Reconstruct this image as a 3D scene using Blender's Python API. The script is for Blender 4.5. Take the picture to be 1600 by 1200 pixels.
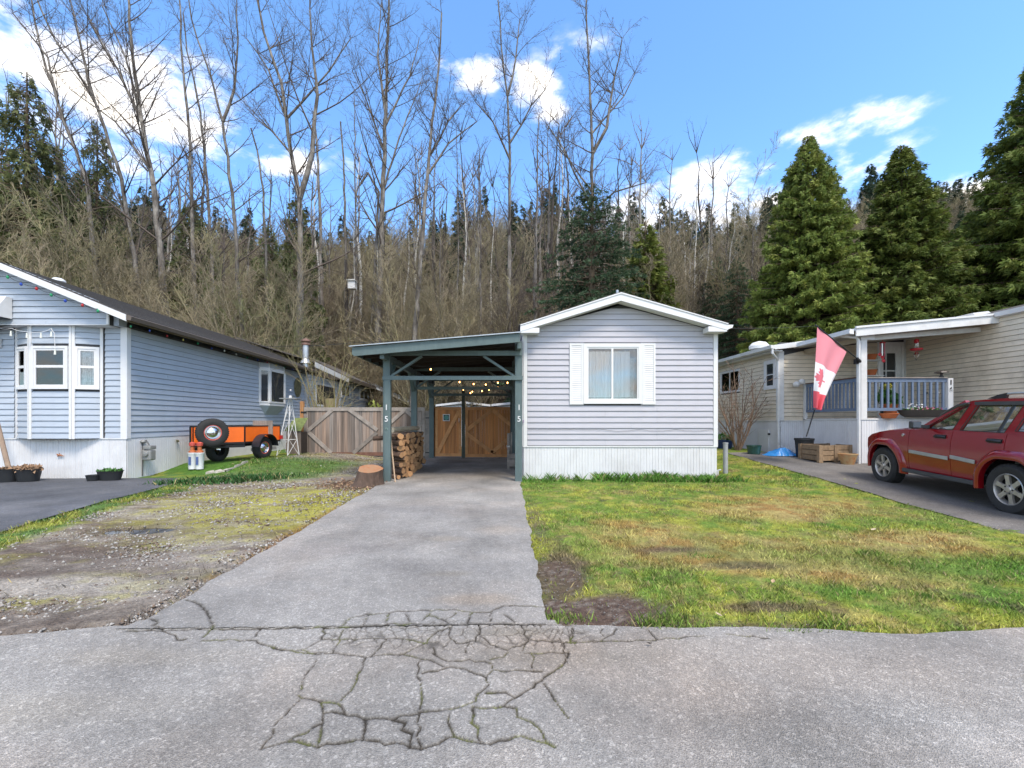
import bpy, math, random
import numpy as np
from mathutils import Vector, Matrix
R = math.radians
rnd = random.Random(7)
for o in list(bpy.data.objects): bpy.data.objects.remove(o)
SC = bpy.context.scene
COL = SC.collection

# ---------------------------------------------------------------- camera
F, CX, CY, EYE = 680.0, 785.0, 658.0, 1.35
cam_d = bpy.data.cameras.new('camera'); cam = bpy.data.objects.new('camera', cam_d); COL.objects.link(cam)
cam.location = (0, 0, EYE); cam.rotation_euler = (R(90), 0, 0)
cam_d.sensor_width = 36; cam_d.lens = F/1600*36
cam_d.shift_x = (800-CX)/1600; cam_d.shift_y = (CY-600)/1600
cam_d.clip_end = 2000; cam_d.clip_start = 0.05
SC.camera = cam
SC.view_settings.view_transform = 'Standard'; SC.view_settings.look = 'None'
SC.view_settings.gamma = 1; SC.view_settings.use_curve_mapping = False
SC.view_settings.exposure = 1.42
SC.cycles.max_bounces = 5; SC.cycles.diffuse_bounces = 3; SC.cycles.transparent_max_bounces = 6
SC.cycles.use_denoising = True

# ---------------------------------------------------------------- sun and sky
SUN_EL, SUN_AZ = 57, 152      # azimuth clockwise from +Y: high behind the camera, veiled by thin cloud
sd = bpy.data.lights.new('sun', 'SUN'); so = bpy.data.objects.new('sun', sd); COL.objects.link(so)
sd.energy = 1.5; sd.angle = R(16); sd.color = (1, 0.90, 0.77)
sv = Vector((math.sin(R(SUN_AZ))*math.cos(R(SUN_EL)), math.cos(R(SUN_AZ))*math.cos(R(SUN_EL)), math.sin(R(SUN_EL))))
so.rotation_euler = sv.to_track_quat('Z', 'Y').to_euler(); so.location = sv*40
W = bpy.data.worlds.new('World'); SC.world = W; W.use_nodes = True
nt = W.node_tree; N = nt.nodes; L = nt.links
bg = N['Background']; bg.inputs[1].default_value = 0.135
sky = N.new('ShaderNodeTexSky'); sky.sky_type = 'NISHITA'; sky.sun_disc = False
sky.sun_elevation = R(SUN_EL); sky.sun_rotation = R(SUN_AZ); sky.air_density = 1.0; sky.dust_density = 0.4; sky.ozone_density = 2.6
def wmath(op, a, b=None, c=None, clamp=False):
    n = N.new('ShaderNodeMath'); n.operation = op; n.use_clamp = clamp
    for i, v in enumerate((a, b, c)):
        if v is None: continue
        if isinstance(v, (int, float)): n.inputs[i].default_value = v
        else: L.new(v, n.inputs[i])
    return n.outputs[0]
tc = N.new('ShaderNodeTexCoord')
sep = N.new('ShaderNodeSeparateXYZ'); L.new(tc.outputs['Generated'], sep.inputs[0])
nz = N.new('ShaderNodeTexNoise'); nz.inputs['Scale'].default_value = 7.5; nz.inputs['Detail'].default_value = 7; nz.inputs['Roughness'].default_value = 0.6
mp = N.new('ShaderNodeMapping'); mp.inputs['Scale'].default_value = (1, 1, 2.2); L.new(tc.outputs['Generated'], mp.inputs[0]); L.new(mp.outputs[0], nz.inputs['Vector'])
total = None
# clouds standing in the sky: (photo x, photo y, half width, half height in radians of arc, density)
for (px, py, sx, sz, dn) in [(60,100,.22,.11,1.1),(150,150,.17,.11,.9),(270,175,.15,.10,1.1),(345,215,.10,.05,.9),(420,245,.10,.04,.8),(60,215,.2,.08,.7),
        (735,118,.075,.035,1.1),(835,152,.07,.05,1.15),(560,255,.05,.03,.6),(900,85,.10,.03,.6),
        (1355,192,.08,.03,1.05),(1300,208,.08,.025,.95),(1240,224,.06,.022,.9),(1150,275,.17,.045,.95),(1080,315,.24,.06,1.1),(1200,300,.14,.05,.95),(1340,265,.10,.045,.9),(1510,310,.12,.045,1.0),(1400,285,.09,.04,.8),
        (1570,145,.05,.015,.6),(1290,330,.3,.04,.7),(520,230,.03,.04,.6),(1000,345,.1,.04,.6),(1540,280,.08,.03,.6)]:
    d = Vector(((px-CX)/F, 1, (CY-py)/F)).normalized()
    v = N.new('ShaderNodeVectorMath'); v.operation = 'SUBTRACT'; L.new(tc.outputs['Generated'], v.inputs[0]); v.inputs[1].default_value = d
    v2 = N.new('ShaderNodeVectorMath'); v2.operation = 'MULTIPLY'; L.new(v.outputs[0], v2.inputs[0]); v2.inputs[1].default_value = (1/sx, 1/sx, 1/sz)
    v3 = N.new('ShaderNodeVectorMath'); v3.operation = 'LENGTH'; L.new(v2.outputs[0], v3.inputs[0])
    m = wmath('MULTIPLY', wmath('SUBTRACT', 1.35, v3.outputs['Value'], clamp=True), dn)
    total = m if total is None else wmath('MAXIMUM', total, m)
# unseen sky behind and overhead: heavy cloud added to soften and neutralise ambient light
nb = N.new('ShaderNodeTexNoise'); nb.inputs['Scale'].default_value = 2.0; nb.inputs['Detail'].default_value = 3; L.new(mp.outputs[0], nb.inputs['Vector'])
far = wmath('MAXIMUM', wmath('MULTIPLY_ADD', sep.outputs[1], -3, 0.5, clamp=True), wmath('MULTIPLY_ADD', sep.outputs[2], 5, -3.6, clamp=True))
back = wmath('MULTIPLY', far, wmath('MULTIPLY_ADD', nb.outputs[0], 5, -1.0, clamp=True))
total = wmath('MAXIMUM', total, back)
cm = wmath('ADD', wmath('MULTIPLY', total, .8), wmath('MULTIPLY_ADD', nz.outputs[0], 3.6, -2.1))
cm = wmath('MULTIPLY', cm, wmath('MULTIPLY', total, 1.6, clamp=True))
cr = N.new('ShaderNodeValToRGB'); L.new(cm, cr.inputs[0]); cr.color_ramp.interpolation = 'EASE'
cr.color_ramp.elements[0].position = 0.04; cr.color_ramp.elements[1].position = 1.35
hs = N.new('ShaderNodeHueSaturation'); L.new(sky.outputs[0], hs.inputs['Color']); hs.inputs['Saturation'].default_value = 1.0; hs.inputs['Value'].default_value = 1.0
tint = N.new('ShaderNodeMix'); tint.data_type = 'RGBA'; tint.blend_type = 'MULTIPLY'; tint.inputs[0].default_value = 1
L.new(hs.outputs[0], tint.inputs[6]); tint.inputs[7].default_value = (0.74, 0.97, 1.12, 1)
mx = N.new('ShaderNodeMix'); mx.data_type = 'RGBA'; L.new(cr.outputs[0], mx.inputs[0]); L.new(tint.outputs[2], mx.inputs[6])
mx.inputs[7].default_value = (5.6, 5.25, 4.8, 1)
L.new(mx.outputs[2], bg.inputs[0])

# ---------------------------------------------------------------- helpers
def P(px, py, Y): return Vector(((px-CX)/F*Y, Y, EYE+(CY-py)*Y/F))
def G(px, py): Y = F*EYE/(py-CY); return ((px-CX)/F*Y, Y)
def s2l(c):
    c = c/255
    return c/12.92 if c <= .04045 else ((c+.055)/1.055)**2.4
def rgb(r, g, b, k=1.0): return (s2l(r)*k, s2l(g)*k, s2l(b)*k)
def sstep(x, a, b): t = np.clip((x-a)/(b-a), 0, 1); return t*t*(3-2*t)
def hgt(x, y):
    x = np.asarray(x, float); y = np.asarray(y, float)
    z = .20*sstep(y, 10.9, 12.6)*sstep(-x, 3.6, 6.8)
    z = z + np.clip((y-7)/6.6, 0, 1.15)*.35*sstep(x, 5.0, 7.5)
    return z
def H(x, y): return float(hgt(x, y))
_perm = np.random.RandomState(3).rand(256, 256)
def vnoise(x, y, s):
    x = np.asarray(x)*s; y = np.asarray(y)*s
    xi = np.floor(x).astype(int); yi = np.floor(y).astype(int); fx = x-xi; fy = y-yi
    fx = fx*fx*(3-2*fx); fy = fy*fy*(3-2*fy)
    g = lambda a, b: _perm[a % 256, b % 256]
    return (g(xi, yi)*(1-fx)+g(xi+1, yi)*fx)*(1-fy)+(g(xi, yi+1)*(1-fx)+g(xi+1, yi+1)*fx)*fy
def fbm(x, y, s, o=4, rough=.5):
    t = 0; a = 1; n = 0
    for i in range(o):
        t = t+a*vnoise(np.asarray(x)+17.3*i, np.asarray(y)-9.1*i, s*2**i); n += a; a *= rough
    return t/n

MATS = {}
def mat(name, col, rough=.7, metal=0, var=.12, vs=6, bump=0, bs=60, col2=None, stretch=(1, 1, 1), attr=None, trans=0, emit=None, coat=0, spec=.5, objvar=0, objcol=None, detail=5, dist=.004, wear=0):
    if name in MATS: return MATS[name]
    m = bpy.data.materials.new(name); MATS[name] = m; m.use_nodes = True
    nt = m.node_tree; N = nt.nodes; L = nt.links; b = N['Principled BSDF']
    b.inputs['Roughness'].default_value = rough; b.inputs['Metallic'].default_value = metal
    b.inputs['Specular IOR Level'].default_value = spec
    if coat: b.inputs['Coat Weight'].default_value = coat; b.inputs['Coat Roughness'].default_value = .04
    if trans: b.inputs['Transmission Weight'].default_value = trans
    tc = N.new('ShaderNodeTexCoord'); mp = N.new('ShaderNodeMapping'); mp.inputs['Scale'].default_value = stretch
    L.new(tc.outputs['Object'], mp.inputs[0])
    if attr:
        a = N.new('ShaderNodeAttribute'); a.attribute_name = attr; base = a.outputs['Color']
    else:
        a = N.new('ShaderNodeRGB'); a.outputs[0].default_value = (*col, 1); base = a.outputs[0]
    if var or col2:
        nz = N.new('ShaderNodeTexNoise'); nz.inputs['Scale'].default_value = vs; nz.inputs['Detail'].default_value = detail; nz.inputs['Roughness'].default_value = .62
        L.new(mp.outputs[0], nz.inputs['Vector'])
        if objvar:
            oi = N.new('ShaderNodeObjectInfo'); ad = N.new('ShaderNodeVectorMath'); L.new(mp.outputs[0], ad.inputs[0])
            sc = N.new('ShaderNodeVectorMath'); sc.operation = 'SCALE'; sc.inputs[0].default_value = (37, 91, 53); L.new(oi.outputs['Random'], sc.inputs['Scale'])
            L.new(sc.outputs[0], ad.inputs[1]); L.new(ad.outputs[0], nz.inputs['Vector'])
        if col2:
            mr = N.new('ShaderNodeMapRange'); L.new(nz.outputs[0], mr.inputs[0]); mr.inputs[1].default_value = .38; mr.inputs[2].default_value = .66
            mx = N.new('ShaderNodeMix'); mx.data_type = 'RGBA'; L.new(mr.outputs[0], mx.inputs[0]); L.new(base, mx.inputs[6]); mx.inputs[7].default_value = (*col2, 1); base = mx.outputs[2]
        if var:
            mr = N.new('ShaderNodeMapRange'); L.new(nz.outputs[0], mr.inputs[0]); mr.inputs[1].default_value = .3; mr.inputs[2].default_value = .7
            mr.inputs[3].default_value = 1-var; mr.inputs[4].default_value = 1+var
            mm = N.new('ShaderNodeVectorMath'); mm.operation = 'SCALE'; L.new(base, mm.inputs[0]); L.new(mr.outputs[0], mm.inputs['Scale']); base = mm.outputs[0]
    if objvar:
        oi = N.new('ShaderNodeObjectInfo'); mr = N.new('ShaderNodeMapRange'); L.new(oi.outputs['Random'], mr.inputs[0])
        mr.inputs[3].default_value = 1-objvar; mr.inputs[4].default_value = 1+objvar
        mm = N.new('ShaderNodeVectorMath'); mm.operation = 'SCALE'; L.new(base, mm.inputs[0]); L.new(mr.outputs[0], mm.inputs['Scale']); base = mm.outputs[0]
    if objcol:
        oi = N.new('ShaderNodeObjectInfo'); wn_ = N.new('ShaderNodeMath'); wn_.operation = 'FRACT'; ml = N.new('ShaderNodeMath'); ml.operation = 'MULTIPLY'; ml.inputs[1].default_value = 7.31; L.new(oi.outputs['Random'], ml.inputs[0]); L.new(ml.outputs[0], wn_.inputs[0])
        dv = N.new('ShaderNodeMix'); dv.data_type = 'RGBA'; dv.blend_type = 'MULTIPLY'; L.new(wn_.outputs[0], dv.inputs[0]); L.new(base, dv.inputs[6]); dv.inputs[7].default_value = (*objcol, 1); base = dv.outputs[2]
    if wear:   # blotchy grime, greenish brown
        wn = N.new('ShaderNodeTexNoise'); wn.inputs['Scale'].default_value = 1.3; wn.inputs['Detail'].default_value = 8; wn.inputs['Roughness'].default_value = .7
        ge = N.new('ShaderNodeNewGeometry'); L.new(ge.outputs['Position'], wn.inputs['Vector'])
        mr = N.new('ShaderNodeMapRange'); L.new(wn.outputs[0], mr.inputs[0]); mr.inputs[1].default_value = .48; mr.inputs[2].default_value = .75; mr.inputs[4].default_value = wear
        mx = N.new('ShaderNodeMix'); mx.data_type = 'RGBA'; L.new(mr.outputs[0], mx.inputs[0]); L.new(base, mx.inputs[6]); mx.inputs[7].default_value = (.16, .125, .075, 1); base = mx.outputs[2]
    L.new(base, b.inputs['Base Color'])
    if bump:
        bn = N.new('ShaderNodeTexNoise'); bn.inputs['Scale'].default_value = bs; bn.inputs['Detail'].default_value = 6; L.new(mp.outputs[0], bn.inputs['Vector'])
        bp = N.new('ShaderNodeBump'); bp.inputs['Strength'].default_value = bump; bp.inputs['Distance'].default_value = dist; L.new(bn.outputs[0], bp.inputs['Height']); L.new(bp.outputs[0], b.inputs['Normal'])
    if emit: b.inputs['Emission Color'].default_value = (*emit[0], 1); b.inputs['Emission Strength'].default_value = emit[1]
    return m

ORG = {}
def tag(o, label=None, cat=None, group=None, kind=None):
    if label: o['label'] = label
    if cat: o['category'] = cat
    if group: o['group'] = group
    if kind: o['kind'] = kind
    return o
def thing(name, label, cat, loc=(0, 0, 0), group=None, rz=0, local=False):
    o = bpy.data.objects.new(name, None); COL.objects.link(o); o.location = loc; o.rotation_euler = (0, 0, rz); o.empty_display_size = .1
    ORG[o] = Vector((0, 0, 0)) if local else Vector(loc)
    return tag(o, label, cat, group)
class MB:
    def __init__(s): s.v = []; s.f = []; s.mi = []; s.cur = 0
    def add(s, vs, fs):
        n = len(s.v); s.v += [tuple(v) for v in vs]; s.f += [tuple(n+i for i in f) for f in fs]; s.mi += [s.cur]*len(fs); return s
    def box(s, x0, x1, y0, y1, z0, z1, M=None):
        vs = [Vector(p) for p in ((x0,y0,z0),(x1,y0,z0),(x1,y1,z0),(x0,y1,z0),(x0,y0,z1),(x1,y0,z1),(x1,y1,z1),(x0,y1,z1))]
        if M: vs = [M @ v for v in vs]
        return s.add(vs, [(3,2,1,0),(4,5,6,7),(0,1,5,4),(1,2,6,5),(2,3,7,6),(3,0,4,7)])
    def bar(s, a, b, w, h, up=(0, 0, 1)):
        a = Vector(a); b = Vector(b); d = (b-a); ln = d.length; d.normalize(); up = Vector(up)
        if abs(d.dot(up)) > .98: up = Vector((0, 1, 0))
        x = d.cross(up).normalized(); y = x.cross(d)
        vs = []
        for p in (a, b):
            for (i, j) in ((-1,-1),(1,-1),(1,1),(-1,1)): vs.append(p+x*(i*w/2)+y*(j*h/2))
        return s.add(vs, [(0,1,2,3),(7,6,5,4),(0,4,5,1),(1,5,6,2),(2,6,7,3),(3,7,4,0)])
    def tube(s, pts, r, n=8, cap=True):
        pts = [Vector(p) for p in pts]; rr = r if isinstance(r, (list, tuple)) else [r]*len(pts)
        rings = []; ref = None
        for i, p in enumerate(pts):
            d = (pts[min(i+1, len(pts)-1)]-pts[max(i-1, 0)]).normalized()
            if ref is None: ref = d.orthogonal().normalized()
            x = (ref-d*ref.dot(d)).normalized(); ref = x; y = d.cross(x)
            rings.append([p+(x*math.cos(2*math.pi*k/n)+y*math.sin(2*math.pi*k/n))*rr[i] for k in range(n)])
        fs = []
        for i in range(len(pts)-1):
            for k in range(n): a = i*n+k; b = i*n+(k+1) % n; fs.append((a, b, b+n, a+n))
        if cap: fs.append(tuple(range(n))[::-1]); fs.append(tuple((len(pts)-1)*n+k for k in range(n)))
        return s.add([v for q in rings for v in q], fs)
    def lathe(s, prof, c=(0, 0, 0), n=24, axis='z', M=None):
        vs = []; c = Vector(c)
        for (r, h) in prof:
            for k in range(n):
                a = 2*math.pi*k/n; ca, sa = r*math.cos(a), r*math.sin(a)
                v = Vector((ca, sa, h)) if axis == 'z' else (Vector((ca, h, sa)) if axis == 'y' else Vector((h, ca, sa)))
                v = v+c
                vs.append(M @ v if M else v)
        fs = []
        for i in range(len(prof)-1):
            for k in range(n): a = i*n+k; b = i*n+(k+1) % n; fs.append((a, b, b+n, a+n))
        return s.add(vs, fs)
    def prism(s, poly, off, M=None):
        """poly: list of Vector, off: extrusion Vector"""
        poly = [Vector(p) for p in poly]; off = Vector(off); n = len(poly); vs = poly+[p+off for p in poly]
        if M: vs = [M @ v for v in vs]
        return s.add(vs, [tuple(range(n))[::-1], tuple(range(n, 2*n))]+[(i, (i+1) % n, n+(i+1) % n, n+i) for i in range(n)])
    def grid(s, rows):
        m = len(rows[0]); vs = [v for r in rows for v in r]
        return s.add(vs, [(i*m+j, i*m+j+1, (i+1)*m+j+1, (i+1)*m+j) for i in range(len(rows)-1) for j in range(m-1)])
    def sphere(s, c, r, n=8, sq=(1, 1, 1)):
        c = Vector(c); prof = [(max(1e-4, math.sin(math.pi*i/n))*r, -math.cos(math.pi*i/n)*r) for i in range(n+1)]
        vs = []
        for (a, h) in prof:
            for k in range(n): t = 2*math.pi*k/n; vs.append(c+Vector((a*math.cos(t)*sq[0], a*math.sin(t)*sq[1], h*sq[2])))
        return s.add(vs, [(i*n+k, i*n+(k+1) % n, (i+1)*n+(k+1) % n, (i+1)*n+k) for i in range(n) for k in range(n)])
    def mesh(s, name, mats, org=Vector((0, 0, 0)), smooth=False):
        me = bpy.data.meshes.new(name)
        me.from_pydata([(v[0]-org[0], v[1]-org[1], v[2]-org[2]) for v in s.v], [], s.f)
        if not isinstance(mats, (list, tuple)): mats = [mats]
        for m in mats: me.materials.append(m)
        if len(mats) > 1: me.polygons.foreach_set('material_index', s.mi)
        if smooth:
            me.polygons.foreach_set('use_smooth', [True]*len(me.polygons))
            try: me.set_sharp_from_angle(angle=R(smooth if smooth > 1 else 40))
            except Exception: pass
        me.update(); return me
    def build(s, name, mats, parent=None, smooth=False, bevel=0):
        """vertices are in world space unless the parent is a local thing"""
        if parent is not None: org = ORG[parent]
        else:
            if s.v:
                a = np.array(s.v); org = Vector(((a[:,0].min()+a[:,0].max())/2, (a[:,1].min()+a[:,1].max())/2, a[:,2].min()))
            else: org = Vector((0,0,0))
        me = s.mesh(name, mats, org, smooth)
        o = bpy.data.objects.new(name, me); COL.objects.link(o)
        if parent is not None: o.parent = parent; ORG[o] = org
        else: o.location = org; ORG[o] = org
        if bevel:
            b = o.modifiers.new('bevel', 'BEVEL'); b.width = bevel; b.segments = 2; b.limit_method = 'ANGLE'
        return o
def place(name, me, parent, loc, rot=(0, 0, 0), scale=(1, 1, 1)):
    """a piece sharing mesh data; loc in world (or in local space for a local thing)"""
    o = bpy.data.objects.new(name, me); COL.objects.link(o)
    if parent is not None: o.parent = parent; o.location = Vector(loc)-ORG[parent]; ORG[o] = Vector(loc)
    else: o.location = loc
    o.rotation_euler = rot; o.scale = scale
    return o
def copy_tree(o, parent=None, label=None, group=None):
    c = o.copy(); COL.objects.link(c); c.parent = parent
    if parent is not None: c.matrix_parent_inverse = o.matrix_parent_inverse
    if label: c['label'] = label
    if group: c['group'] = group
    for ch in o.children: copy_tree(ch, c)
    return c
def npmesh(name, verts, faces, mats, attr=None, smooth=False):
    """verts (n,3), faces (m,k) all the same size"""
    me = bpy.data.meshes.new(name); verts = np.ascontiguousarray(verts, np.float32); faces = np.ascontiguousarray(faces, np.int32)
    m, k = faces.shape
    me.vertices.add(len(verts)); me.vertices.foreach_set('co', verts.ravel())
    me.loops.add(m*k); me.loops.foreach_set('vertex_index', faces.ravel())
    me.polygons.add(m); me.polygons.foreach_set('loop_start', np.arange(0, m*k, k, dtype=np.int32))
    me.polygons.foreach_set('loop_total', np.full(m, k, np.int32))
    if smooth: me.polygons.foreach_set('use_smooth', np.ones(m, bool))
    if attr is not None:
        at = me.color_attributes.new('Col', 'FLOAT_COLOR', 'POINT')
        at.data.foreach_set('color', np.concatenate([attr, np.ones((len(attr), 1))], 1).astype(np.float32).ravel())
    for q in (mats if isinstance(mats, (list, tuple)) else [mats]): me.materials.append(q)
    me.update(); me.validate(); return me
def link(name, me, parent=None, loc=(0, 0, 0)):
    o = bpy.data.objects.new(name, me); COL.objects.link(o); o.location = loc
    if parent is not None: o.parent = parent
    return o
def gridmesh(name, X, Y, Z, m, attr=None, smooth=True):
    ny, nx = X.shape; v = np.stack([X, Y, Z], -1).reshape(-1, 3)
    i = np.arange(ny-1)[:, None]*nx+np.arange(nx-1)[None]; i = i.ravel()
    f = np.stack([i, i+1, i+nx+1, i+nx], 1)
    return npmesh(name, v, f, m, attr, smooth)
def text(s, size, m, parent, loc, rot=(R(90), 0, 0), depth=.006, name='house_number', bold=0):
    c = bpy.data.curves.new(name, 'FONT'); c.body = s; c.size = size; c.extrude = depth/2; c.align_x = 'CENTER'; c.align_y = 'CENTER'; c.offset = bold
    c.materials.append(m); tmp = bpy.data.objects.new(name+'_curve', c); me = bpy.data.meshes.new_from_object(tmp); bpy.data.objects.remove(tmp); me.name = name
    if not me.materials: me.materials.append(m)
    o = bpy.data.objects.new(name, me); COL.objects.link(o)
    if parent is not None: o.parent = parent; o.location = Vector(loc)-ORG[parent]
    else: o.location = loc
    o.rotation_euler = rot; return o
# ---------------------------------------------------------------- materials
LAV = mat('lavender_vinyl', (.44, .43, .465), .55, var=.05, vs=3, bump=.15, bs=90, stretch=(1, 1, 4))
BLU = mat('blue_vinyl', (.40, .445, .505), .5, var=.07, vs=2.5, bump=.15, bs=90, stretch=(1, 1, 4), wear=.12)
CRM = mat('cream_vinyl', (.70, .61, .48), .6, var=.08, vs=2.5, bump=.15, bs=90, stretch=(1, 1, 4), wear=.42)
WHT = mat('white_trim', (.68, .675, .67), .5, var=.03, vs=5, wear=.06)
OWH = mat('aged_white_paint', (.66, .655, .64), .6, var=.06, vs=5, wear=.3)
SKW = mat('white_skirting', (.66, .655, .66), .55, var=.06, vs=3, stretch=(1, 1, .3), wear=.22)
SHG = mat('roof_shingle', (.085, .075, .068), .9, var=.3, vs=30, bump=.5, bs=40, dist=.01, objvar=.12)
GUT = mat('brown_gutter', (.11, .085, .065), .5, var=.1)
GRN = mat('teal_paint', (.088, .125, .125), .65, var=.14, vs=9, bump=.2, bs=50, stretch=(1, 1, .4), objvar=.08)
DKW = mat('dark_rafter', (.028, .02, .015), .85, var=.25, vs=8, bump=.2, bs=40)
GWD = mat('weathered_wood', (.25, .215, .19), .85, var=.4, vs=14, bump=.4, bs=50, stretch=(1, 1, .08), objvar=.4, objcol=(.95, .78, .66))
GW2 = mat('weathered_brace', (.27, .235, .205), .85, var=.3, vs=14, bump=.4, bs=50, stretch=(.3, 1, .3), objvar=.2)
CED = mat('cedar_wood', (.54, .225, .07), .7, var=.35, vs=12, bump=.3, bs=50, stretch=(1, 1, .07), objvar=.2, objcol=(.75, .7, .65))
CE2 = mat('cedar_brace', (.52, .25, .095), .7, var=.25, vs=12, bump=.3, bs=50, stretch=(.3, 1, .3), objvar=.1)
ORW = mat('fresh_post', (.42, .20, .075), .7, var=.25, vs=14, stretch=(1, 1, .1))
DRK = mat('black_plastic', (.018, .019, .021), .5, var=.1)
BLK = mat('black_steel', (.012, .012, .013), .45, var=.05)
GLS = mat('dark_glass', (.03, .035, .04), .05, var=0, spec=.9)
GL2 = mat('smoked_glass', (.035, .04, .045), .04, var=0, spec=1.0)
CRN = mat('curtain', (.80, .79, .78), .9, var=.12, vs=5, stretch=(3, 3, .3))
LAC = mat('lace_curtain', (.62, .62, .61), .9, var=.35, vs=30)
STL = mat('galvanised', (.45, .46, .47), .4, metal=.7, var=.12, vs=10)
INT = mat('dark_backing', (.06, .06, .065), .9, var=.2)  # near-black wall cores put shade lines into siding gaps; also the room boxes
ORG_P = mat('orange_paint', (.85, .15, .012), .4, var=.05, wear=.05)
TYR = mat('tyre_rubber', (.022, .021, .021), .8, var=.2, vs=20, bump=.3, bs=60)
RIM = mat('alloy', (.42, .39, .36), .35, metal=.6, var=.15, vs=15)
CHR = mat('chrome', (.62, .62, .63), .18, metal=1, var=.03)
RED = mat('red_paint', (.23, .005, .010), .16, var=.04, vs=2, coat=.8, metal=.0)
BRN = mat('brown_stain', (.11, .05, .03), .85, var=.25, vs=8, stretch=(1, 1, .2))
DBL = mat('blue_rail_paint', (.13, .175, .255), .6, var=.12, vs=8, stretch=(1, 1, .3), objvar=.08)
WHP = mat('white_panel', (.7, .71, .72), .6, var=.05)
def glassmat(name, col=(.97, .97, .97), a=.06):
    if name in MATS: return MATS[name]
    m = bpy.data.materials.new(name); MATS[name] = m; m.use_nodes = True; nt = m.node_tree
    g = nt.nodes.new('ShaderNodeBsdfGlossy'); g.inputs['Roughness'].default_value = .02
    t = nt.nodes.new('ShaderNodeBsdfTransparent'); t.inputs[0].default_value = (*col, 1)
    fr = nt.nodes.new('ShaderNodeFresnel'); fr.inputs[0].default_value = 1.5
    ad = nt.nodes.new('ShaderNodeMath'); ad.operation = 'ADD'; ad.inputs[1].default_value = a; nt.links.new(fr.outputs[0], ad.inputs[0])
    x = nt.nodes.new('ShaderNodeMixShader'); nt.links.new(ad.outputs[0], x.inputs[0]); nt.links.new(t.outputs[0], x.inputs[1]); nt.links.new(g.outputs[0], x.inputs[2])
    nt.links.new(x.outputs[0], nt.nodes['Material Output'].inputs[0]); return m
CLR = glassmat('clear_glass')
CARG = glassmat('car_glass', (.75, .8, .8), .16)

# ---------------------------------------------------------------- ground
def ell(x, y, px, py, rx, ry, soft=.35):
    """soft ellipse on the ground centred on a photo pixel, radii in metres"""
    cx, cy = G(px, py); d = np.sqrt(((x-cx)/rx)**2+((y-cy)/ry)**2)
    d = d+(fbm(x, y, 2.2, 4, .6)-.5)*1.3
    return 1-sstep(d, 1-soft, 1+soft)
def lerp(c, col, w): return c*(1-w[..., None])+np.array(col)*w[..., None]
C_GRASS = (.135, .20, .035); C_LUSH = (.07, .16, .022); C_MOSS = (.33, .31, .05); C_STRAW = (.36, .27, .11); C_RUST = (.24, .11, .03)
C_DIRT = (.105, .072, .056); C_GRAV = (.285, .25, .21); C_MUD = (.10, .078, .065)
def lawn_col(x, y):
    c = np.zeros(np.shape(x)+(3,))+np.array(C_GRASS)
    c = lerp(c, C_MOSS, sstep(fbm(x+5, y, 1.7, 6, .8), .43, .62)*.62)
    c = lerp(c, C_STRAW, sstep(fbm(x-3, y+9, 2.4, 6, .8), .52, .68)*.5)
    c = lerp(c, C_LUSH, sstep(fbm(x+11, y+2, 1.5, 6, .8), .52, .68)*.6)
    c = lerp(c, C_DIRT, sstep(fbm(x+1, y+22, 4.5, 5, .75), .60, .70)*.55)
    for (px, py, rx, ry) in [(1080,855,1.1,.55),(1150,880,.8,.35),(1380,850,1.0,.5),(1250,790,1.3,.9),(1440,840,.7,.3),(1340,890,.9,.35),(1180,800,.8,.6),(1000,830,.6,.5)]:
        w = ell(x, y, px, py, rx, ry, .6); c = lerp(c, C_STRAW, w*.6); c = lerp(c, C_RUST, w*sstep(fbm(x, y, 5, 4), .48, .64)*.5)
    for (px, py, rx, ry) in [(1170,885,.35,.12),(1200,950,.3,.08),(1050,860,.35,.15),(880,880,.18,.45)]:
        c = lerp(c, C_DIRT, ell(x, y, px, py, rx, ry, .5)*.8)
    c = lerp(c, C_LUSH, ell(x, y, 1550, 890, .9, .35, .6)*.8)
    c = lerp(c, C_LUSH, ell(x, y, 1250, 870, 1.0, .35, .8)*.4)
    c = lerp(c, C_LUSH, sstep(y, 8.9, 9.8)*(x < 5.2)*.8)
    return c*(.55+.9*fbm(x, y, 9, 4, .75))[..., None]
def bare(x, y):
    w = ell(x, y, 925, 955, .52, .30, .28)
    w = np.maximum(w, ell(x, y, 870, 905, .22, .55, .4)*.9)
    w = np.maximum(w, ell(x, y, 1010, 968, .35, .12, .4)*.8)
    w = np.maximum(w, ell(x, y, 1190, 975, .8, .05, .6)*.7)
    w = np.maximum(w, ell(x, y, 840, 820, .10, 1.5, .5)*.6)
    return w
GM = mat('ground_cover', (.1, .1, .1), .95, var=.38, vs=38, bump=1.0, bs=55, attr='Col', dist=.03, spec=.15, detail=8)
MUDM = GM
def road_edge(x): # far edge of the road
    xs = [-30, -6.2, -3.2, -2.55, -2.3, .3, .9, 1.6, 2.6, 3.4, 5, 30]; ys = [2.40, 2.58, 2.68, 2.84, 2.86, 2.87, 2.84, 2.83, 2.74, 2.83, 2.9, 2.95]
    return np.interp(x, xs, ys)+(fbm(x, x*0+3, 1.6, 5, .6)-.5)*.10
def drive_l(y): return np.interp(y, [2.6, 2.9, 9.9, 12, 20], [-2.62, -2.40, -2.62, -2.7, -2.8])+(fbm(y*0+2, y, 3, 4, .6)-.5)*.08
def drive_r(y): return np.interp(y, [2.6, 2.9, 9.9, 20], [.29, .30, .40, .42])+(fbm(y*0+7, y, 3, 4, .6)-.5)*.09
def ldrive_r(y): return np.interp(y, [2, 5.25, 7.34, 9.4, 10.15], [-5.4, -6.05, -6.67, -7.0, -7.6])+(fbm(y*0+12, y, 2, 4, .6)-.5)*.10
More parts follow.
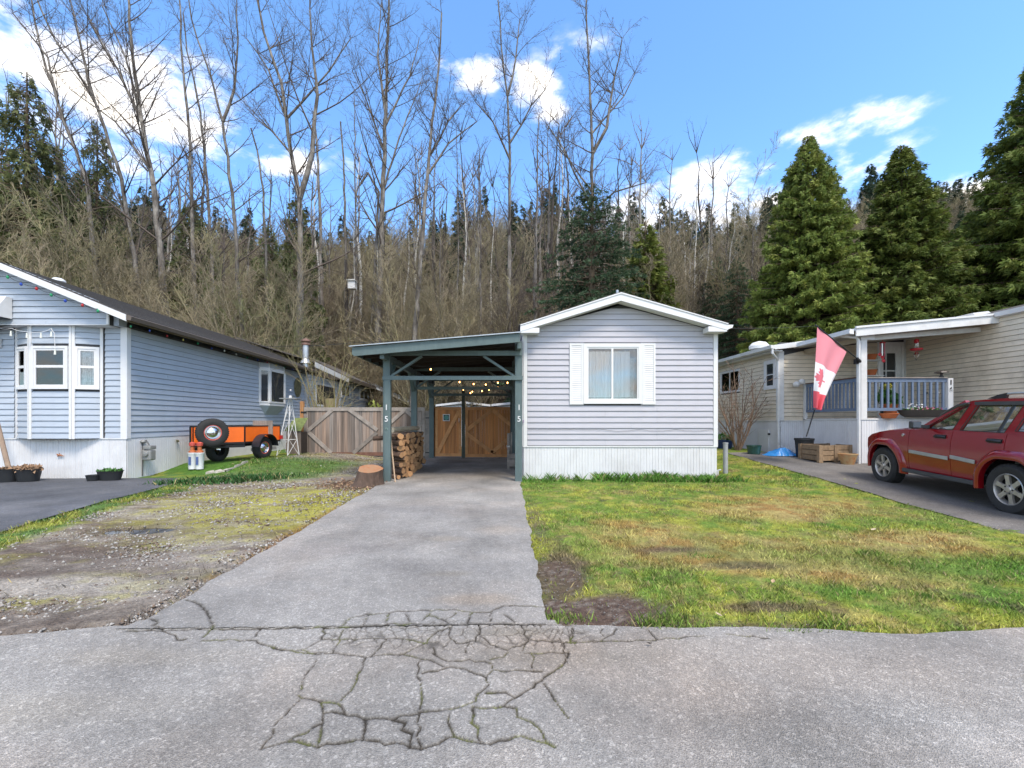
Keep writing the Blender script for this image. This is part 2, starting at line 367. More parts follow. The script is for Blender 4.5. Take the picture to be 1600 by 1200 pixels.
def rdrive_l(y): return np.interp(y, [2, 3, 5.1, 7.9, 9.5, 13, 30], [5.2, 5.5, 6.1, 6.7, 6.85, 7.05, 7.4])+(fbm(y*0+22, y, 2, 4, .6)-.5)*.12
# the wide ground under everything
n = 120
gx, gy = np.meshgrid(np.linspace(-1, 1, n)**3*500, np.concatenate([np.linspace(-120, 0, 12), np.linspace(1, 40, 60), np.linspace(42, 600, 30)]))
gz = hgt(gx, gy)-.05
gz = gz - .0
WOODF = mat('forest_floor', (.075, .055, .03), .95, col2=(.05, .07, .02), var=.3, vs=1.2, bump=.6, bs=12, dist=.05)
g = link('ground', gridmesh('ground', gx, gy, gz, WOODF)); tag(g, kind='structure')
# lawn right of the drive
def axis(a, b, st): return np.arange(a, b+st*.5, st)
x, y = np.meshgrid(axis(.2, 8.4, .04), np.concatenate([axis(2.5, 6, .035), axis(6.06, 18.4, .07)]))
c = lawn_col(x, y); bw = bare(x, y); c = lerp(c, C_DIRT, bw)
c = lerp(c, C_GRAV, bw*sstep(fbm(x, y, 30, 2), .62, .72)*.5)
z = hgt(x, y)+(fbm(x, y, 1.5, 4)-.5)*.05*sstep(y, 2.9, 3.6)+(fbm(x, y, 9, 3)-.5)*.018 - bw*.02
z = np.where(y < road_edge(x)+.05, z-.03, z)
o = link('lawn', gridmesh('lawn', x, y, z, GM, c.reshape(-1, 3))); tag(o, kind='structure')
# gravel and moss yard left of the drive
x2, y2 = np.meshgrid(axis(-9.2, -2.2, .045), np.concatenate([axis(2.2, 7, .04), axis(7.08, 18.4, .08)]))
def yard_col(x, y):
    c = np.zeros(np.shape(x)+(3,))+np.array(C_GRAV)
    c = lerp(c, C_DIRT, sstep(fbm(x*.6+3, y*1.7, 1.5, 6, .8), .40, .60)*.78)
    c = lerp(c, C_GRAV, sstep(fbm(x*.6-8, y*1.7+4, 1.3, 5, .6), .5, .62)*.6)
    c = lerp(c, C_MOSS, sstep(fbm(x*.7+8, y*1.4, 2.0, 6, .75), .52, .64)*.5)
    for (px, py, rx, ry) in [(330,820,1.3,.7),(450,775,1.6,1.2),(360,790,1.2,.8),(520,790,.5,1.0),(560,770,.8,1.2)]:
        w = ell(x, y, px, py, rx, ry, .7); c = lerp(c, C_MOSS, w*(.25+.5*sstep(fbm(x+3, y*1.3, 3.5, 5, .75), .42, .6)))
    for (px, py, rx, ry) in [(215,830,.75,.4),(100,870,1.2,.35),(150,890,1.5,.25),(320,905,.5,.2),(120,960,.9,.16),(40,980,1.0,.15)]:
        c = lerp(c, C_MUD, ell(x, y, px, py, rx, ry, .8)*.7*(.5+.5*sstep(fbm(x, y, 6, 4, .8), .4, .6)))
    for (px, py, rx, ry) in [(470,745,1.6,.9),(420,725,2.0,.9),(290,880,.9,.3),(60,920,.9,.18),(220,915,.8,.2),(340,850,.5,.2)]:
        c = lerp(c, (.36, .33, .29), ell(x, y, px, py, rx, ry, .9)*.4)
    e = x-ldrive_r(y)             # green strip along the neighbour's asphalt
    w = (1-sstep(e+(fbm(x, y, 2, 4)-.5)*.5, .45, .75))*sstep(y, 3, 4); c = lerp(c, C_LUSH, w*.85); c = lerp(c, C_MOSS, w*sstep(fbm(x, y, 3, 3), .5, .65)*.6)
    w = sstep(y+x*.25+(fbm(x, y, 1, 3)-.5)*1.2, 8.4, 9.3)*sstep(-x, 3.9+.0*x, 4.9); c = lerp(c, C_LUSH, w*.8*sstep(14.6-y, 0, 1.5))
    w = sstep(fbm(x, y, 2, 3), .4, .5)*(1-sstep(np.abs(x-drive_l(y)), .04, .22)); c = lerp(c, C_RUST, w*.55)
    w = (1-sstep(np.hypot((x+3.1)/.9, (y-9.3)/.7), .6, 1.1)); c = lerp(c, (.09, .055, .035), w*.85)
    return c*(.6+.8*fbm(x, y, 10, 4, .75))[..., None]
yc = yard_col(x2, y2)
PUD = G(218, 828)
def puddle(x, y): return 1-sstep(np.hypot((x-PUD[0])/.42, (y-PUD[1])/.17)+(fbm(x, y, 4, 3)-.5)*.9, .7, 1.15)
z2 = hgt(x2, y2)+(fbm(x2, y2, 1.3, 4)-.5)*.05+(fbm(x2, y2, 11, 3)-.5)*.02-puddle(x2, y2)*.035
z2 = np.where(x2 > drive_l(y2)-.15, z2-.02, z2); z2 = np.where(x2 < ldrive_r(y2)+.08, z2-.03, z2); z2 = np.where(y2 < road_edge(x2)+.06, z2-.03, z2)
o = link('gravel_yard', gridmesh('gravel_yard', x2, y2, z2, GM, yc.reshape(-1, 3))); tag(o, kind='structure')
# puddle
b = MB(); k = 40; b.add([(PUD[0], PUD[1], 0)]+[(PUD[0]+math.cos(t*2*math.pi/k)*.50*(1+.25*math.sin(3*t*2*math.pi/k+1)), PUD[1]+math.sin(t*2*math.pi/k)*.2, 0) for t in range(k)], [(0, i+1, (i+1) % k+1) for i in range(k)])
o = b.build('puddle', mat('puddle_water', (.05, .042, .036), .03, var=0, spec=1.0)); o.location.z = H(*PUD)-.018; tag(o, kind='structure')

# ---------------------------------------------------------------- asphalt
def asphalt(name, base, speck=.5, tint=None, tn=.0, size=170):
    m = bpy.data.materials.new(name); m.use_nodes = True; nt = m.node_tree; N = nt.nodes; L = nt.links; b = N['Principled BSDF']
    b.inputs['Roughness'].default_value = .85; b.inputs['Specular IOR Level'].default_value = .3
    ge = N.new('ShaderNodeNewGeometry'); pos = ge.outputs['Position']
    def noise(s, d=4, r=.6):
        n = N.new('ShaderNodeTexNoise'); n.inputs['Scale'].default_value = s; n.inputs['Detail'].default_value = d; n.inputs['Roughness'].default_value = r; L.new(pos, n.inputs['Vector']); return n.outputs[0]
    def mr(v, a, b_, c, d):
        n = N.new('ShaderNodeMapRange'); L.new(v, n.inputs[0])
        for i, q in enumerate((a, b_, c, d)): n.inputs[1+i].default_value = q
        return n.outputs[0]
    def mul(a, b_):
        n = N.new('ShaderNodeMath'); n.operation = 'MULTIPLY'; L.new(a, n.inputs[0]); L.new(b_, n.inputs[1]); return n.outputs[0]
    vo = N.new('ShaderNodeTexVoronoi'); vo.inputs['Scale'].default_value = size; L.new(pos, vo.inputs['Vector'])
    sp = N.new('ShaderNodeSeparateColor'); L.new(vo.outputs['Color'], sp.inputs[0])
    v = mul(mr(noise(.9, 6), .3, .7, .70, 1.28), mr(noise(14, 5, .75), .3, .7, .85, 1.15))
    v = mul(v, mr(sp.outputs[0], 0, 1, 1-speck*.7, 1+speck*.7))
    v2 = N.new('ShaderNodeTexVoronoi'); v2.inputs['Scale'].default_value = size*.45; L.new(pos, v2.inputs['Vector'])
    s2 = N.new('ShaderNodeSeparateColor'); L.new(v2.outputs['Color'], s2.inputs[0])
    v = mul(v, mr(s2.outputs[1], .84, .95, 1, 1+speck*1.1))
    c = N.new('ShaderNodeVectorMath'); c.operation = 'SCALE'
    mx = N.new('ShaderNodeMix'); mx.data_type = 'RGBA'; mx.inputs[6].default_value = (*base, 1); mx.inputs[7].default_value = (*(tint or base), 1)
    L.new(mr(noise(.55, 4), .48, .66, 0, tn), mx.inputs[0]); L.new(mx.outputs[2], c.inputs[0]); L.new(v, c.inputs['Scale'])
    at = N.new('ShaderNodeAttribute'); at.attribute_name = 'Col'
    m2 = N.new('ShaderNodeMix'); m2.data_type = 'RGBA'; m2.blend_type = 'MULTIPLY'; m2.inputs[0].default_value = 1; L.new(c.outputs[0], m2.inputs[6]); L.new(at.outputs['Color'], m2.inputs[7])
    L.new(m2.outputs[2], b.inputs['Base Color'])
    bp = N.new('ShaderNodeBump'); bp.inputs['Strength'].default_value = .8; bp.inputs['Distance'].default_value = .006
    L.new(vo.outputs['Distance'], bp.inputs['Height']); L.new(bp.outputs[0], b.inputs['Normal'])
    return m
ASP = asphalt('old_asphalt', (.27, .255, .235), .40, (.31, .27, .232), .9, 185)
ASD = asphalt('drive_asphalt', (.265, .252, .235), .36, (.305, .275, .245), .9, 200)
ASB = asphalt('dark_asphalt', (.085, .088, .098), .3, (.13, .13, .135), .8, 190)
ASR = asphalt('right_asphalt', (.125, .118, .112), .4, (.17, .155, .14), .8, 170)
# cracks: traced polylines, turned into ground points
K5 = lambda l: [(a/3, 740+b/3) for a, b in l]
K6 = lambda l: [(400+a/3, 740+b/3) for a, b in l]
K7 = lambda l: [(800+a/3, 740+b/3) for a, b in l]
CR = [K5(l) for l in ([(600,744),(800,740),(1000,738),(1200,735)],[(870,600),(940,625),(975,670),(995,710),(980,745),(950,775)],[(700,690),(735,700),(730,730),(690,745)],[(740,730),(800,760),(870,785)],[(950,790),(1100,785),(1200,790),(1260,815),(1330,835),(1400,845),(1500,855)])]
CR += [K6(l) for l in ([(0,735),(150,732),(400,727),(560,720),(760,717),(900,715),(1060,714),(1360,716)],
 [(400,727),(440,690),(520,668),(640,660),(800,650),(900,650),(1010,660),(1100,660),(1160,630),(1260,630),(1350,637)],
 [(500,722),(530,670)],[(610,715),(625,665)],[(720,712),(700,670)],[(780,700),(820,660)],[(905,712),(840,680),(800,675)],[(880,700),(940,662)],[(985,714),(1015,662)],[(1100,705),(1105,665)],[(1215,710),(1160,670)],
 [(0,800),(120,830),(350,850),(510,870),(560,862),(680,852),(780,880),(880,915)],[(20,730),(0,770)],[(310,785),(320,730)],[(220,835),(310,785),(400,783),(500,780),(680,780),(790,800)],[(360,850),(410,740)],[(540,865),(610,790)],
 [(300,868),(250,930),(215,1000),(215,1060),(160,1110),(95,1175),(20,1300)],[(215,1060),(300,1075),(385,1085),(440,1030),(490,930),(515,870)],[(300,1075),(315,1130),(310,1175),(290,1290)],[(385,1085),(430,1140),(600,1155),(760,1135)],
 [(770,885),(755,960),(775,1030),(770,1110),(755,1175),(780,1300)],[(760,1125),(860,1120),(980,1095),(1030,1075),(1070,1020),(1080,960),(1110,930),(1105,900)],[(780,945),(850,935),(910,915)],[(910,915),(1000,935),(1080,965)],
 [(670,860),(760,820),(800,800),(850,745),(910,725),(905,770),(940,805),(1030,790),(1050,745),(1040,715)],[(1050,770),(1100,810),(1180,835),(1240,815),(1280,780),(1255,760),(1240,715)],[(830,850),(900,890),(1000,880),(1100,900)],
 [(1100,880),(1160,870),(1180,845)],[(1120,930),(1250,930),(1340,935)],[(1280,785),(1440,800),(1500,795)],[(1260,850),(1460,848)],[(1290,850),(1300,930)],[(1250,840),(1280,790)],[(1475,800),(1480,725)],[(1440,840),(1440,800)],
 [(990,800),(985,850)],[(840,850),(830,820)],[(1465,845),(1450,890),(1370,950),(1300,1010),(1215,1060),(1170,1035),(1080,1035)],[(1350,995),(1400,1070),(1450,1140)],[(1215,1060),(1160,1100),(1050,1110),(1015,1100)],
 [(1160,1100),(1220,1110),(1225,1150),(1290,1175),(1400,1290)],[(900,1175),(910,1130)],[(1010,1175),(1015,1110)],[(640,1160),(700,1175),(720,1290)],[(315,1130),(400,1130),(430,1140)],[(20,1300),(150,1262),(290,1290),(500,1255),(720,1290),(780,1300),(930,1240),(1060,1275),(1250,1240),(1400,1290)],[(900,1175),(930,1240)],[(1010,1175),(1060,1275)],[(510,1155),(500,1255)],[(310,1175),(150,1262)])]
CR += [K7(l) for l in ([(180,718),(300,722)],[(220,800),(440,795),(560,795),(700,785),(900,770)],[(270,800),(280,730)],[(430,770),(425,735)],[(640,740),(680,785)],[(380,800),(450,770),(490,735)],[(1000,760),(1200,780)],[(240,1130),(270,1160)])]
segs = []; rc = random.Random(5)
for l in CR:
    w = [np.array(G(a, b)) for a, b in l]; wd = rc.uniform(.0032, .0058)
    for a, b in zip(w, w[1:]):
        L_ = np.linalg.norm(b-a); k = max(1, int(L_/.035)); prev = a; nrm = np.array([-(b-a)[1], (b-a)[0]])/max(L_, 1e-6)
        for i in range(1, k+1):
            p = a+(b-a)*i/k
            if i < k: p = p+nrm*rc.gauss(0, .0075)
            segs.append((prev, p, wd*rc.uniform(.6, 1.5))); prev = p
SA = np.array([s[0] for s in segs]); SB = np.array([s[1] for s in segs]); SW = np.array([s[2] for s in segs])
def crackmask(x, y):
    sh = x.shape; p = np.stack([x.ravel(), y.ravel()], 1); out = np.full(len(p), 9.0)
    for a, b, w in zip(SA, SB, SW):
        lo = np.minimum(a, b)-.035; hi = np.maximum(a, b)+.035
        idx = np.nonzero((p[:, 0] > lo[0]) & (p[:, 0] < hi[0]) & (p[:, 1] > lo[1]) & (p[:, 1] < hi[1]))[0]
        if not len(idx): continue
        q = p[idx]; d = b-a; t = np.clip(((q-a)@d)/max(d@d, 1e-9), 0, 1); ee = q-a-t[:, None]*d; dd = np.hypot(ee[:, 0], ee[:, 1]*.6)
        out[idx] = np.minimum(out[idx], dd/w)
    return out.reshape(sh)
_vr = np.random.RandomState(8); VS = np.stack([_vr.uniform(-2.2, 1.3, 420), _vr.uniform(2.25, 3.15, 420)], 1)
def alligator(x, y):
    w = np.exp(-((x+.25)/1.15)**2-((y-2.72)/.24)**2); m = (w > .2).ravel(); out = np.zeros(x.size)
    if m.any():
        p = np.stack([x.ravel()[m]+(fbm(x, y, 14, 3)-.5).ravel()[m]*.05, y.ravel()[m]+(fbm(x+9, y, 14, 3)-.5).ravel()[m]*.05], 1); b1 = np.full(len(p), 9.); b2 = np.full(len(p), 9.)
        for s in VS: d = np.hypot(p[:, 0]-s[0], (p[:, 1]-s[1])*.8); b2 = np.where(d < b1, b1, np.minimum(b2, d)); b1 = np.minimum(b1, d)
        out[m] = (1-sstep(b2-b1, .002, .0075))*sstep(w.ravel()[m]*(.6+.8*fbm(p[:, 0], p[:, 1], 3, 3)), .42, .62)
    return out.reshape(x.shape)
def asph_sheet(name, X, Y, Z, m, stains=(), kind='structure'):
    d = crackmask(X, Y); k = np.maximum(1-sstep(d, .5, 1.15), .62*alligator(X, Y)); halo = 1-sstep(d, 1, 3)
    Z = Z-.011*k
    c = np.ones(X.shape+(3,))
    if name == 'driveway':
        for tx in (-1.85, -.32): c = c*(1-.13*np.exp(-((X-tx-.1*(fbm(X, Y, .5, 2)-.5))/.24)**2)*sstep(fbm(X, Y*.5, 2.2, 4), .3, .6))[..., None]
    if name == 'road': c = c*(1-.14*np.exp(-((Y-1.95)/.22)**2)*sstep(fbm(X*.4, Y, 2.2, 4), .3, .6))[..., None]*(.90+.2*fbm(X, Y, 1.8, 5, .7))[..., None]
    for (px, py, rx, ry, col, w) in stains: c = lerp(c, col, ell(X, Y, px, py, rx, ry, .8)*w)
    c = c*(1-.18*halo)[..., None]; c = lerp(c, (.14, .125, .10), k*.96)
    dm = fbm(X, Y, 6, 3)*k; c = lerp(c, (.45, .55, .16), sstep(dm, .52, .62)*.7)
    o = link(name, gridmesh(name, X, Y, Z, m, c.reshape(-1, 3))); tag(o, kind=kind); return o
xs = np.concatenate([np.linspace(-40, -6, 12)[:-1], axis(-6, -3.01, .05), axis(-3, 2.2, .0072), axis(2.25, 7, .05), np.linspace(7.2, 40, 12)])
v = np.concatenate([np.linspace(0, .55, 8)[:-1], np.linspace(.55, 1, 150)])
X, V = np.meshgrid(xs, v); Y0 = -4.2
YE = road_edge(X); YE = np.where((X > -2.45) & (X < .36), np.maximum(YE, 2.93), YE); Y = Y0+(YE-Y0)*(1-(1-V)*(1-V*0)); 
# rows are concentrated in the visible strip in front of the camera
v = np.concatenate([np.linspace(-4.2, 1.55, 8)[:-1], np.linspace(1.55, 3.0, 215)])
t = np.clip((v+4.2)/(7.2), 0, 1)
X, V = np.meshgrid(xs, v)
Y = np.where(V < 1.55, V, 1.55+(V-1.55)/1.45*(YE[0][None]-1.55))
Z = .012+(fbm(X, Y, 1.2, 3)-.5)*.008*np.clip((YE[0][None]-Y)*8, 0, 1)
asph_sheet('road', X, Y, Z, ASP, [(900,1010,.9,.12,(1.0,.93,.86),.8),(1150,1040,1.6,.3,(1.04,.97,.91),.8),(850,1030,.5,.1,(.8,.76,.7),.7),(200,1030,.4,.1,(1.06,1.0,.9),.5),(60,1110,.5,.12,(1.0,.95,.85),.4),(800,990,.35,.05,(.72,.7,.64),.7)])
# own driveway and carport slab
yy = np.concatenate([axis(2.80, 3.5, .0095), axis(3.53, 6, .03), axis(6.06, 16.6, .09)])
u = np.linspace(0, 1, 240); U, YY = np.meshgrid(u, yy)
DL = drive_l(yy)[:, None]; DR = drive_r(yy)[:, None]; XX = DL+(DR-DL)*U
ye = np.interp(XX[0], [-3, -2.3, -1.2, .3, 1], [2.785, 2.80, 2.828, 2.862, 2.866])+(fbm(XX[0], XX[0]*0, 9, 4, .7)-.5)*.02
Y = np.where(YY < 3.5, ye[None]+(YY-2.8)/(.7)*(3.5-ye[None]), YY)
Z = .0175+(fbm(XX, Y, 1, 3)-.5)*.02*sstep(Y, 3, 4)
drive_patches = [(700,722,.8,1.6,(.42,.38,.35),.8),(730,745,1.3,.8,(.68,.64,.6),.6),(760,742,.6,.8,(.62,.56,.5),.6),(640,800,.8,.5,(.84,.84,.86),.8),(690,890,.5,.2,(.80,.80,.81),.8),(620,880,.25,.12,(.78,.78,.79),.7),  # darker and paler patches; the broad dark ones lie at the carport
       (480,830,.5,.3,(1.1,1.1,1.1),.6),(560,815,.5,.5,(1.1,1.1,1.1),.6),(740,940,.25,.08,(1.1,.98,.85),.7),(780,830,.3,.2,(1.1,.98,.86),.6),(700,900,.15,.06,(.72,.68,.6),.6),(520,860,.6,.2,(.88,.88,.9),.7),(700,845,.2,.1,(1.1,1,.85),.5)]
asph_sheet('driveway', XX, Y, Z, ASD, drive_patches)
# neighbour's fresh asphalt on the left
yy = np.concatenate([axis(2.35, 7, .08), axis(7.1, 10.2, .1)]); u = np.linspace(0, 1, 60)**1.0; U, YY = np.meshgrid(u, yy)
XL = np.full((len(yy), 1), -16.0); XR = ldrive_r(yy)[:, None]; XX = XL+(XR-XL)*(1-(1-U)**2)
yt = 10.12; Y = YY
Z = hgt(XX, Y)+.014+(fbm(XX, Y, .8, 3)-.5)*.02
asph_sheet('neighbour_driveway', XX, Y, Z, ASB, [(40,800,1.2,.6,(1.6,1.6,1.62),.7),(200,755,1.0,.5,(1.3,1.3,1.3),.4)])
# right hand driveway
yy = np.concatenate([axis(2.75, 8, .08), axis(8.1, 13.7, .12)]); U, YY = np.meshgrid(np.linspace(0, 1, 70), yy)
XL = rdrive_l(yy)[:, None]; XX = XL+(16-XL)*U**1.5; Z = hgt(XX, YY)+.014+(fbm(XX, YY, .8, 3)-.5)*.015
asph_sheet('far_driveway', XX, YY, Z, ASR, [(1400,760,.8,.8,(.75,.72,.7),.6),(1300,730,2.0,2.0,(1.15,1.1,1.0),.5)])

# ---------------------------------------------------------------- grass
def blades(name, n, xr, yr, mask, colf, hmin, hmax, seed, wid=.0035):
    r = np.random.RandomState(seed)
    # density follows apparent size: more blades near the camera
    u = r.rand(n); y = yr[0]*(yr[1]/yr[0])**u; x = xr[0]+(xr[1]-xr[0])*r.rand(n)
    k = r.rand(n) < mask(x, y); x = x[k]; y = y[k]; n = len(x)
    z = hgt(x, y)-.012; h = (hmin+(hmax-hmin)*r.rand(n)**2)*(.6+.8*fbm(x, y, 3, 3))
    a = r.rand(n)*2*np.pi; ln = .25+r.rand(n)*.75; w = wid*(.7+.6*r.rand(n))*(1+y*.16)
    dx, dy = np.cos(a), np.sin(a); b = r.rand(n)*2*np.pi; lx, ly = np.cos(b)*ln*h, np.sin(b)*ln*h
    p0 = np.stack([x-dx*w, y-dy*w, z], 1); p1 = np.stack([x+dx*w, y+dy*w, z], 1)
    p2 = np.stack([x+lx*.45+dx*w*.7, y+ly*.45+dy*w*.7, z+h*.6], 1); p3 = np.stack([x+lx, y+ly, z+h], 1)
    v = np.stack([p0, p1, p2, p3], 1).reshape(-1, 3); i = np.arange(n)*4
    f = np.concatenate([np.stack([i, i+1, i+2], 1), np.stack([i, i+2, i+3], 1)])
    c = colf(x, y)*(.5+1.1*r.rand(n))[:, None]
    dead = r.rand(n) < .10; c[dead] = np.array([.34, .27, .13])*(.7+.5*r.rand(dead.sum()))[:, None]
    c = np.repeat(c, 4, 0)
    m = mat('grass_blade', (.1, .1, .1), .6, var=0, attr='Col', spec=.25)
    o = link(name, npmesh(name, v, f, m, c)); return tag(o, kind='stuff')
def lawnmask(x, y):
    m = (x > drive_r(y)+.0)*(y > road_edge(x)+.015)*(x < rdrive_l(y)+.02)
    m = m*~((x > .45)*(x < 5.02)*(y > 10.02))
    c = np.clip(1.05-bare(x, y)*1.3, 0.02, 1)
    c = c*np.clip(1.25-ell(x, y, 1080, 860, 1.0, .45, .6)*.6-ell(x, y, 1380, 850, .9, .45, .6)*.55-ell(x, y, 1250, 790, 1.2, .8, .6)*.4, .2, 1)
    return m*c*(.25+.75*sstep(fbm(x, y, 2.5, 4), .32, .5))
blades('lawn_grass', 420000, (.3, 8.3), (2.7, 15.5), lawnmask, lambda x, y: lawn_col(x, y)*1.25, .012, .05, 1, .0022)
blades('long_grass', 16000, (.42, 5.4), (9.55, 10.07), lambda x, y: sstep(fbm(x, y*3, 2.6, 4), .46, .62)*(.22+.9*np.exp(-((x-3.9)/.7)**2)+.5*np.exp(-((x-2.0)/.5)**2)), lambda x, y: np.zeros((len(x), 3))+np.array(C_LUSH)*1.15, .07, .22, 2, .0035)
tuf = [(1025+800-800, 975), (1090, 870), (1360, 868), (1050, 760), (860, 825), (880, 965), (1300, 980), (1240, 996-6), (1050, 968), (960, 765), (1150, 762), (1410, 885)]
def tufm(x, y):
    m = np.zeros(len(x))
    for t in tuf:
        cx, cy = G(*t); m = np.maximum(m, np.exp(-((x-cx)/.13)**2-((y-cy)/.07)**2))
    return m
blades('grass_tufts', 130000, (.3, 4.8), (2.75, 10), tufm, lambda x, y: np.zeros((len(x), 3))+np.array(C_GRASS)*1.0, .03, .075, 3, .0022)
def yardmask(x, y):
    e = x-ldrive_r(y); w = (1-sstep(e+(fbm(x, y, 2, 4)-.5)*.5, .45, .7))*(e > -.03)*(y < 10.2)
    w = np.maximum(w, .85*sstep(y+x*.25+(fbm(x, y, 1, 3)-.5)*1.2, 8.4, 9.2)*sstep(-x, 3.9, 4.9)*(1-sstep(y, 15.5, 16)))
    w = np.maximum(w, .10*sstep(fbm(x*.7+8, y*1.4, 1.4, 5, .65), .5, .62))
    w = np.maximum(w, .35*ell(x, y, 450, 775, 1.6, 1.2, .7)*sstep(fbm(x, y, 3, 3), .45, .6))
    w = np.maximum(w, .25*(1-sstep(np.abs(x-drive_l(y)+.05), .0, .15)))
    return w*(x > -9.0)*(x < drive_l(y)+.01)*(y > road_edge(x)+.03)*(x > ldrive_r(np.minimum(y, 10.1))-.02)
blades('yard_grass', 170000, (-9.0, -2.3), (2.9, 16), yardmask, lambda x, y: yard_col(x, y)*.95, .02, .065, 4, .0026)
# ivy and rough grass beside the neighbour's asphalt
blades('rough_grass', 26000, (-7.6, -4.6), (9.0, 11.0), lambda x, y: .9*np.exp(-((x+6.3+(y-9.8)*-.9)/.55)**2)*np.exp(-((y-9.9)/.5)**2), lambda x, y: np.zeros((len(x), 3))+np.array((.03, .085, .02)), .05, .15, 5, .006)
# weeds in the road joint
def wm(x, y):
    m = np.zeros(len(x))
    for t in [(290,1000),(440,1015),(635,978),(575,1000),(625,1022),(800,978),(815,985),(290,1008),(530,1003),(1310,995),(1385,995),(1480,994),(1590,995),(700,1002),(1240,993)]:
        cx, cy = G(*t); m = np.maximum(m, np.exp(-((x-cx)/.055)**2-((y-cy)/.016)**2))
    return m
blades('joint_weeds', 90000, (-2.2, 4), (2.3, 3.0), wm, lambda x, y: np.zeros((len(x), 3))+np.array((.15, .15, .04)), .008, .03, 6, .0015)
# gravel
def stones(name, n, xr, yr, mask, seed, smin, smax, cols):
    r = np.random.RandomState(seed); u = r.rand(n); y = yr[0]*(yr[1]/yr[0])**u; x = xr[0]+(xr[1]-xr[0])*r.rand(n)
    k = r.rand(n) < mask(x, y); x = x[k]; y = y[k]; n = len(x)
    s = (smin+(smax-smin)*r.rand(n)**3)*(.6+.12*y)
    base = np.array([(1,0,0),(0,1,0),(-1,0,0),(0,-1,0),(.0,.0,.7),(0,0,-.7)]); fc = np.array([(0,1,4),(1,2,4),(2,3,4),(3,0,4),(1,0,5),(2,1,5),(3,2,5),(0,3,5)])
    a = r.rand(n)*6.28; ca, sa = np.cos(a), np.sin(a)
    b = base[None]*(.6+.8*r.rand(n, 6, 1)); bx = b[..., 0]*ca[:, None]-b[..., 1]*sa[:, None]; by = b[..., 0]*sa[:, None]+b[..., 1]*ca[:, None]
    v = np.stack([x[:, None]+bx*s[:, None], y[:, None]+by*s[:, None], (hgt(x, y))[:, None]+b[..., 2]*s[:, None]], -1).reshape(-1, 3)
    f = (np.arange(n)[:, None, None]*6+fc[None]).reshape(-1, 3)
    c = np.array(cols)[r.randint(0, len(cols), n)]*(.7+.6*r.rand(n))[:, None]
    o = link(name, npmesh(name, v, f, mat('stone', (.3,.3,.3), .85, var=.1, attr='Col'), np.repeat(c, 6, 0))); return tag(o, kind='stuff')
stones('gravel', 36000, (-7, -2.3), (2.6, 15), lambda x, y: (.15+.85*sstep(fbm(x*.6-8, y*1.7+4, 1.3, 4), .4, .6))*(x > ldrive_r(np.minimum(y, 10.1))+.4)*(x < drive_l(y)-.02)*(y > road_edge(x)+.02)*(1-puddle(x, y))*(1-.95*sstep(y+x*.25, 8.2, 8.9)*sstep(-x, 3.7, 4.5)), 9, .006, .020,
       [(.30,.285,.26),(.22,.20,.18),(.18,.14,.11),(.34,.32,.29),(.13,.09,.06)])
stones('pebbles', 9000, (.25, 4.5), (2.75, 7), lambda x, y: np.clip(bare(x, y)+.8*(np.abs(x-drive_r(y)-.06) < .07), 0, 1)*(y > road_edge(x))*(x > drive_r(y)-.02)*.7, 10, .004, .010, [(.19,.175,.16),(.14,.12,.10),(.08,.06,.05)])
stones('dandelion_flowers', 700, (3.5, 7), (5, 11), lambda x, y: .12*(x < rdrive_l(y))*sstep(fbm(x, y, 1.5, 3), .5, .6), 15, .008, .014, [(.75,.6,.02),(.8,.68,.05)])
def wchip(x, y): return np.exp(-((x+3.0)/.75)**2-((y-9.25)/.55)**2)*(x < drive_l(y)+.05)
stones('wood_chips', 4200, (-4.4, -2.2), (8.2, 10.6), wchip, 11, .008, .024, [(.20,.12,.07),(.12,.06,.035),(.3,.2,.12),(.08,.045,.03)])
stones('road_grit', 5200, (-4, 5), (1.6, 2.9), lambda x, y: .12+.88*(np.exp(-((x+.3)/1.3)**2-((y-2.7)/.16)**2)+sstep(y-road_edge(x), -.12, 0)*(y < road_edge(x)-.01)), 13, .0025, .007, [(.34,.32,.30),(.22,.2,.18),(.12,.1,.08),(.42,.40,.37)])
stones('drive_litter', 900, (-2.3, .3), (3, 15), lambda x, y: (x > drive_l(y))*(x < drive_r(y))*(.15+.85*(np.abs(x-drive_r(y)) < .25)+.5*(np.abs(x-drive_l(y)) < .3)), 14, .003, .009, [(.10,.07,.04),(.2,.15,.1),(.3,.28,.25)])
# dead leaves lying about
def leaf(px, py, c, lab, s=.03):
    X, Y = G(px, py); b = MB(); pts = [(-1,0,0),(-.5,.35,.10),(.2,.4,.16),(1,.05,.25),(.3,-.35,.12),(-.5,-.3,.05)]
    a = rnd.uniform(0, 6); b.add([(X+(p[0]*math.cos(a)-p[1]*math.sin(a))*s, Y+(p[0]*math.sin(a)+p[1]*math.cos(a))*s, H(X, Y)+.035+p[2]*s) for p in pts]+[(X, Y, H(X, Y)+.03)], [(0,1,6),(1,2,6),(2,3,6),(3,4,6),(4,5,6),(5,0,6)])
    tag(b.build('dead_leaf', mat('dead_leaf_'+c, {'pale':(.45,.36,.24),'tan':(.4,.28,.16),'dark':(.03,.022,.015)}[c], .8, var=.15)), lab, 'leaf', 'dead leaves on the lawn and road')
leaf(1123, 968, 'pale', 'pale curled dead leaf at the near edge of the lawn', .03)
leaf(1208, 915, 'tan', 'tan dead leaf in the middle of the lawn', .04)
leaf(1048, 770, 'pale', 'small pale dead leaf on green grass near the white skirting', .05)
leaf(1365, 832, 'pale', 'pale dead leaf on the rusty moss patch near the right driveway', .05)
leaf(1015, 1014, 'dark', 'dark curled leaf lying on the road below the dirt patch', .02)
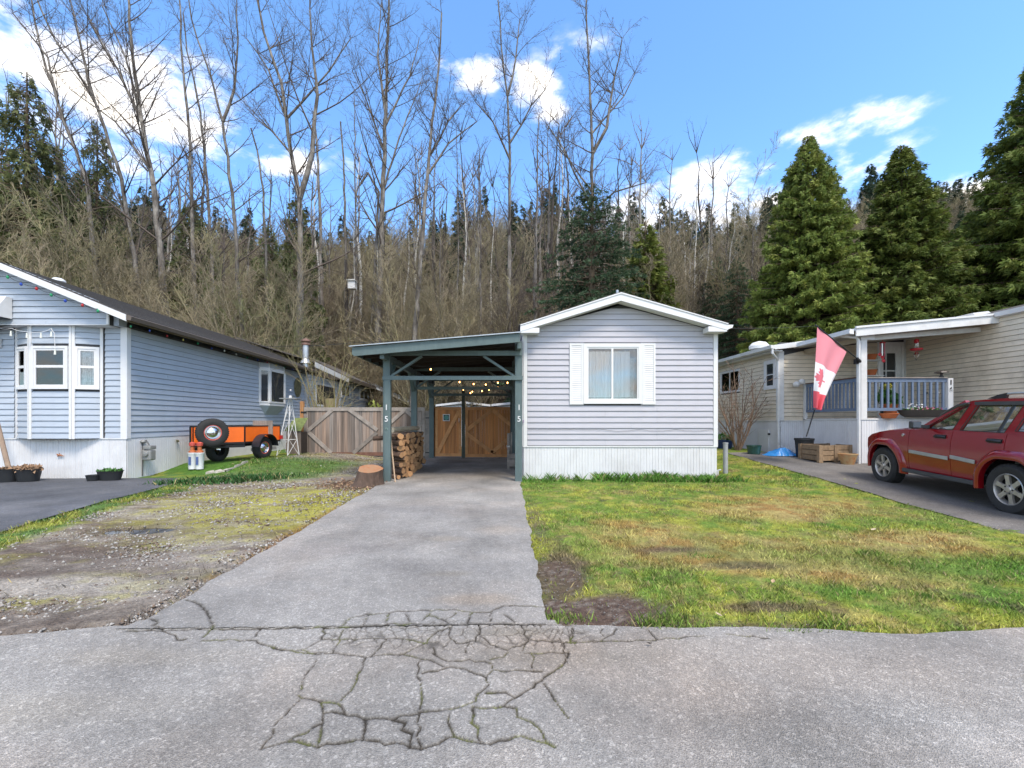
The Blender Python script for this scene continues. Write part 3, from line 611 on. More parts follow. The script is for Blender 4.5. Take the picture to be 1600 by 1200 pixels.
# ---------------------------------------------------------------- wall system
class Wall:
    def __init__(s, O, ang): s.O = Vector(O); s.a = ang; s.u = Vector((math.cos(ang), math.sin(ang), 0)); s.n = Vector((math.sin(ang), -math.cos(ang), 0))
    def pt(s, a, z, d=0): return Vector((s.O.x, s.O.y, 0))+s.u*a+s.n*d+Vector((0, 0, z))
    def M(s): return Matrix.Translation((s.O.x, s.O.y, 0)) @ Matrix.Rotation(s.a, 4, 'Z')
    def box(s, b, a0, a1, z0, z1, d0, d1): return b.box(a0, a1, -d1, -d0, z0, z1, s.M())
_bc = {}
rs = random.Random(21)
def board_mesh(l0, l1, t0, t1, h, m):
    k = (round(l1-l0, 3), round(t0-l0, 3), round(t1-l0, 3), round(h, 3), m.name)
    if k not in _bc:
        b = MB(); g = .0065; pr = [(g, 0), (g, .020), (g+.012, .022), (h, .003), (h, 0)]; W_ = l1-l0  # gap bares the dark core, painting the shade line under each board
        def ends(z): t = z/h; return (t0-l0)*t, W_+(t1-l1)*t
        vs = []
        for side in (0, 1):
            for (z, d) in pr: vs.append((ends(z)[side], -d, z))
        b.add(vs, [(0,1,2,3,4), (9,8,7,6,5)]+[(i, 5+i, 5+(i+1) % 5, (i+1) % 5) for i in range(5)])
        _bc[k] = b.mesh('siding_board', m)
    return _bc[k]
def siding(w, a0, a1, z0, z1, pitch, m, parent, holes=(), clip=None):
    z = z0
    while z < z1-.02:
        zt = min(z+pitch, z1); sp = [(a0, a1, a0, a1)]
        if clip:
            b0, b1 = clip(z); c0, c1 = clip(zt); b0 = max(b0, a0); c0 = max(c0, a0); b1 = min(b1, a1); c1 = min(c1, a1)
            if c1-c0 < .05: break
            sp = [(b0, b1, c0, c1)]
        for (h0, h1, hz0, hz1) in holes:
            if zt-.01 > hz0 and z+.01 < hz1:
                ns = []
                for (b0, b1, c0, c1) in sp:
                    if b0 < h0 < b1: ns.append((b0, h0, c0, h0))
                    if b0 < h1 < b1: ns.append((h1, b1, h1, c1))
                    if h1 <= b0 or h0 >= b1: ns.append((b0, b1, c0, c1))
                sp = ns
        sq = []
        for (b0, b1, c0, c1) in sp:      # vinyl comes in lengths: butt joints at staggered places
            x = b0+rs.choice((1.2, 1.8, 2.4, 3.0, 3.6)); 
            if b1-b0 > 3.7:
                q0, r0 = b0, c0
                while x < b1-.6: sq.append((q0, x-.0015, r0, x-.0015)); q0 = r0 = x+.0015; x += 3.6
                sq.append((q0, b1, r0, c1))
            else: sq.append((b0, b1, c0, c1))
        for (b0, b1, c0, c1) in sq:
            if b1-b0 > .02: place('siding_board', board_mesh(b0, b1, c0, c1, zt-z, m), parent, w.pt(b0, z), (0, 0, w.a))
        z += pitch
_sk = {}
def skirt(w, a0, a1, zb, zt, parent, m, rib=.135, per=3):
    n = max(1, round((a1-a0)/(rib*per))); pw = (a1-a0)/n
    key = (round(pw, 3), m.name)
    if key not in _sk:
        b = MB(); pts = []; r = pw/per
        for i in range(per): x = i*r; pts += [(x+.0, .002), (x+.005, .012), (x+r*.5-.006, .012), (x+r*.5, .005), (x+r*.5+.006, .012), (x+r-.005, .012), (x+r, .002)]
        b.grid([[(x, -d, 0) for x, d in pts], [(x, -d, 1) for x, d in pts]]); _sk[key] = b.mesh('skirting_panel', m)
    for i in range(n):
        zz = zb(a0+i*pw) if callable(zb) else zb
        place('skirting_panel', _sk[key], parent, w.pt(a0+i*pw, zz), (0, 0, w.a), (1, 1, zt-zz))
def window(w, a0, a1, z0, z1, parent, fw=.06, d0=.0, d1=.05, split='v', fm=None, curtain=None, glass=None, bars=.03, at=.5, name='window', back=.25, sill=True):
    fm = fm or WHT; b = MB()
    for (p, q, r, s) in ((a0, a1, z1-fw, z1), (a0, a1, z0, z0+fw), (a0, a0+fw, z0+fw, z1-fw), (a1-fw, a1, z0+fw, z1-fw)): w.box(b, p, q, r, s, d0, d1)
    win = b.build(name, fm, parent); ia, ib, ja, jb = a0+fw, a1-fw, z0+fw, z1-fw
    b = MB(); g = bars*.8; e = d1-.012
    for (p, q, r, s) in ((ia, ib, jb-g, jb), (ia, ib, ja, ja+g), (ia, ia+g, ja+g, jb-g), (ib-g, ib, ja+g, jb-g)): w.box(b, p, q, r, s, d0, e)
    if split == 'v': m_ = ia+(ib-ia)*at; w.box(b, m_-bars/2, m_+bars/2, ja+g, jb-g, d0, e)
    if split == 'h': m_ = ja+(jb-ja)*at; w.box(b, ia+g, ib-g, m_-bars/2, m_+bars/2, d0, e)
    b.build('sash', fm, win)
    cells = [(ia+g, ib-g, ja+g, jb-g)]
    if split == 'v': cells = [(ia+g, m_-bars/2, ja+g, jb-g), (m_+bars/2, ib-g, ja+g, jb-g)]
    if split == 'h': cells = [(ia+g, ib-g, ja+g, m_-bars/2), (ia+g, ib-g, m_+bars/2, jb-g)]
    for (p, q, r, s) in cells:
        b = MB(); w.box(b, p, q, r, s, e-.022, e-.016); b.build('pane', glass or CLR, win)
    if curtain:
        for (ca, cb, cz0, cz1, cm_) in curtain:
            b = MB(); n = 40; rows = []
            for z in (cz0, (cz0+cz1)/2, cz1):
                rows.append([w.pt(ca+(cb-ca)*i/n, z, e-.055+.018*math.sin(i*1.3+.8*math.sin(i*.7))) for i in range(n+1)])
            b.grid(rows); b.build('curtain', cm_, win, smooth=True)
    # dark room behind the glass
    b = MB(); w.box(b, a0, a1, z0, z1, -back-.02, -back)
    for (p, q, r, s) in ((a0-.02, a0, z0, z1), (a1, a1+.02, z0, z1), (a0, a1, z0-.02, z0), (a0, a1, z1, z1+.02)): w.box(b, p, q, r, s, -back, -.001)
    b.build('reveal', INT, win)
    return win

def wallbox(b, w, a0, a1, z0, z1, holes=(), d0=-.10, d1=-.002):
    """solid wall core with openings left out"""
    xs = sorted({a0, a1, *[h[0] for h in holes], *[h[1] for h in holes]}); zs = sorted({z0, z1, *[h[2] for h in holes], *[h[3] for h in holes]})
    for i in range(len(xs)-1):
        for j in range(len(zs)-1):
            cx, cz = (xs[i]+xs[i+1])/2, (zs[j]+zs[j+1])/2
            if not any(h[0] < cx < h[1] and h[2] < cz < h[3] for h in holes): w.box(b, xs[i], xs[i+1], zs[j], zs[j+1], d0, d1)
# ================================================================ MAIN HOME (number 15)
MX0, MX1, MY = .49, 4.97, 10.09
home = thing('mobile_home', 'lavender grey sided mobile home with one shuttered front window beside the open carport', 'house', (2.73, MY, 0))
wf = Wall((MX0, MY, 0), 0); WL = MX1-MX0
PK, EV = 4.02, 3.43; pk = (970-CX)/F*MY-MX0
def clipf(z):
    if z <= EV: return (0, WL)
    t = (z-EV)/(PK-EV); return (pk*t, WL-(WL-pk)*t)
hole = (((918-6)-CX)/F*MY-MX0, ((995+6)-CX)/F*MY-MX0, EYE+(658-626)*MY/F, EYE+(658-543)*MY/F)
zs0 = .77
siding(wf, .09, WL-.09, zs0+.01, PK, .1325, LAV, home, [hole], clipf)
b = MB(); wallbox(b, wf, 0, WL, .75, EV, [hole]); b.prism([wf.pt(0, EV, -.1), wf.pt(WL, EV, -.1), wf.pt(pk, PK+.02, -.1)], wf.n*.098)
LEN = 17.5
for sx, a in ((MX0, -90), (MX1, 90)):  # side walls cores
    b.box(min(sx, sx+.1*(1 if a < 0 else -1)), max(sx, sx+.1*(1 if a < 0 else -1)), MY+.1, MY+LEN, .75, EV)
b.box(MX0, MX1, MY+LEN, MY+LEN+.1, .75, EV); b.build('wall', INT, home)
wr = Wall((MX1, MY, 0), R(90)); siding(wr, .09, LEN, zs0+.01, EV, .1325, LAV, home)
wl = Wall((MX0, MY+LEN, 0), R(-90)); siding(wl, 0, LEN-.09, zs0+.01, EV, .1325, LAV, home)
for (w, a0, a1) in ((wf, 0, .085), (wf, WL-.085, WL), (wr, 0, .085), (wl, LEN-.085, LEN)):
    b = MB(); w.box(b, a0, a1, zs0, EV+.02, -.001, .027); b.build('corner_trim', WHT, home)
b = MB(); wf.box(b, -.01, WL+.01, zs0-.022, zs0+.006, -.01, .03); b.build('base_trim', WHT, home)
skirt(wf, 0, WL, -.03, zs0-.02, home, SKW); skirt(wr, .02, LEN, -.03, zs0, home, SKW, per=6); skirt(wl, 0, LEN-.02, -.03, zs0, home, SKW, per=6)
# window, its surround and shutters
xx = lambda px: (px-CX)/F*MY-MX0
zz = lambda py, Y=MY: EYE+(CY-py)*Y/F
window(wf, xx(911), xx(1003), zz(631), zz(537), home, fw=.085, d0=0, d1=.05, split='v', at=.49, bars=.045,
       curtain=[(xx(919), xx(968), zz(621), zz(549), CRN), (xx(958), xx(984), zz(621), zz(549), CRN), (xx(984), xx(991), zz(621), zz(560), LAC)])
for (p0, p1) in ((889.5, 911), (1003, 1023.5)):
    b = MB(); a0, a1, z0, z1 = xx(p0)+.004, xx(p1)-.004, zz(632), zz(537)
    for q in ((a0, a0+.045, z0, z1), (a1-.045, a1, z0, z1), (a0+.045, a1-.045, z0, z0+.05), (a0+.045, a1-.045, z1-.05, z1)): wf.box(b, *q, 0, .045)
    wf.box(b, a0+.045, a1-.045, z0+.05, z1-.05, 0, .022); sh = b.build('shutter', WHT, home)
    b = MB(); n = 30; hh = (z1-z0-.1)/n
    for i in range(n):
        zc = z0+.05+i*hh; M = wf.M()
        b.add([M @ Vector(p) for p in ((a0+.045, -.040, zc), (a1-.045, -.040, zc), (a1-.045, -.026, zc+hh*.95), (a0+.045, -.026, zc+hh*.95), (a0+.045, -.022, zc), (a1-.045, -.022, zc))], [(0,1,2,3), (0,4,5,1)])
    b.build('louvre', WHT, sh)
# roof with overhang
yo, ov = MY-.30, .33
def slope_slab(b, x0, z0, x1, z1, y0, y1, th):
    b.prism([(x0, y0, z0), (x1, y0, z1), (x1, y0, z1+th), (x0, y0, z0+th)], (0, y1-y0, 0))
xl = (813-CX)/F*yo; xr = (1137-CX)/F*yo; xp = (970-CX)/F*yo; zl = zz(518, yo); zr = zz(516, yo); zp = zz(470, yo)
b = MB(); slope_slab(b, xl, zl+.12, xp, zp+.155, yo+.02, MY+LEN+.3, .03); slope_slab(b, xp, zp+.155, xr, zr+.12, yo+.02, MY+LEN+.3, .03); b.build('roof_deck', SHG, home)
b = MB()
for (xa, za, xb, zb) in ((xl-.03, zl+.145, xp, zp+.19), (xr+.03, zr+.145, xp, zp+.19)):
    n = 14
    for i in range(n):
        t0, t1 = i/n, (i+1)/n; p = [xa+(xb-xa)*t for t in (t0, t1)]; q = [za+(zb-za)*t for t in (t0, t1)]
        b.prism([(p[0], yo-.01, q[0]), (p[1], yo-.01, q[1]), (p[1], yo-.01, q[1]+.006), (p[0], yo-.01, q[0]+.022)], (0, MY+LEN+.3-yo, 0))
tag(b.build('shingles', SHG, home), kind='stuff')
for (xa, za, xb, zb) in ((xl, zl, xp, zp), (xp, zp, xr, zr)):
    b = MB(); b.prism([(xa, yo, za), (xb, yo, zb), (xb, yo, zb+.16), (xa, yo, za+.125)] if xa < xp-.1 else [(xa, yo, za), (xb, yo, zb), (xb, yo, zb+.125), (xa, yo, za+.16)], (0, -.02, 0)); b.build('fascia_board', WHT, home)
    b = MB(); b.prism([(xa, yo-.024, za+.13 if xa == xl else za+.155), (xb, yo-.024, zb+.155 if xb == xp else zb+.13), (xb, yo-.024, zb+.185 if xb == xp else zb+.15), (xa, yo-.024, za+.15 if xa == xl else za+.185)], (0, -.012, 0)); b.build('drip_edge', WHT, home)
    b = MB(); b.prism([(xa, yo, za+.01), (xb, yo, zb+.01), (xb, yo, zb+.02), (xa, yo, za+.02)], (0, MY-yo-.03, 0)); b.build('soffit', WHT, home)
for (xa, xb, zt) in ((xl+.01, MX0+.34, zl), (MX1-.34, xr-.02, zr)):  # boxed eave returns
    b = MB(); b.box(xa, xb, yo-.012, MY-.03, zt-.03, zt+.085); b.build('eave_return', WHT, home)
b = MB(); b.box(xl, MX0-.03, MY, MY+LEN, zl, zl+.02); b.box(MX1+.03, xr, MY, MY+LEN, zr, zr+.02); b.build('side_soffit', WHT, home)
for (xa, s, zt) in ((xr, 1, zr), ):  # gutter along the right eave
    b = MB(); b.prism([(xa, yo-.02, zt+.02), (xa+.10*s, yo-.02, zt+.055), (xa+.12*s, yo-.02, zt+.12), (xa, yo-.02, zt+.12)], (0, LEN, 0)); b.build('gutter', WHT, home)
b = MB(); b.tube([(xp, yo+.3, zp+.2), (xp, yo+.3, zp+.33)], .03, 8); b.build('roof_vent', STL, home)
b = MB(); n = 60
b.tube([wf.pt(.1+(WL-.2)*i/n, zz(671)-.0-.035*abs(math.sin(i*math.pi/12))*(i > 22)+rnd.uniform(-.006, .006), .03) for i in range(n+1)], .004, 4); b.build('cable', BLK, home)
b = MB(); b.box(MX0-.02, MX0+.01, MY-.04, MY-.028, 1.35-.04, 1.35+.03); b.build('light_switch', mat('lilac_plastic', (.3,.25,.35), .5), home)
# ================================================================ CARPORT
cp = thing('carport', 'dark teal timber carport with lean-to metal roof, number 15 on its posts', 'carport', (-1.1, 9.7, 0))
CPY = [9.66, 12.62, 15.75]; XLp, XRp = -2.575, .36
rz = lambda x: 2.80+(x+3.2)*.0745  # underside of the rafters
for i, Y in enumerate(CPY):
    for X in (XLp, XRp):
        b = MB(); wd = .155
        b.box(X-wd/2, X+wd/2, Y, Y+wd, 0.0, rz(X)+.02)
        if X < 0: b.box(X-wd/2+.035, X+wd/2+.02, Y-.035, Y-.002, 0, 2.26)
        p = b.build('post', GRN, cp, bevel=.006)
        if i == 0:
            pz = (EYE+(658-637)*Y/F, EYE+(658-655)*Y/F)
            for ch, z in (('1', pz[0]), ('5', pz[1])):
                text(ch, .175, WHT, p, (X+.01, Y-.042 if X < 0 else Y-.006, z), bold=.001)
            if X < 0:
                b = MB(); b.lathe([(.025, 0), (.032, .008), (.0, .012)], (X+.01, Y-.042, EYE-.18), 10, 'y'); b.build('knob', mat('green_brass', (.2, .3, .25), .5), p)
    b = MB(); b.box(XLp-.08, XRp+.09, Y-.04, Y-.002, 2.26, 2.35); b.build('tie_beam', GRN, cp, bevel=.004)
    b = MB(); b.box(XLp+.08, XRp+.07, Y-.036, Y-.004, 2.80, 2.91); b.build('top_beam', GRN, cp, bevel=.004)
    b = MB(); b.bar((XLp+.02, Y+.06, 2.30), (XLp+.78, Y+.06, 2.80), .05, .09, (0, 1, 0)); b.build('brace', GRN, cp)
    b = MB(); b.bar((XRp-.02, Y+.06, 2.30), (XRp-.78, Y+.06, 2.80), .05, .09, (0, 1, 0)); b.build('brace', GRN, cp)
for X in (XLp, XRp):
    b = MB(); b.box(X-.045, X+.045, 9.3, 16.3, rz(X)-.16, rz(X)-.005); b.build('side_beam', GRN, cp)
    for Y in CPY[:-1]:
        b = MB(); b.bar((X, Y+.13, 2.2), (X, Y+.75, 2.72), .05, .09, (1, 0, 0)); b.build('brace', GRN, cp)
        b = MB(); b.bar((X, Y+2.95-.6, 2.72), (X, Y+2.95+.02, 2.2), .05, .09, (1, 0, 0)); b.build('brace', GRN, cp)
# roof: fascia, rafters, sheathing and ribbed metal
y0, y1 = 9.2, 16.5; xa, xb = -3.2, .37; za, zb = EYE+(658-541.5)*y0/F, EYE+(658-519.5)*y0/F
b = MB(); b.prism([(xa+.05, y0, za-.20), (xb, y0, zb-.20), (xb, y0, zb-.015), (xa+.05, y0, za-.015)], (0, .04, 0)); b.build('fascia_board', GRN, cp)
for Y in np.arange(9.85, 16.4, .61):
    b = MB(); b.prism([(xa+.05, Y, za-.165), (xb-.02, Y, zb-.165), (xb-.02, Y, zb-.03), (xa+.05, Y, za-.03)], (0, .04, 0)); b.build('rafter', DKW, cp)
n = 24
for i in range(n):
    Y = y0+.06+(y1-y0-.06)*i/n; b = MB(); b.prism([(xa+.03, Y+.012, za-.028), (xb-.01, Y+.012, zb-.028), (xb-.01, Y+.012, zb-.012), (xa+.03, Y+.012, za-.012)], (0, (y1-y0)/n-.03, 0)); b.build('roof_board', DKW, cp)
b = MB(); b.box(xa+.02, xa+.05, y0, y1, za-.17, za-.02); b.build('edge_board', GRN, cp)
b = MB(); b.prism([(xa-.03, y0-.05, za-.008), (xb+.02, y0-.05, zb-.008), (xb+.02, y0-.05, zb+.008), (xa-.03, y0-.05, za+.008)], (0, y1-y0+.1, 0)); b.build('metal_roof', STL, cp)
b = MB()
for Y in np.arange(y0, y1, .23): b.bar((xa-.02, Y, za+.012), (xb+.01, Y, zb+.012), .03, .012)
tag(b.build('roof_ribs', STL, cp), kind='stuff')
# string lights
wb = mat('lit_bulb', (1, .6, .25), .3, var=0, emit=((1, .42, .12), 5))
sl = thing('string_lights', 'sagging string of small warm lit bulbs under the carport roof', 'string lights', (-1, 10.5, 2.3))
bulbs = [(673,577,10.4),(718,597,12.3),(740,600,12.3),(759,601,12.3),(778,598,12.3),(793,598,12.2),(778,605,12.9),(715,606,13.8),(719,607,14.2),(724,609,14),(735,614,14.7),(738,612,15.0),(753,611,14.4),(764,609,14)]
for px, py, Y in bulbs:
    p = P(px, py, Y); b = MB(); b.sphere(p, .017, 8, (1, 1, 1.35)); b.build('bulb', wb, sl, smooth=True)
    b = MB(); b.tube([p+Vector((0, 0, .025)), p+Vector((0, 0, .065))], .012, 6); b.build('socket', BLK, sl)
def sagwire(b, pts, sag=.06, r=.005, n=8):
    for a, c in zip(pts, pts[1:]):
        a = Vector(a); c = Vector(c); b.tube([a.lerp(c, t/n)-Vector((0, 0, sag*4*(t/n)*(1-t/n))) for t in range(n+1)], r, 4, False)
b = MB()
sagwire(b, [(-2.5, 9.9, 2.75)]+[P(px, py, Y)+Vector((0, 0, .06)) for px, py, Y in bulbs[:7]]+[(.3, 12.3, 2.55)], .05)
sagwire(b, [(-2.2, 13.5, 2.7)]+[P(px, py, Y)+Vector((0, 0, .06)) for px, py, Y in bulbs[7:]]+[(.2, 14, 2.6)], .04)
b.build('wire', BLK, sl)
# ---------------------------------------------------------------- cedar gates at the back of the carport
GY = 15.82; gz1 = EYE+(658-636)*GY/F
def plank_gate(name, label, X0, X1, Y, z0, z1, m, bm, pw, braces, rail=.11, cat='gate', frame=True, base=None):
    t = thing(name, label, cat, ((X0+X1)/2, Y, z0)); n = max(1, round((X1-X0)/pw)); w = (X1-X0)/n; b = MB()
    b.box(.0012, w-.0012, 0, .02, 0, 1); me = b.mesh('plank', m)
    for i in range(n):
        pz = z0+.02+rnd.uniform(0, .012); place('plank', me, t, (X0+i*w, Y+rnd.uniform(0, .004), pz), (0, 0, 0), (1, 1, z1-pz-rnd.uniform(0, .012)))
    if frame:
        for (a0, a1, c0, c1) in ((X0, X1, z1-rail, z1), (X0, X1, z0, z0+rail)):
            b = MB(); b.box(a0, a1, Y-.03, Y-.003, c0, c1); b.build('rail', base if base is not None and c0 == z0 else bm, t)
        for a in (X0, X1-.10):
            b = MB(); b.box(a, a+.10, Y-.03, Y-.003, z0+rail+.002, z1-rail-.002); b.build('stile', bm, t)
    for (pa, pb) in braces:
        b = MB(); b.bar((pa[0], Y-.018, pa[1]), (pb[0], Y-.018, pb[1]), .024, .13, (0, -1, 0)); b = MB(); d = Vector((pb[0]-pa[0], 0, pb[1]-pa[1])).normalized(); q = Vector((-d.z, 0, d.x))*.065
        A = Vector((pa[0], Y-.032, pa[1])); B_ = Vector((pb[0], Y-.032, pb[1])); b.prism([A-q, B_-q, B_+q, A+q], (0, .026, 0)); b.build('brace', bm, t)
    return t
gx = lambda px: (px-CX)/F*GY
gt = plank_gate('garden_gate', 'cedar plank pedestrian gate with a framed round plaque, at the back of the carport', gx(680), gx(721), GY, .07, gz1, CED, CE2, .10, [((gx(684), .2), (gx(717), gz1-.15))])
b = MB(); cx_, cz_ = gx(697.5), EYE+(658-652.5)*GY/F
for q in ((-.125, .125, .10, .125), (-.125, .125, -.125, -.10), (-.125, -.10, -.10, .10), (.10, .125, -.10, .10)): b.box(cx_+q[0], cx_+q[1], GY-.045, GY-.005, cz_+q[2], cz_+q[3])
pl = b.build('plaque_frame', OWH, gt); b = MB(); b.box(cx_-.1, cx_+.1, GY-.02, GY-.006, cz_-.1, cz_+.1); b.build('plaque_back', DRK, gt)
b = MB(); b.lathe([(.0, -.004), (.085, -.004), (.085, .0)], (cx_, GY-.022, cz_), 20, 'y'); b.build('plaque_disc', mat('verdigris', (.08, .25, .22), .6), gt)
b = MB(); b.tube([(gx(717.5), GY-.05, 1.3), (gx(717.5), GY-.07, 1.36), (gx(717.5), GY-.05, 1.45)], .012, 6); b.build('handle', STL, gt)
gt = plank_gate('driveway_gate', 'wide cedar plank gate with diamond bracing across the back of the carport', gx(727), .58, GY, .04, gz1, CED, CE2, .10,
    [((gx(728), 1.0), (gx(768), gz1-.12)), ((gx(770), gz1-.12), (.5, 1.05)), ((gx(728), .92), (gx(770), .2)), ((gx(768), .2), (.5, .95))])
b = MB(); b.box(gx(721.6), gx(726.4), GY-.05, GY+.07, 0, 2.62); cpost = b.build('gate_post', mat('dark_green_post', (.05, .06, .045), .7, var=.15), None); tag(cpost, 'dark green post standing between the two cedar gates', 'post')
b = MB(); b.box(gx(674.5)+.0, gx(679.5), GY+.09, GY+.12, .05, gz1-.02)
o = b.build('cedar_board', CED); tag(o, 'narrow cedar filler board left of the cedar pedestrian gate', 'board')
# white shed and pale buildings beyond the gates
def simple_shed(label, X0, X1, Y, D, z1, pk_, m, name='shed', roofm=None, win=None, cat='shed', rgh=.25):
    t = thing(name, label, cat, ((X0+X1)/2, Y, 0)); w = Wall((X0, Y, 0), 0)
    b = MB(); b.box(X0, X1, Y+.002, Y+D, -.1, z1); b.prism([(X0, Y+.002, z1), (X1, Y+.002, z1), ((X0+X1)/2, Y+.002, pk_)], (0, D, 0)); b.build('wall', m, t)
    siding(w, .0, X1-X0, .4, z1, .15, m, t, clip=None)
    for s in (0, 1):
        xa = X0-rgh if s == 0 else X1+rgh; xm = (X0+X1)/2; k = (pk_-z1)/((X1-X0)/2); b = MB()
        b.prism([(xa, Y-.2, z1-rgh*k+.02), (xm, Y-.2, pk_+.02), (xm, Y-.2, pk_+.10), (xa, Y-.2, z1-rgh*k+.10)], (0, D+.4, 0)); b.build('roof', roofm or SHG, t)
        b = MB(); b.prism([(xa, Y-.225, z1-rgh*k), (xm, Y-.225, pk_), (xm, Y-.225, pk_+.11), (xa, Y-.225, z1-rgh*k+.11)], (0, .02, 0)); b.build('fascia_board', WHT, t)
    if win: window(w, *win, t, split='v', glass=GLS)
    return t
simple_shed('pale blue cabin seen over the gates behind the carport', -3.4, -.9, 24, 4, 2.18, 2.32, WHP, 'cabin', cat='cabin', win=(1.2, 1.9, 1.3, 2.0))
simple_shed('white shed seen over the wide cedar gate behind the carport', -.3, 2.2, 22.0, 3, 2.12, 2.24, WHT, 'shed')
# weathered armchair by the right post
bn = thing('garden_chair', 'whitish weathered wooden chair inside the carport by the right post', 'chair', (.28, 12.6, 0)); X0, Y0 = .14, 12.2
for (a, c) in ((0, 0), (.38, 0), (0, .45), (.38, .45)):
    b = MB(); b.box(X0+a, X0+a+.05, Y0+c, Y0+c+.05, 0, .62 if c == 0 else 1.0); b.build('leg', GW2, bn)
for i in range(4): b = MB(); b.box(X0, X0+.43, Y0+.05+i*.1, Y0+.13+i*.1, .40, .42); b.build('seat_slat', GW2, bn)
b = MB(); b.box(X0-.01, X0+.44, Y0-.012, Y0-.002, .30, .40); b.box(X0-.01, X0+.44, Y0-.012, Y0-.002, .08, .28); b.build('front_board', GW2, bn)
for a in (0, .38): b = MB(); b.box(X0+a-.02, X0+a+.07, Y0-.03, Y0+.5, .621, .645); b.build('armrest', OWH, bn)
for i in range(4): b = MB(); b.box(X0+.005+i*.108, X0+.10+i*.108, Y0+.46, Y0+.48, .42, 1.0+.04*math.sin(i)); b.build('back_slat', GW2, bn)
# ================================================================ GREY GATE (fence on the left)
FY = 15.98; fx = lambda px: (px-CX)/F*FY; fz = lambda py: EYE+(CY-py)*FY/F
fb, ft = fz(712), fz(636.5)
b = MB(); b.box(fx(469.5), fx(474.5), FY-.04, FY+.07, 0, fz(627)); o = b.build('gate_post', ORW); tag(o, 'reddish new wooden post at the left end of the grey plank gate', 'post')
ghost = plank_gate('yard_gate', 'wide grey weathered plank gate with diamond bracing between trailer and carport', fx(475), fx(600), FY, fb, ft, GWD, GW2, .135,
    [((fx(480), fz(674)), (fx(520), fz(640))), ((fx(482), fz(675)), (fx(518), fz(708))), ((fx(546), fz(640)), (fx(590), fz(672))), ((fx(552), fz(708)), (fx(589), fz(676)))], rail=.13, base=mat('reddish_rail', (.17, .085, .06), .85, var=.25, vs=10))
for z in (fz(644), fz(710)): b = MB(); b.box(fx(471), fx(480), FY-.055, FY-.042, z-.025, z+.025); b.build('hinge', BLK, ghost)
plank_gate('side_gate', 'grey weathered plank gate with one peaked brace, behind the firewood stack', fx(601), fx(664), FY, fb, ft, GWD, GW2, .135,
    [((fx(606), fz(664)), (fx(632), fz(641))), ((fx(634), fz(641)), (fx(660), fz(664)))], rail=.13)
b = MB(); b.box(fx(664.6), fx(671), FY-.04, FY+.08, 0, fz(642)); o = b.build('gate_post', GW2); tag(o, 'pale grey wooden post between the firewood and the cedar gates', 'post')
for z in (fz(653), fz(707)): b = MB(); b.box(fx(665), fx(676), FY-.055, FY-.042, z-.02, z+.02); b.build('hinge', BLK, o)
# ================================================================ LEFT HOME
TH = math.atan2(.034, 1); LX, LY = -8.90, 10.31
lh = thing('mobile_home', 'large blue sided mobile home with bay window at the left of the photo', 'house', (LX-3, LY, 0))
ws = Wall((LX, LY, 0), R(90)+TH); LL = 9.9; zt = .935; EZ = 3.56
sx_ = lambda px, a=LX: None
def s_at(px):   # distance along the side wall where it crosses a photo column
    k = (px-CX)/F; # (LX + u.x s) = k (LY + u.y s)
    return (LX-k*LY)/(k*ws.u.y-ws.u.x)
def zs(px, py): s = s_at(px); return EYE+(CY-py)*(LY+ws.u.y*s)/F
LL = s_at(478)
w1 = (s_at(404.5), s_at(440), zs(404.5, 633), zs(404.5, 573))
siding(ws, .10, LL, zt, EZ, .138, BLU, lh)
b = MB(); ws.box(b, 0, LL, zt-.02, EZ+.05, -.12, -.002); b.build('wall', INT, lh)
b = MB(); ws.box(b, 0, .09, zt, EZ, -.001, .028); b.build('corner_trim', WHT, lh)
skirt(ws, .01, LL, lambda a: H(LX-.03*a, LY+a)-.04, zt, lh, SKW)
# bow window on the side wall
bw = MB(); a0, a1, z0, z1 = w1; D = .26
ax = (a0+.0, a0+(a1-a0)*.42, a1)
bwin = MB()
M = ws.M()
pts = [(a0, 0), (a0+.30, D), (a1-.30, D), (a1, 0)]
b = MB(); b.prism([M @ Vector((p, -d, z1-.07)) for p, d in pts], (0, 0, .07)); b.prism([M @ Vector((p, -d, z0)) for p, d in pts], (0, 0, .10))
for (p, d) in pts: b.box(p-.035, p+.035, -d-.03, -d+.03, z0+.10, z1-.07, M)
bowf = b.build('bow_window', WHT, lh)
for (p, q) in zip(pts, pts[1:]):
    A = M @ Vector((p[0], -p[1]+.0, z0+.1)); B_ = M @ Vector((q[0], -q[1], z0+.1)); h = Vector((0, 0, z1-z0-.17))
    b = MB(); b.add([A, B_, B_+h, A+h], [(0, 1, 2, 3)]); b.build('pane', GL2, bowf)
    b = MB(); d = (B_-A).normalized()
    for C_ in (A+d*.03, B_-d*.07): b.bar(C_+d*.02, C_+d*.02+h, .05, .045)
    b.bar(A+Vector((0,0,.03)), B_+Vector((0,0,.03)), .045, .05); b.bar(A+h-Vector((0,0,.03)), B_+h-Vector((0,0,.03)), .045, .05); b.build('sash', WHT, bowf)
b = MB(); b.add([M @ Vector((p, -d, z0)) for p, d in pts]+[M @ Vector(((a0+a1)/2-.5, -.01, z0-.35)), M @ Vector(((a0+a1)/2+.5, -.01, z0-.35))], [(0,1,4), (1,2,5,4), (2,3,5), (0,3,5,4)]); b.build('window_base', BLU, bowf)
b = MB(); b.prism([M @ Vector((p, -d*.9, z1)) for p, d in pts], (0, 0, EZ-z1)); b.build('window_hood', BLU, bowf)
for (p, d) in pts: b = MB(); b.box(p-.02, p+.02, -d*.9-.02, -d*.9+.02, z1, EZ, M); b.build('trim_strip', WHT, bowf)
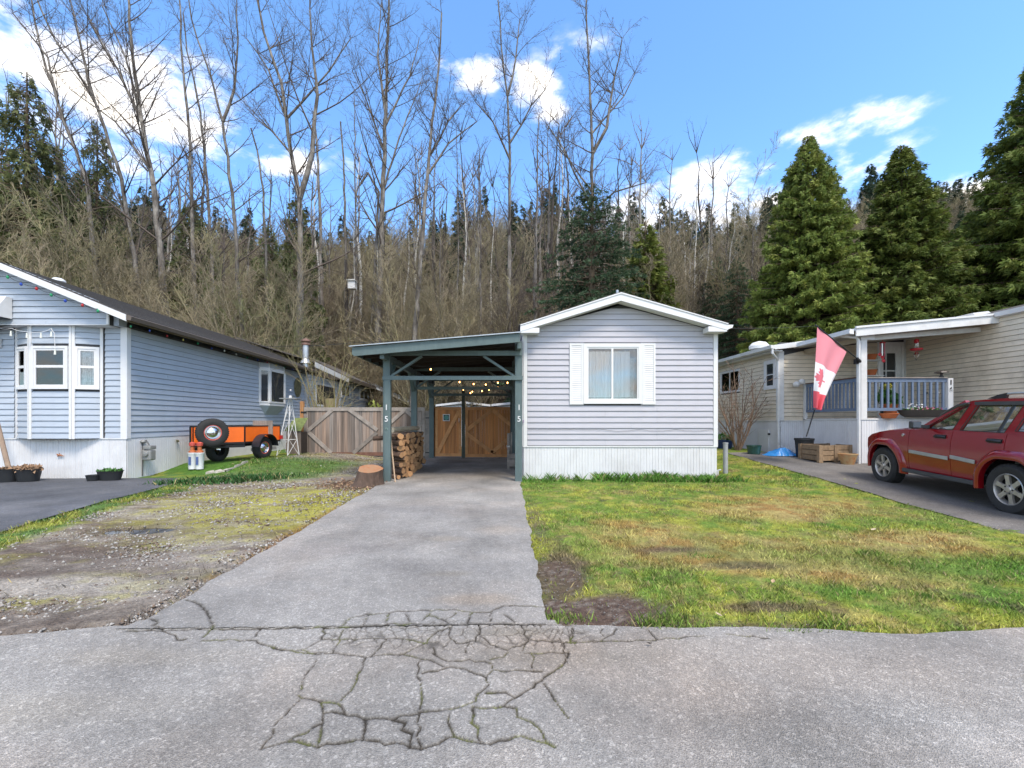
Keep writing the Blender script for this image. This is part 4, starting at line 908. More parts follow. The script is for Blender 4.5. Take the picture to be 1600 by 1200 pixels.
# front wall
wfr = Wall((LX-7.6, LY, 0), 0); FW = 7.6; ax_ = lambda px, Y=LY: (px-CX)/F*Y-(LX-7.6)
BZ = EYE+(658-512)*LY/F
bay = (-11.5, -10.96, -9.98, -9.45); BYf = 10.10
siding(wfr, 0, bay[0]-.05-wfr.O.x, zt, BZ+.02, .138, BLU, lh); siding(wfr, bay[3]+.05-wfr.O.x, FW-.13, zt, BZ+.02, .138, BLU, lh)
b = MB(); wfr.box(b, 0, FW-.0, zt-.02, EZ+.1, -.12, -.002); b.build('wall', INT, lh)
b = MB(); wfr.box(b, FW-.125, FW+.028, zt, BZ, -.001, .028); b.build('corner_trim', WHT, lh)
skirt(wfr, 0, FW, -.03, zt-.0, lh, SKW)
b = MB(); wfr.box(b, 0, FW+.02, zt-.012, zt+.012, -.005, .03); b.build('base_trim', WHT, lh)
# bay window
faces = [((bay[0], LY), (bay[1], BYf)), ((bay[1], BYf), (bay[2], BYf)), ((bay[2], BYf), (bay[3], LY))]
wz0, wz1 = EYE+(658-608)*BYf/F, EYE+(658-541)*BYf/F
for i, (A, B_) in enumerate(faces):
    ang = math.atan2(B_[1]-A[1], B_[0]-A[0]); w = Wall((A[0], A[1], 0), ang); ln = math.hypot(B_[0]-A[0], B_[1]-A[1]); m0, m1 = (.07, ln-.07) if i == 1 else (.06, ln-.06)
    hole = (m0, m1, wz0, wz1)
    siding(w, .03, ln-.03, zt, BZ+.02, .138, BLU, lh, [hole])
    b = MB(); wallbox(b, w, 0, ln, zt-.01, BZ, [hole], -.03, -.002); b.build('bay_wall', INT, lh)
    cur = [(m0+.05, m1-.05, wz0+.05, wz1-.05, LAC)] if i != 1 else [(m0+.05, m0+.30, wz0+.05, wz0+.38, mat('white_flowers', (.7,.72,.62), .9, var=.3, vs=20))]
    window(w, m0, m1, wz0, wz1, lh, fw=.055, d1=.055, split='h', at=.53, bars=.06, curtain=cur, back=.20 if i == 1 else .12, glass=None if i != 1 else CLR)
    for a in ((.0, .055), (ln-.055, ln)):
        b = MB(); w.box(b, a[0], a[1], zt+.0, BZ, -.001, .03); b.build('trim_strip', WHT, lh)
# upper gable box
GY0 = 10.0; gb = thing  # noqa
RX, RZ = -8.42, EYE+(658-491)*9.75/F      # rake tip top
sl_ = .404; RP = -11.6
gz = lambda x: RZ-.06+(RX-x)*sl_ if x > RP else RZ-.06+(RX-RP)*sl_-(RP-x)*sl_
wg = Wall((LX-7.6, GY0, 0), 0); GR = (168-CX)/F*GY0-wg.O.x
def clipg(z):
    x1 = RX-(z-RZ-.02)/sl_; return (2*RP-x1-wg.O.x, x1-wg.O.x)
siding(wg, 0, GR, BZ, gz(RP), .138, BLU, lh, [], clipg)
b = MB(); wg.box(b, 0, GR, BZ-.01, BZ+.005, -.31, .03); b.build('gable_soffit', WHT, lh)
b = MB(); wg.box(b, GR-.0, GR+.05, BZ, gz(wg.O.x+GR)-.1, -.001, .03); b.build('trim_strip', WHT, lh)
b = MB(); b.prism([(wg.O.x, GY0+.3, BZ), (wg.O.x+GR+.03, GY0+.3, BZ), (wg.O.x+GR+.03, GY0+.3, gz(wg.O.x+GR)-.12), (RP, GY0+.3, gz(RP)-.1), (wg.O.x, GY0+.3, gz(wg.O.x)-.1)], (0, -.298, 0)); b.build('gable_core', INT, lh)
b = MB(); b.box(wg.O.x+GR+.05, LX+.0, GY0+.1, LY+.02, BZ+.0, BZ+.35); b.build('eave_box', BLU, lh)
for (xa, xb) in ((RX, RP), (2*RP-RX, RP)):
    b = MB(); b.prism([(xa, 9.75, RZ-.155), (xb, 9.75, gz(RP)-.075), (xb, 9.75, gz(RP)+.07), (xa, 9.75, RZ-.01)], (0, -.025, 0)); b.build('rake_board', WHT, lh)
b = MB(); b.prism([(RX+.02, 9.78, RZ-.09), (RP, 9.78, gz(RP)-.02), (RP, 9.78, gz(RP)+.04), (RX+.02, 9.78, RZ-.03)], (0, .2, 0)); b.build('rake_soffit', WHT, lh)
# roof: lapped shingle courses on the slope that faces the photo
ur = ws.u; y0 = 9.74; Lr = LL+LY-9.74
def rp(s, t, dz=0):  # s along, t up the slope from the eave
    base = Vector((RX, y0, 0))+ur*s; return Vector((base.x-t, base.y, RZ+t*sl_+dz))
tw = RX-RP; b = MB(); n = 24
for i in range(n):
    t0, t1 = tw*i/n, tw*(i+1)/n; b.prism([rp(0, t0-.02, -.01), rp(0, t1, 0), rp(0, t1, .008), rp(0, t0-.02, .022)], ur*Lr)
o = b.build('shingles', SHG, lh); tag(o, kind='stuff')
b = MB(); b.prism([rp(0.02, 0, -.06), rp(.02, tw, -.06), rp(.02, tw, -.01), rp(.02, 0, -.012)], ur*(Lr-.04)); b.prism([rp(0.02, tw, -.06), rp(.02, tw+4.2, -.06-8.4*sl_), rp(.02, tw+4.2, -8.4*sl_), rp(.02, tw, 0)], ur*(Lr-.04)); b.build('roof_deck', SHG, lh)
b = MB(); q0 = rp(Lr-.1, 0, -.1); b.prism([rp(Lr-.1, .4, -.07), rp(Lr-.1, tw, -.07), rp(Lr-.1, tw+3, -.07-6*sl_), rp(Lr-.1, .4, -1.6)], ur*.05); b.build('rear_gable', BLU, lh)
b = MB(); b.prism([rp(0, .02, -.13), rp(0, -.10, -.10), rp(0, -.12, -.005), rp(0, .02, -.005)], ur*Lr); b.build('gutter', GUT, lh)
b = MB(); b.prism([rp(0, .02, -.16), rp(0, -.0, -.165), rp(0, -.0, -.128), rp(0, .02, -.128)], ur*Lr); b.build('eave_fascia', mat('tan_fascia', (.22, .18, .13), .7, var=.15), lh)
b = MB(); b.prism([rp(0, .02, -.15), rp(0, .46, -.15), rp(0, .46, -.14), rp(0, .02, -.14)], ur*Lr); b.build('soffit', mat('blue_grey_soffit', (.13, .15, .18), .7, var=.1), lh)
# roof fixtures
p = P(91, 440, 15.5)
b = MB(); b.lathe([(.16, -.15), (.17, -.02), (.21, 0), (.2, .05), (.12, .11), (0, .12)], p, 16); o = b.build('roof_vent', WHP, lh, smooth=True)
q0 = P(477.5, 566, 20.0); q1 = P(478, 540, 20.0); b = MB(); b.tube([q0-Vector((0, 0, .5)), q0, q1], [.14, .14, .14], 14); fl = b.build('flue_pipe', STL, lh, smooth=True)
b = MB(); b.lathe([(.14, 0), (.19, .02), (.19, .10), (.13, .12), (.13, .16), (.21, .18), (.21, .24), (.05, .33), (0, .33)], q1, 14); b.build('flue_cap', mat('rusty_cap', (.22, .13, .10), .7, metal=.4, var=.3), fl)
b = MB(); b.lathe([(.24, -.05), (.16, .10), (.14, .14)], q0, 14); b.build('flue_flashing', STL, fl)
# awning over the window at the frame edge
a_ = P(0, 465, 9.95); c_ = P(17.5, 498, 9.95); b = MB()
b.prism([(-14, 9.97, c_.z), (-14, 9.55, c_.z), (-14, 9.85, a_.z), (-14, 9.97, a_.z)], (c_.x+14, 0, 0)); b.build('awning', WHT, lh)
b = MB(); b.box(-13.9, c_.x-.03, 9.60, 9.95, c_.z-.02, c_.z-.001); b.build('awning_shade_sheet', DRK, lh)  # black sheet on the awning's underside stands in for its shade
b = MB(); q = P(0, 544, LY); wfr.box(b, ax_(-8), ax_(4.5), EYE+(658-544)*LY/F, EYE+(658-530)*LY/F, .02, .06); b.build('wall_lamp', OWH, lh)
# rear section: porch bump, large window, white rake
sB = s_at(486); XB = LX+.35; 
wb2 = Wall(ws.pt(LL+.02, 0, .0), R(90)+TH); Bl = s_at(531)-LL
EZ2 = EYE+(658-588)*(LY+s_at(500))/F
siding(wb2, 0, Bl, zt+.05, EZ2-.05, .138, BLU, lh); b = MB(); wb2.box(b, 0, Bl, .1, EZ2, -.12, -.002); b.build('wall', INT, lh)
q = lambda px: s_at(px)-LL
window(wb2, q(492), q(524), EYE+(658-637)*24/F, EZ2-.35, lh, fw=.08, d1=.06, split='n', glass=GL2)
b = MB(); wb2.box(b, Bl-.2, Bl+.02, .4, EZ2, -.001, .04); b.build('corner_trim', WHT, lh)
b = MB(); wb2.box(b, .0, .08, .4, EZ2, -.001, .04); b.build('corner_trim', WHT, lh)
b = MB(); b.prism([wb2.pt(-.05, EZ2+.25, .42), wb2.pt(-.05, EZ2+.5, .42), wb2.pt(Bl+.2, EZ2+.22, .42), wb2.pt(Bl+.2, EZ2-.03, .42)], wb2.n*.03); b.build('fascia_board', OWH, lh)
b = MB(); b.prism([wb2.pt(-.05, EZ2+.48, .42), wb2.pt(-.05, EZ2+1.6, -3.2), wb2.pt(Bl+.2, EZ2+1.6, -3.2), wb2.pt(Bl+.2, EZ2+.20, .42)], (0, 0, .05)); b.build('porch_roof', SHG, lh)
# far blue house
YC = 30.0; fxh = lambda px, Y: (px-CX)/F*Y
fh = thing('mobile_home', 'farther blue home with small white windows beyond the grey gate', 'house', (fxh(560, YC), 27, 0))
A = Vector((fxh(531, 26), 26, 0)); B_ = Vector((fxh(577, 33.5), 33.5, 0)); ang = math.atan2(B_.y-A.y, B_.x-A.x); w = Wall(A, ang); ln = (B_-A).length; e = 3.92
siding(w, 0, ln, .5, e, .15, BLU, fh); b = MB(); w.box(b, 0, ln, 0, e, -3, -.002); b.build('wall', INT, fh)
def along(px): k = (px-CX)/F; return (A.x-k*A.y)/(k*w.u.y-w.u.x)
for (pa, pb, ya, yb) in ((532.5, 546.5, 622, 600), (561.5, 574.5, 626, 608)):
    s = along((pa+pb)/2); Yw = A.y+w.u.y*s; window(w, along(pa), along(pb), EYE+(658-ya)*Yw/F, EYE+(658-yb)*Yw/F, fh, fw=.08, split='v', glass=GL2, bars=.08)
b = MB(); b.prism([w.pt(-.2, e-.1, .45), w.pt(-.2, e+.12, .45), w.pt(-.2, e+1.5, -2.4), w.pt(-.2, e-.1, -2.4)], w.u*(ln+.5)); b.build('roof', SHG, fh)
b = MB(); w.box(b, -.2, ln+.3, e-.14, e+.06, .46, .50); b.build('gutter', GUT, fh)
sdr = thing('shed', 'brown stained shed with low roof behind the carport post', 'shed', (fxh(598, 34), 34, 0))
b = MB(); Y = 34; b.prism([(fxh(578, Y), Y, 0), (fxh(628, Y), Y, 0), (fxh(628, Y), Y, EYE+(658-625)*Y/F), (fxh(578, Y), Y, EYE+(658-598)*Y/F)], (0, 3, 0)); b.build('wall', BRN, sdr)
b = MB(); b.prism([(fxh(575, Y), Y-.3, EYE+(658-599)*Y/F), (fxh(640, Y), Y-.3, EYE+(658-628)*Y/F), (fxh(640, Y), Y-.3, EYE+(658-625)*Y/F), (fxh(575, Y), Y-.3, EYE+(658-595)*Y/F)], (0, 3.6, 0)); b.build('roof', STL, sdr)
b = MB(); b.prism([(fxh(575, Y), Y-.33, EYE+(658-602)*Y/F), (fxh(640, Y), Y-.33, EYE+(658-631)*Y/F), (fxh(640, Y), Y-.33, EYE+(658-628)*Y/F), (fxh(575, Y), Y-.33, EYE+(658-599)*Y/F)], (0, .02, 0)); b.build('fascia_board', WHT, sdr)
# christmas lights
xm = [mat('bulb_'+n, c, .3, var=0) for n, c in (('green', (.02,.25,.10)), ('blue', (.02,.06,.35)), ('red', (.4,.02,.02)), ('yellow', (.6,.5,.12)), ('white', (.7,.7,.62)))]
st = thing('string_lights', 'unlit coloured bulbs strung along the eave and gable of the blue home', 'string lights', (LX, 10, 3.6))
k = 0; pts = []
for i in range(26):
    s = .2+i*.55*(1+.012*i)
    if s > Lr-.5: break
    p = rp(s, .06, -.235-rnd.uniform(0, .04)); pts.append(p+Vector((0, 0, .05)))
    b = MB(); b.sphere(p, .021, 6, (1, 1, 1.4)); b.build('bulb', xm[(0,1,2,3,0,1,4,4)[i % 8]], st, smooth=True)
bb = MB(); sagwire(bb, pts, .04, .005, 4)
pts = []
for px, py in ((12,433),(33,444),(57,451),(80,461),(102,470),(129,477),(153,486)):
    p = P(px, py, 9.72); pts.append(p+Vector((0, 0, .05))); b = MB(); b.sphere(p, .028, 6, (1, 1, 1.4)); b.build('bulb', xm[k % 3], st, smooth=True); k += 1
sagwire(bb, pts, .04, .005, 4); bb.build('wire', DRK, st)
st = thing('string_lights', 'white icicle string lights hanging over the left bay window', 'string lights', (-10.5, 9.9, 3.5))
pts = [P(px, py, 9.95) for px, py in ((0, 513), (18, 513), (42, 518), (63, 519), (80, 513), (85, 520), (86, 545))]
bb = MB(); sagwire(bb, pts, .02, .006, 4); bb.build('wire', WHT, st)
for px, py in ((17, 521), (42, 524), (64, 524), (80, 522), (86, 550)): b = MB(); b.tube([P(px, py-4, 9.95), P(px, py+4, 9.95)], [.012, .022], 6); b.build('bulb', xm[4], st)
# ================================================================ RIGHT HOME (number 16)
rh = thing('mobile_home', 'cream sided home with covered porch at the right of the photo', 'house', (10.5, 13.6, 0))
RY, RXc, RW = 13.6, 8.66, 12.58
gy = .30; zt = 1.36
def Zp(py, Y): return EYE+(CY-py)*Y/F
wv = Wall((RXc, RY+14, 0), R(-90)); w0 = 14.0   # receding wall, its near end at a=14
EZ = Zp(549, RY)
def sr(px): return 14-(RXc*F/(px-CX)-RY)
hl = [(sr(1127), sr(1157), Zp(613, 16.3), Zp(578, 16.3)), (sr(1197), sr(1213), Zp(606, 13.9), Zp(564, 13.9))]
siding(wv, 0, w0-.13, zt, EZ, .128, CRM, rh, hl)
b = MB(); wallbox(b, wv, 0, w0-.1, zt-.02, EZ+.05, hl); b.build('wall', INT, rh)
skirt(wv, 0, w0-.02, .0, zt, rh, SKW)
window(wv, *hl[0], rh, fw=.05, split='v', glass=CLR, curtain=[(hl[0][0]+.1, hl[0][1]-.1, hl[0][2]+.06, hl[0][3]-.06, LAC)], back=.3)
window(wv, sr(1196), sr(1214), Zp(608, 13.9), Zp(562, 13.9), rh, fw=.10, d1=.06, split='h', glass=GLS)
b = MB(); 
for q in ((0-.0, w0),): pass
# front facing part, from the corner to the porch side wall
wq = Wall((RXc, RY, 0), 0); QW = RW-RXc
dr = ((1370-CX)/F*RY-RXc, (1411-CX)/F*RY-RXc, 1.42, Zp(535, RY))
siding(wq, .13, QW, zt, 3.92, .128, CRM, rh, [dr], lambda z: ((0 if z < 3.50 else .4+(z-3.50)/.42*3.5), QW)); b = MB(); wallbox(b, wq, 0, QW, zt-.02, 3.5, [dr]); b.prism([wq.pt(.4, 3.5, -.1), wq.pt(QW, 3.5, -.1), wq.pt(QW, 3.9, -.1)], wq.n*.098); b.build('wall', INT, rh)
skirt(wq, .02, .78, .0, zt, rh, SKW)
for (w, a0, a1) in ((wq, 0, .12), (wv, w0-.125, w0+.028)):
    b = MB(); w.box(b, a0, a1, zt, EZ, -.001, .03); b.build('corner_trim', OWH, rh)
b = MB(); wq.box(b, -.03, .8, zt-.02, zt+.01, -.01, .03); wv.box(b, 0, w0+.03, zt-.02, zt+.01, -.01, .03); b.build('base_trim', OWH, rh)
# door
d0, d1, z0, z1 = dr; b = MB()
for q in ((d0, d0+.09, z0, z1), (d1-.09, d1, z0, z1), (d0+.09, d1-.09, z1-.09, z1)): wq.box(b, *q, 0, .05)
dfr = b.build('door_frame', OWH, rh); i0, i1, j0, j1 = d0+.09, d1-.09, z0, z1-.09
b = MB(); wq.box(b, i0, i0+.10, j0, j1, -.03, .02); wq.box(b, i1-.16, i1, j0, j1, -.03, .02); wq.box(b, i0+.10, i1-.16, j1-.25, j1, -.03, .02); wq.box(b, i0+.1, i1-.16, j0, j0+.95, -.03, .02)
gm = (j0+.95+j1-.25)/2; wq.box(b, i0+.1, i1-.16, gm-.02, gm+.02, -.02, .025); wq.box(b, (i0+i1)/2-.15, (i0+i1)/2-.12, j0+.95, j1-.25, -.02, .022); b.build('door', OWH, rh)
b = MB(); wq.box(b, i0+.1, i1-.16, j0+.95, j1-.25, -.01, -.004); b.build('pane', GLS, rh)
# long wall coming forward
wn = Wall((RW, RY, 0), R(-90)); NE = 3.98
siding(wn, 0, 11.5, zt, NE, .131, CRM, rh); b = MB(); wn.box(b, 0, 11.5, zt-.02, NE+.05, -.12, -.002); b.build('wall', INT, rh); skirt(wn, 0, 11.5, -.1, zt, rh, SKW, per=6)
b = MB(); wn.box(b, .0, .05, zt, NE, -.001, .035); b.build('trim_strip', OWH, rh)
ye = RY-(F*RW/(1563-CX)); yE = F*RW/(1563-CX)
b = MB(); b.prism([(RW-.02, yE, NE-.02), (RW-.15, yE, NE), (RW-.17, yE, NE+.11), (RW-.02, yE, NE+.12)], (0, -9, 0)); b.build('gutter', WHT, rh)
b = MB(); b.prism([(RW-.05, RY+.3, NE+.10), (RW+3.5, RY+.3, NE+.92), (RW+3.5, RY+.3, NE+.97), (RW-.05, RY+.3, NE+.14)], (0, -12, 0)); b.build('roof', SHG, rh)
# back section roof
b = MB(); b.prism([(RXc-.30, RY-.25, EZ+.02), (RXc-.30, RY-.25, EZ+.16), (RXc+3, RY-.25, EZ+.62), (RXc+3, RY-.25, EZ+.40)], (0, 14.5, 0)); b.build('roof', OWH, rh)
b = MB(); b.prism([(RXc-.31, RY-.28, EZ+.03), (RXc-.43, RY-.28, EZ+.05), (RXc-.45, RY-.28, EZ+.15), (RXc-.31, RY-.28, EZ+.15)], (0, 14.5, 0)); b.build('gutter', OWH, rh)
b = MB(); b.box(RXc-.28, RXc-.03, RY-.2, RY+14, EZ-.02, EZ+.0); b.build('soffit', OWH, rh)
b = MB(); p = P(1186, 541, 15.2); b.lathe([(.3, -.1), (.32, .0), (.22, .12), (0, .18)], p, 12); b.build('roof_vent', OWH, rh, smooth=True)
b = MB(); b.tube([(RXc-.37, RY-.24, EZ+.05), (RXc-.37, RY-.24, EZ-.1), (RXc-.08, RY-.07, EZ-.3), (RXc-.07, RY-.07, gy+.1)], .035, 6); b.build('downpipe', OWH, rh)
# skirting access doors
for (px0, px1, py0, py1, Y) in ((1187.5, 1203, 671, 706.5, 14.4), ):
    a0, a1 = sr(px0), sr(px1); b = MB(); wv.box(b, a0, a1, .22, Zp(671, 14.3), .02, .05); o_ = b.build('access_door', WHT, rh)
    b = MB(); wv.box(b, a1-.01, a1+.05, .9, .96, .02, .07); b.build('latch', BLK, rh)
# security light on the front wall
b = MB(); q = wq.pt((1240-CX)/F*RY-RXc, Zp(600, RY), 0); b.tube([q, q+Vector((0, -.16, .03))], .035, 8); b.sphere(q+Vector((-.05, -.2, -.03)), .09, 8); b.sphere(q+Vector((.12, -.2, .05)), .09, 8); b.build('flood_light', OWH, rh, smooth=True)
# deck with skirting, posts, rails
DX, DY, dfl = 9.40, 11.40, 1.40
dk = thing('porch', 'raised porch deck with blue baluster railing and white post number 16', 'porch', (10.9, 11.6, 0))
wd_ = Wall((DX, RY, 0), R(-90)); wdf = Wall((DX, DY, 0), 0); DL_ = RY-DY; DW = RW-DX
skirt(wd_, 0, DL_, .0, dfl-.02, dk, SKW); skirt(wdf, 0, DW, .05, dfl-.02, dk, SKW)
b = MB(); b.box(DX-.03, RW-.03, DY-.03, RY-.03, dfl-.015, dfl+.02); b.build('deck_floor', OWH, dk)
n = 16
for i in range(n): y_ = DY+.05+(RY-DY-.1)*i/n; b = MB(); b.box(DX+.02, RW-.04, y_, y_+(RY-DY-.1)/n-.008, dfl+.021, dfl+.035); b.build('deck_board', GWD, dk)
FT = Zp(525, DY)
cpz = FT
b = MB(); b.box(DX-.02, DX+.14, DY-.02, DY+.14, dfl+.02, cpz); b.build('post', OWH, dk, bevel=.005)
b = MB(); b.box(DX-.03, DX+.32, DY-.035, DY-.012, cpz-.10, cpz+.06); b.build('bracket_board', WHT, dk)
b = MB(); dx_ = DX-.12; b.tube([(DX-.28, DY+.3, cpz+.05), (DX-.16, DY-.06, cpz-.05), (DX-.12, DY-.07, cpz-.16), (DX-.12, DY-.07, .22), (DX-.12, DY-.22, .17)], .04, 6); b.build('downpipe', OWH, dk)
# side railing (fixed between x = DX at the post and the wall) and front railing
def railing(a, c, ztop, zbot, n, capm=GW2):
    a = Vector(a); c = Vector(c); b = MB(); b.bar((a.x, a.y, ztop-.05), (c.x, c.y, ztop-.05), .045, .10); b.build('top_rail', DBL, dk)
    b = MB(); b.bar((a.x, a.y, ztop+.014), (c.x, c.y, ztop+.014), .10, .025); b.build('cap_rail', capm, dk)
    b = MB(); b.bar((a.x, a.y, zbot+.04), (c.x, c.y, zbot+.04), .045, .08); b.build('bottom_rail', DBL, dk)
    ang = math.atan2(c.y-a.y, c.x-a.x)
    b = MB(); b.box(-.025, .025, -.018, .018, 0, ztop-zbot-.18); me = b.mesh('baluster', DBL)
    for i in range(n):
        q = a.lerp(c, (i+.5)/n); place('baluster', me, dk, (q.x, q.y, zbot+.081), (0, 0, ang))
rt, rb = Zp(591, DY), Zp(642, DY)
xe = (1480-CX)/F*DY
railing((DX+.16, DY+.03), (xe, DY+.03), rt, rb, 13); railing((DX+.03, RY-.05), (DX+.03, DY+.15), rt+.02, rb, 15, BRN)
b = MB(); b.box(DX-.03, DX+.05, RY-.12, RY-.04, dfl-.05, rt+.05); b.build('rail_post', OWH, dk)
b = MB(); b.box(xe, xe+.13, DY-.03, DY+.10, dfl-.3, rt+.0); np_ = b.build('number_post', WHT, dk)
text('1', .17, BLK, np_, (xe+.065, DY-.035, Zp(598, DY)), bold=.006); text('6', .17, BLK, np_, (xe+.065, DY-.035, Zp(609.5, DY)), bold=.006)
b = MB(); q = Vector((xe-.12, DY+.03, rt+.03)); b.lathe([(.05, 0), (.05, .03), (.03, .04), (.03, .09), (.15, .11), (.12, .15), (.02, .17), (0, .17)], q, 8); b.build('post_lamp', mat('bronze', (.05, .04, .035), .5), dk)
# brown stair gate beyond
b = MB(); x0 = (1489-CX)/F*12.4; 
for i in range(5): b.box(x0+i*.115, x0+i*.115+.10, 12.4, 12.43, dfl, Zp(597, 12.4))
b.box(x0-.05, x0+.6, 12.36, 12.398, Zp(600, 12.4), Zp(595, 12.4)); b.box(x0+.48, x0+.62, 12.30, 12.36, dfl-.3, Zp(594, 12.4)); b.build('stair_gate', mat('brown_gate', (.16, .085, .045), .8, var=.2), dk)
b = MB(); b.bar(P(1508, 599, 12.2), P(1534, 620, 11.6), .06, .09); b.build('handrail', OWH, dk)
# porch roof
Ya = DY-.22; pA = P(1338, 513, Ya); pB = P(1568, 491.5, 11.0); th = .20
b = MB(); b.prism([pA, pB, pB-Vector((0, 0, th)), pA-Vector((0, 0, th))], (0, .03, 0)); b.build('fascia_board', OWH, dk)
b = MB(); b.prism([pA+Vector((-.02, -.03, .0)), pB+Vector((0, -.03, .0)), pB+Vector((0, -.03, .05)), pA+Vector((-.02, -.03, .05))], (0, .05, 0)); b.build('drip_edge', WHT, dk)
yb = RY+.1
pts = [pA, pB, Vector((RW+.1, yb, pB.z-.02)), Vector((DX-.35, yb, pA.z+.0))]
b = MB(); b.prism([p+Vector((0, .03, -.05)) if i < 2 else p+Vector((0,0,-.05)) for i, p in enumerate(pts)], (0, 0, .06)); b.build('roof_sheet', OWH, dk)
b = MB(); b.prism([p+Vector((.05 if i in (0, 3) else 0, .05 if i < 2 else 0, -.12)) for i, p in enumerate(pts)], (0, 0, .02)); b.build('ceiling', mat('grey_beige_ceiling', (.42, .39, .35), .8, var=.06), dk)
b = MB(); g0 = Vector((DX-.37, Ya, pA.z-.03)); b.prism([g0, g0+Vector((-.10, 0, .02)), g0+Vector((-.12, 0, -.10)), g0+Vector((0, 0, -.12))], (0, RY-Ya-.4, 0)); b.build('gutter', OWH, dk)
b = MB(); b.bar((DX+.06, DY+.1, cpz-.07), (DX+.06, RY, cpz-.07), .08, .12); b.build('beam', mat('tan_beam', (.4, .33, .24), .7, var=.1), dk)
b = MB(); b.bar((DX+.1, DY+.06, cpz-.06), (RW-.03, DY+.06, cpz+.18), .08, .12); b.build('beam', OWH, dk)
b = MB(); b.prism([P(1520, 489, 11.2), P(1545, 486, 11.2), P(1548, 489, 11.2), P(1525, 493, 11.2)], (0, .6, 0)); b.build('roof_flashing', WHT, dk)
# things on and around the porch
def pot(name, label, c, r0, r1, h, m, cat='pot', soil=True, group=None, plant=None):
    t = thing(name, label, cat, c, group); b = MB(); b.lathe([(0, 0), (r0, 0), (r0+(r1-r0)*.55, h*.5), (r1*.99, h*.88), (r1*1.04, h*.9), (r1*1.04, h), (r1*.92, h), (r1*.9, h*.82)], c, 20); b.build('pot_body', m, t, smooth=True)
    if soil: b = MB(); b.lathe([(0, h*.84), (r1*.93, h*.82)], c, 14); b.build('soil', mat('soil', (.05, .035, .025), .95, var=.3, vs=30, bump=.5), t)
    if plant: leaves('plant_leaves', plant[0], Vector(c)+Vector((0, 0, h)), plant[1], plant[2], plant[3], t, plant[4] if len(plant) > 4 else .05)
    return t
def leaves(name, n, c, rx, h, m, parent, s=.05, ryy=None):
    r = np.random.RandomState(int(abs(c[0]*100))+n); a = r.rand(n)*6.28; q = np.sqrt(r.rand(n)); x = c[0]+np.cos(a)*q*rx; y = c[1]+np.sin(a)*q*(ryy or rx); z = c[2]+r.rand(n)*h*(1-.5*q)
    d = r.randn(n, 3); d /= np.linalg.norm(d, axis=1)[:, None]; e = np.cross(d, r.randn(n, 3)); e /= np.linalg.norm(e, axis=1)[:, None]; p = np.stack([x, y, z], 1); ss = s*(.5+r.rand(n))[:, None]
    v = np.stack([p-d*ss, p+e*ss*.45, p+d*ss, p-e*ss*.45], 1).reshape(-1, 3)-np.array(ORG[parent]); i = np.arange(n)*4
    me = npmesh(name, v, np.stack([i, i+1, i+2, i+3], 1), m); o = link(name, me, parent); ORG[o] = ORG[parent]; return tag(o, kind='stuff')
LF = mat('leaf_green', (.06, .16, .03), .5, var=.35, vs=9); LFY = mat('leaf_yellow', (.45, .42, .05), .5, var=.2); TER = mat('terracotta', (.48, .13, .04), .7, var=.15); DKT = mat('dark_trough', (.04, .033, .028), .7, var=.2)
def PP(px, py, Y): return P(px, py, Y)
pot('plant_pot', 'orange pot standing on the porch deck behind the blue balusters', (PP(1391, 648, 11.75).x, 11.75, dfl+.036), .12, .16, .38, TER, plant=(220, .22, .35, LF, .07))
pot('plant_pot', 'wide orange bowl on the porch edge below the blue railing', (PP(1389, 643, 11.33).x, 11.33, dfl+.022), .13, .2, .13, TER)
q = Vector((PP(1385, 610, 11.9).x, 11.9, dfl+.036))
t = thing('potted_plant', 'leafy plant with yellow green flowers behind the porch balusters', 'plant', q); b = MB(); b.lathe([(0, 0), (.11, 0), (.15, .3), (.13, .28)], q, 14); b.build('pot', DKT, t); leaves('leaves', 260, q+Vector((0, 0, .4)), .2, .55, LF, t, .07); leaves('flowers', 60, q+Vector((0, 0, .8)), .12, .2, LFY, t, .06)
b = MB(); b.tube([q, q+Vector((0, 0, .8))], .015, 5); b.build('stem', LF, t)
t = thing('window_box', 'long dark trough planter with pink flowers on the porch edge above the car hood', 'planter', P(1440, 652, 11.25)); c0 = P(1440, 652, 11.25)
b = MB()
rows = []
for (dz, rx_, ry_) in ((0, .42, .07), (.06, .52, .1), (.16, .58, .13), (.19, .60, .14), (.19, .55, .11), (.14, .52, .09)):
    rows.append([c0+Vector((math.copysign(abs(math.cos(a))**.5, math.cos(a))*rx_, math.copysign(abs(math.sin(a))**.6, math.sin(a))*ry_, dz)) for a in [2*math.pi*k/24 for k in range(25)]])
b.grid(rows); b.add(rows[0][:-1], [tuple(range(24))]); b.build('trough', DKT, t, smooth=True)
leaves('leaves', 160, c0+Vector((0, 0, .15)), .5, .12, LF, t, .05, .1); leaves('flowers', 70, c0+Vector((0.05, 0, .17)), .48, .12, mat('pink_petals', (.6, .12, .25), .6, var=.2), t, .035, .1); leaves('white_flowers', 40, c0+Vector((-.15, 0, .2)), .25, .22, WHT, t, .03, .1)
# golf clubs and odds behind the rail
for i, (px, lb) in enumerate(((1447, 'thin dark metal garden stake nearest the trough planter behind the railing'), (1465, 'thin metal garden stake with white top near the number 16 post'))):
    t = thing('garden_stake', lb, 'garden stake', P(px, 640, 11.7), 'garden stakes behind the railing'); b = MB(); c = P(px, 650, 11.7); b.tube([c, c+Vector((0, 0, .62))], .012, 5); b.build('rod', BLK, t); b = MB(); b.sphere(c+Vector((0, 0, .62)), .05, 6, (1.3, .5, .5)); b.build('finial', OWH if i else BLK, t)
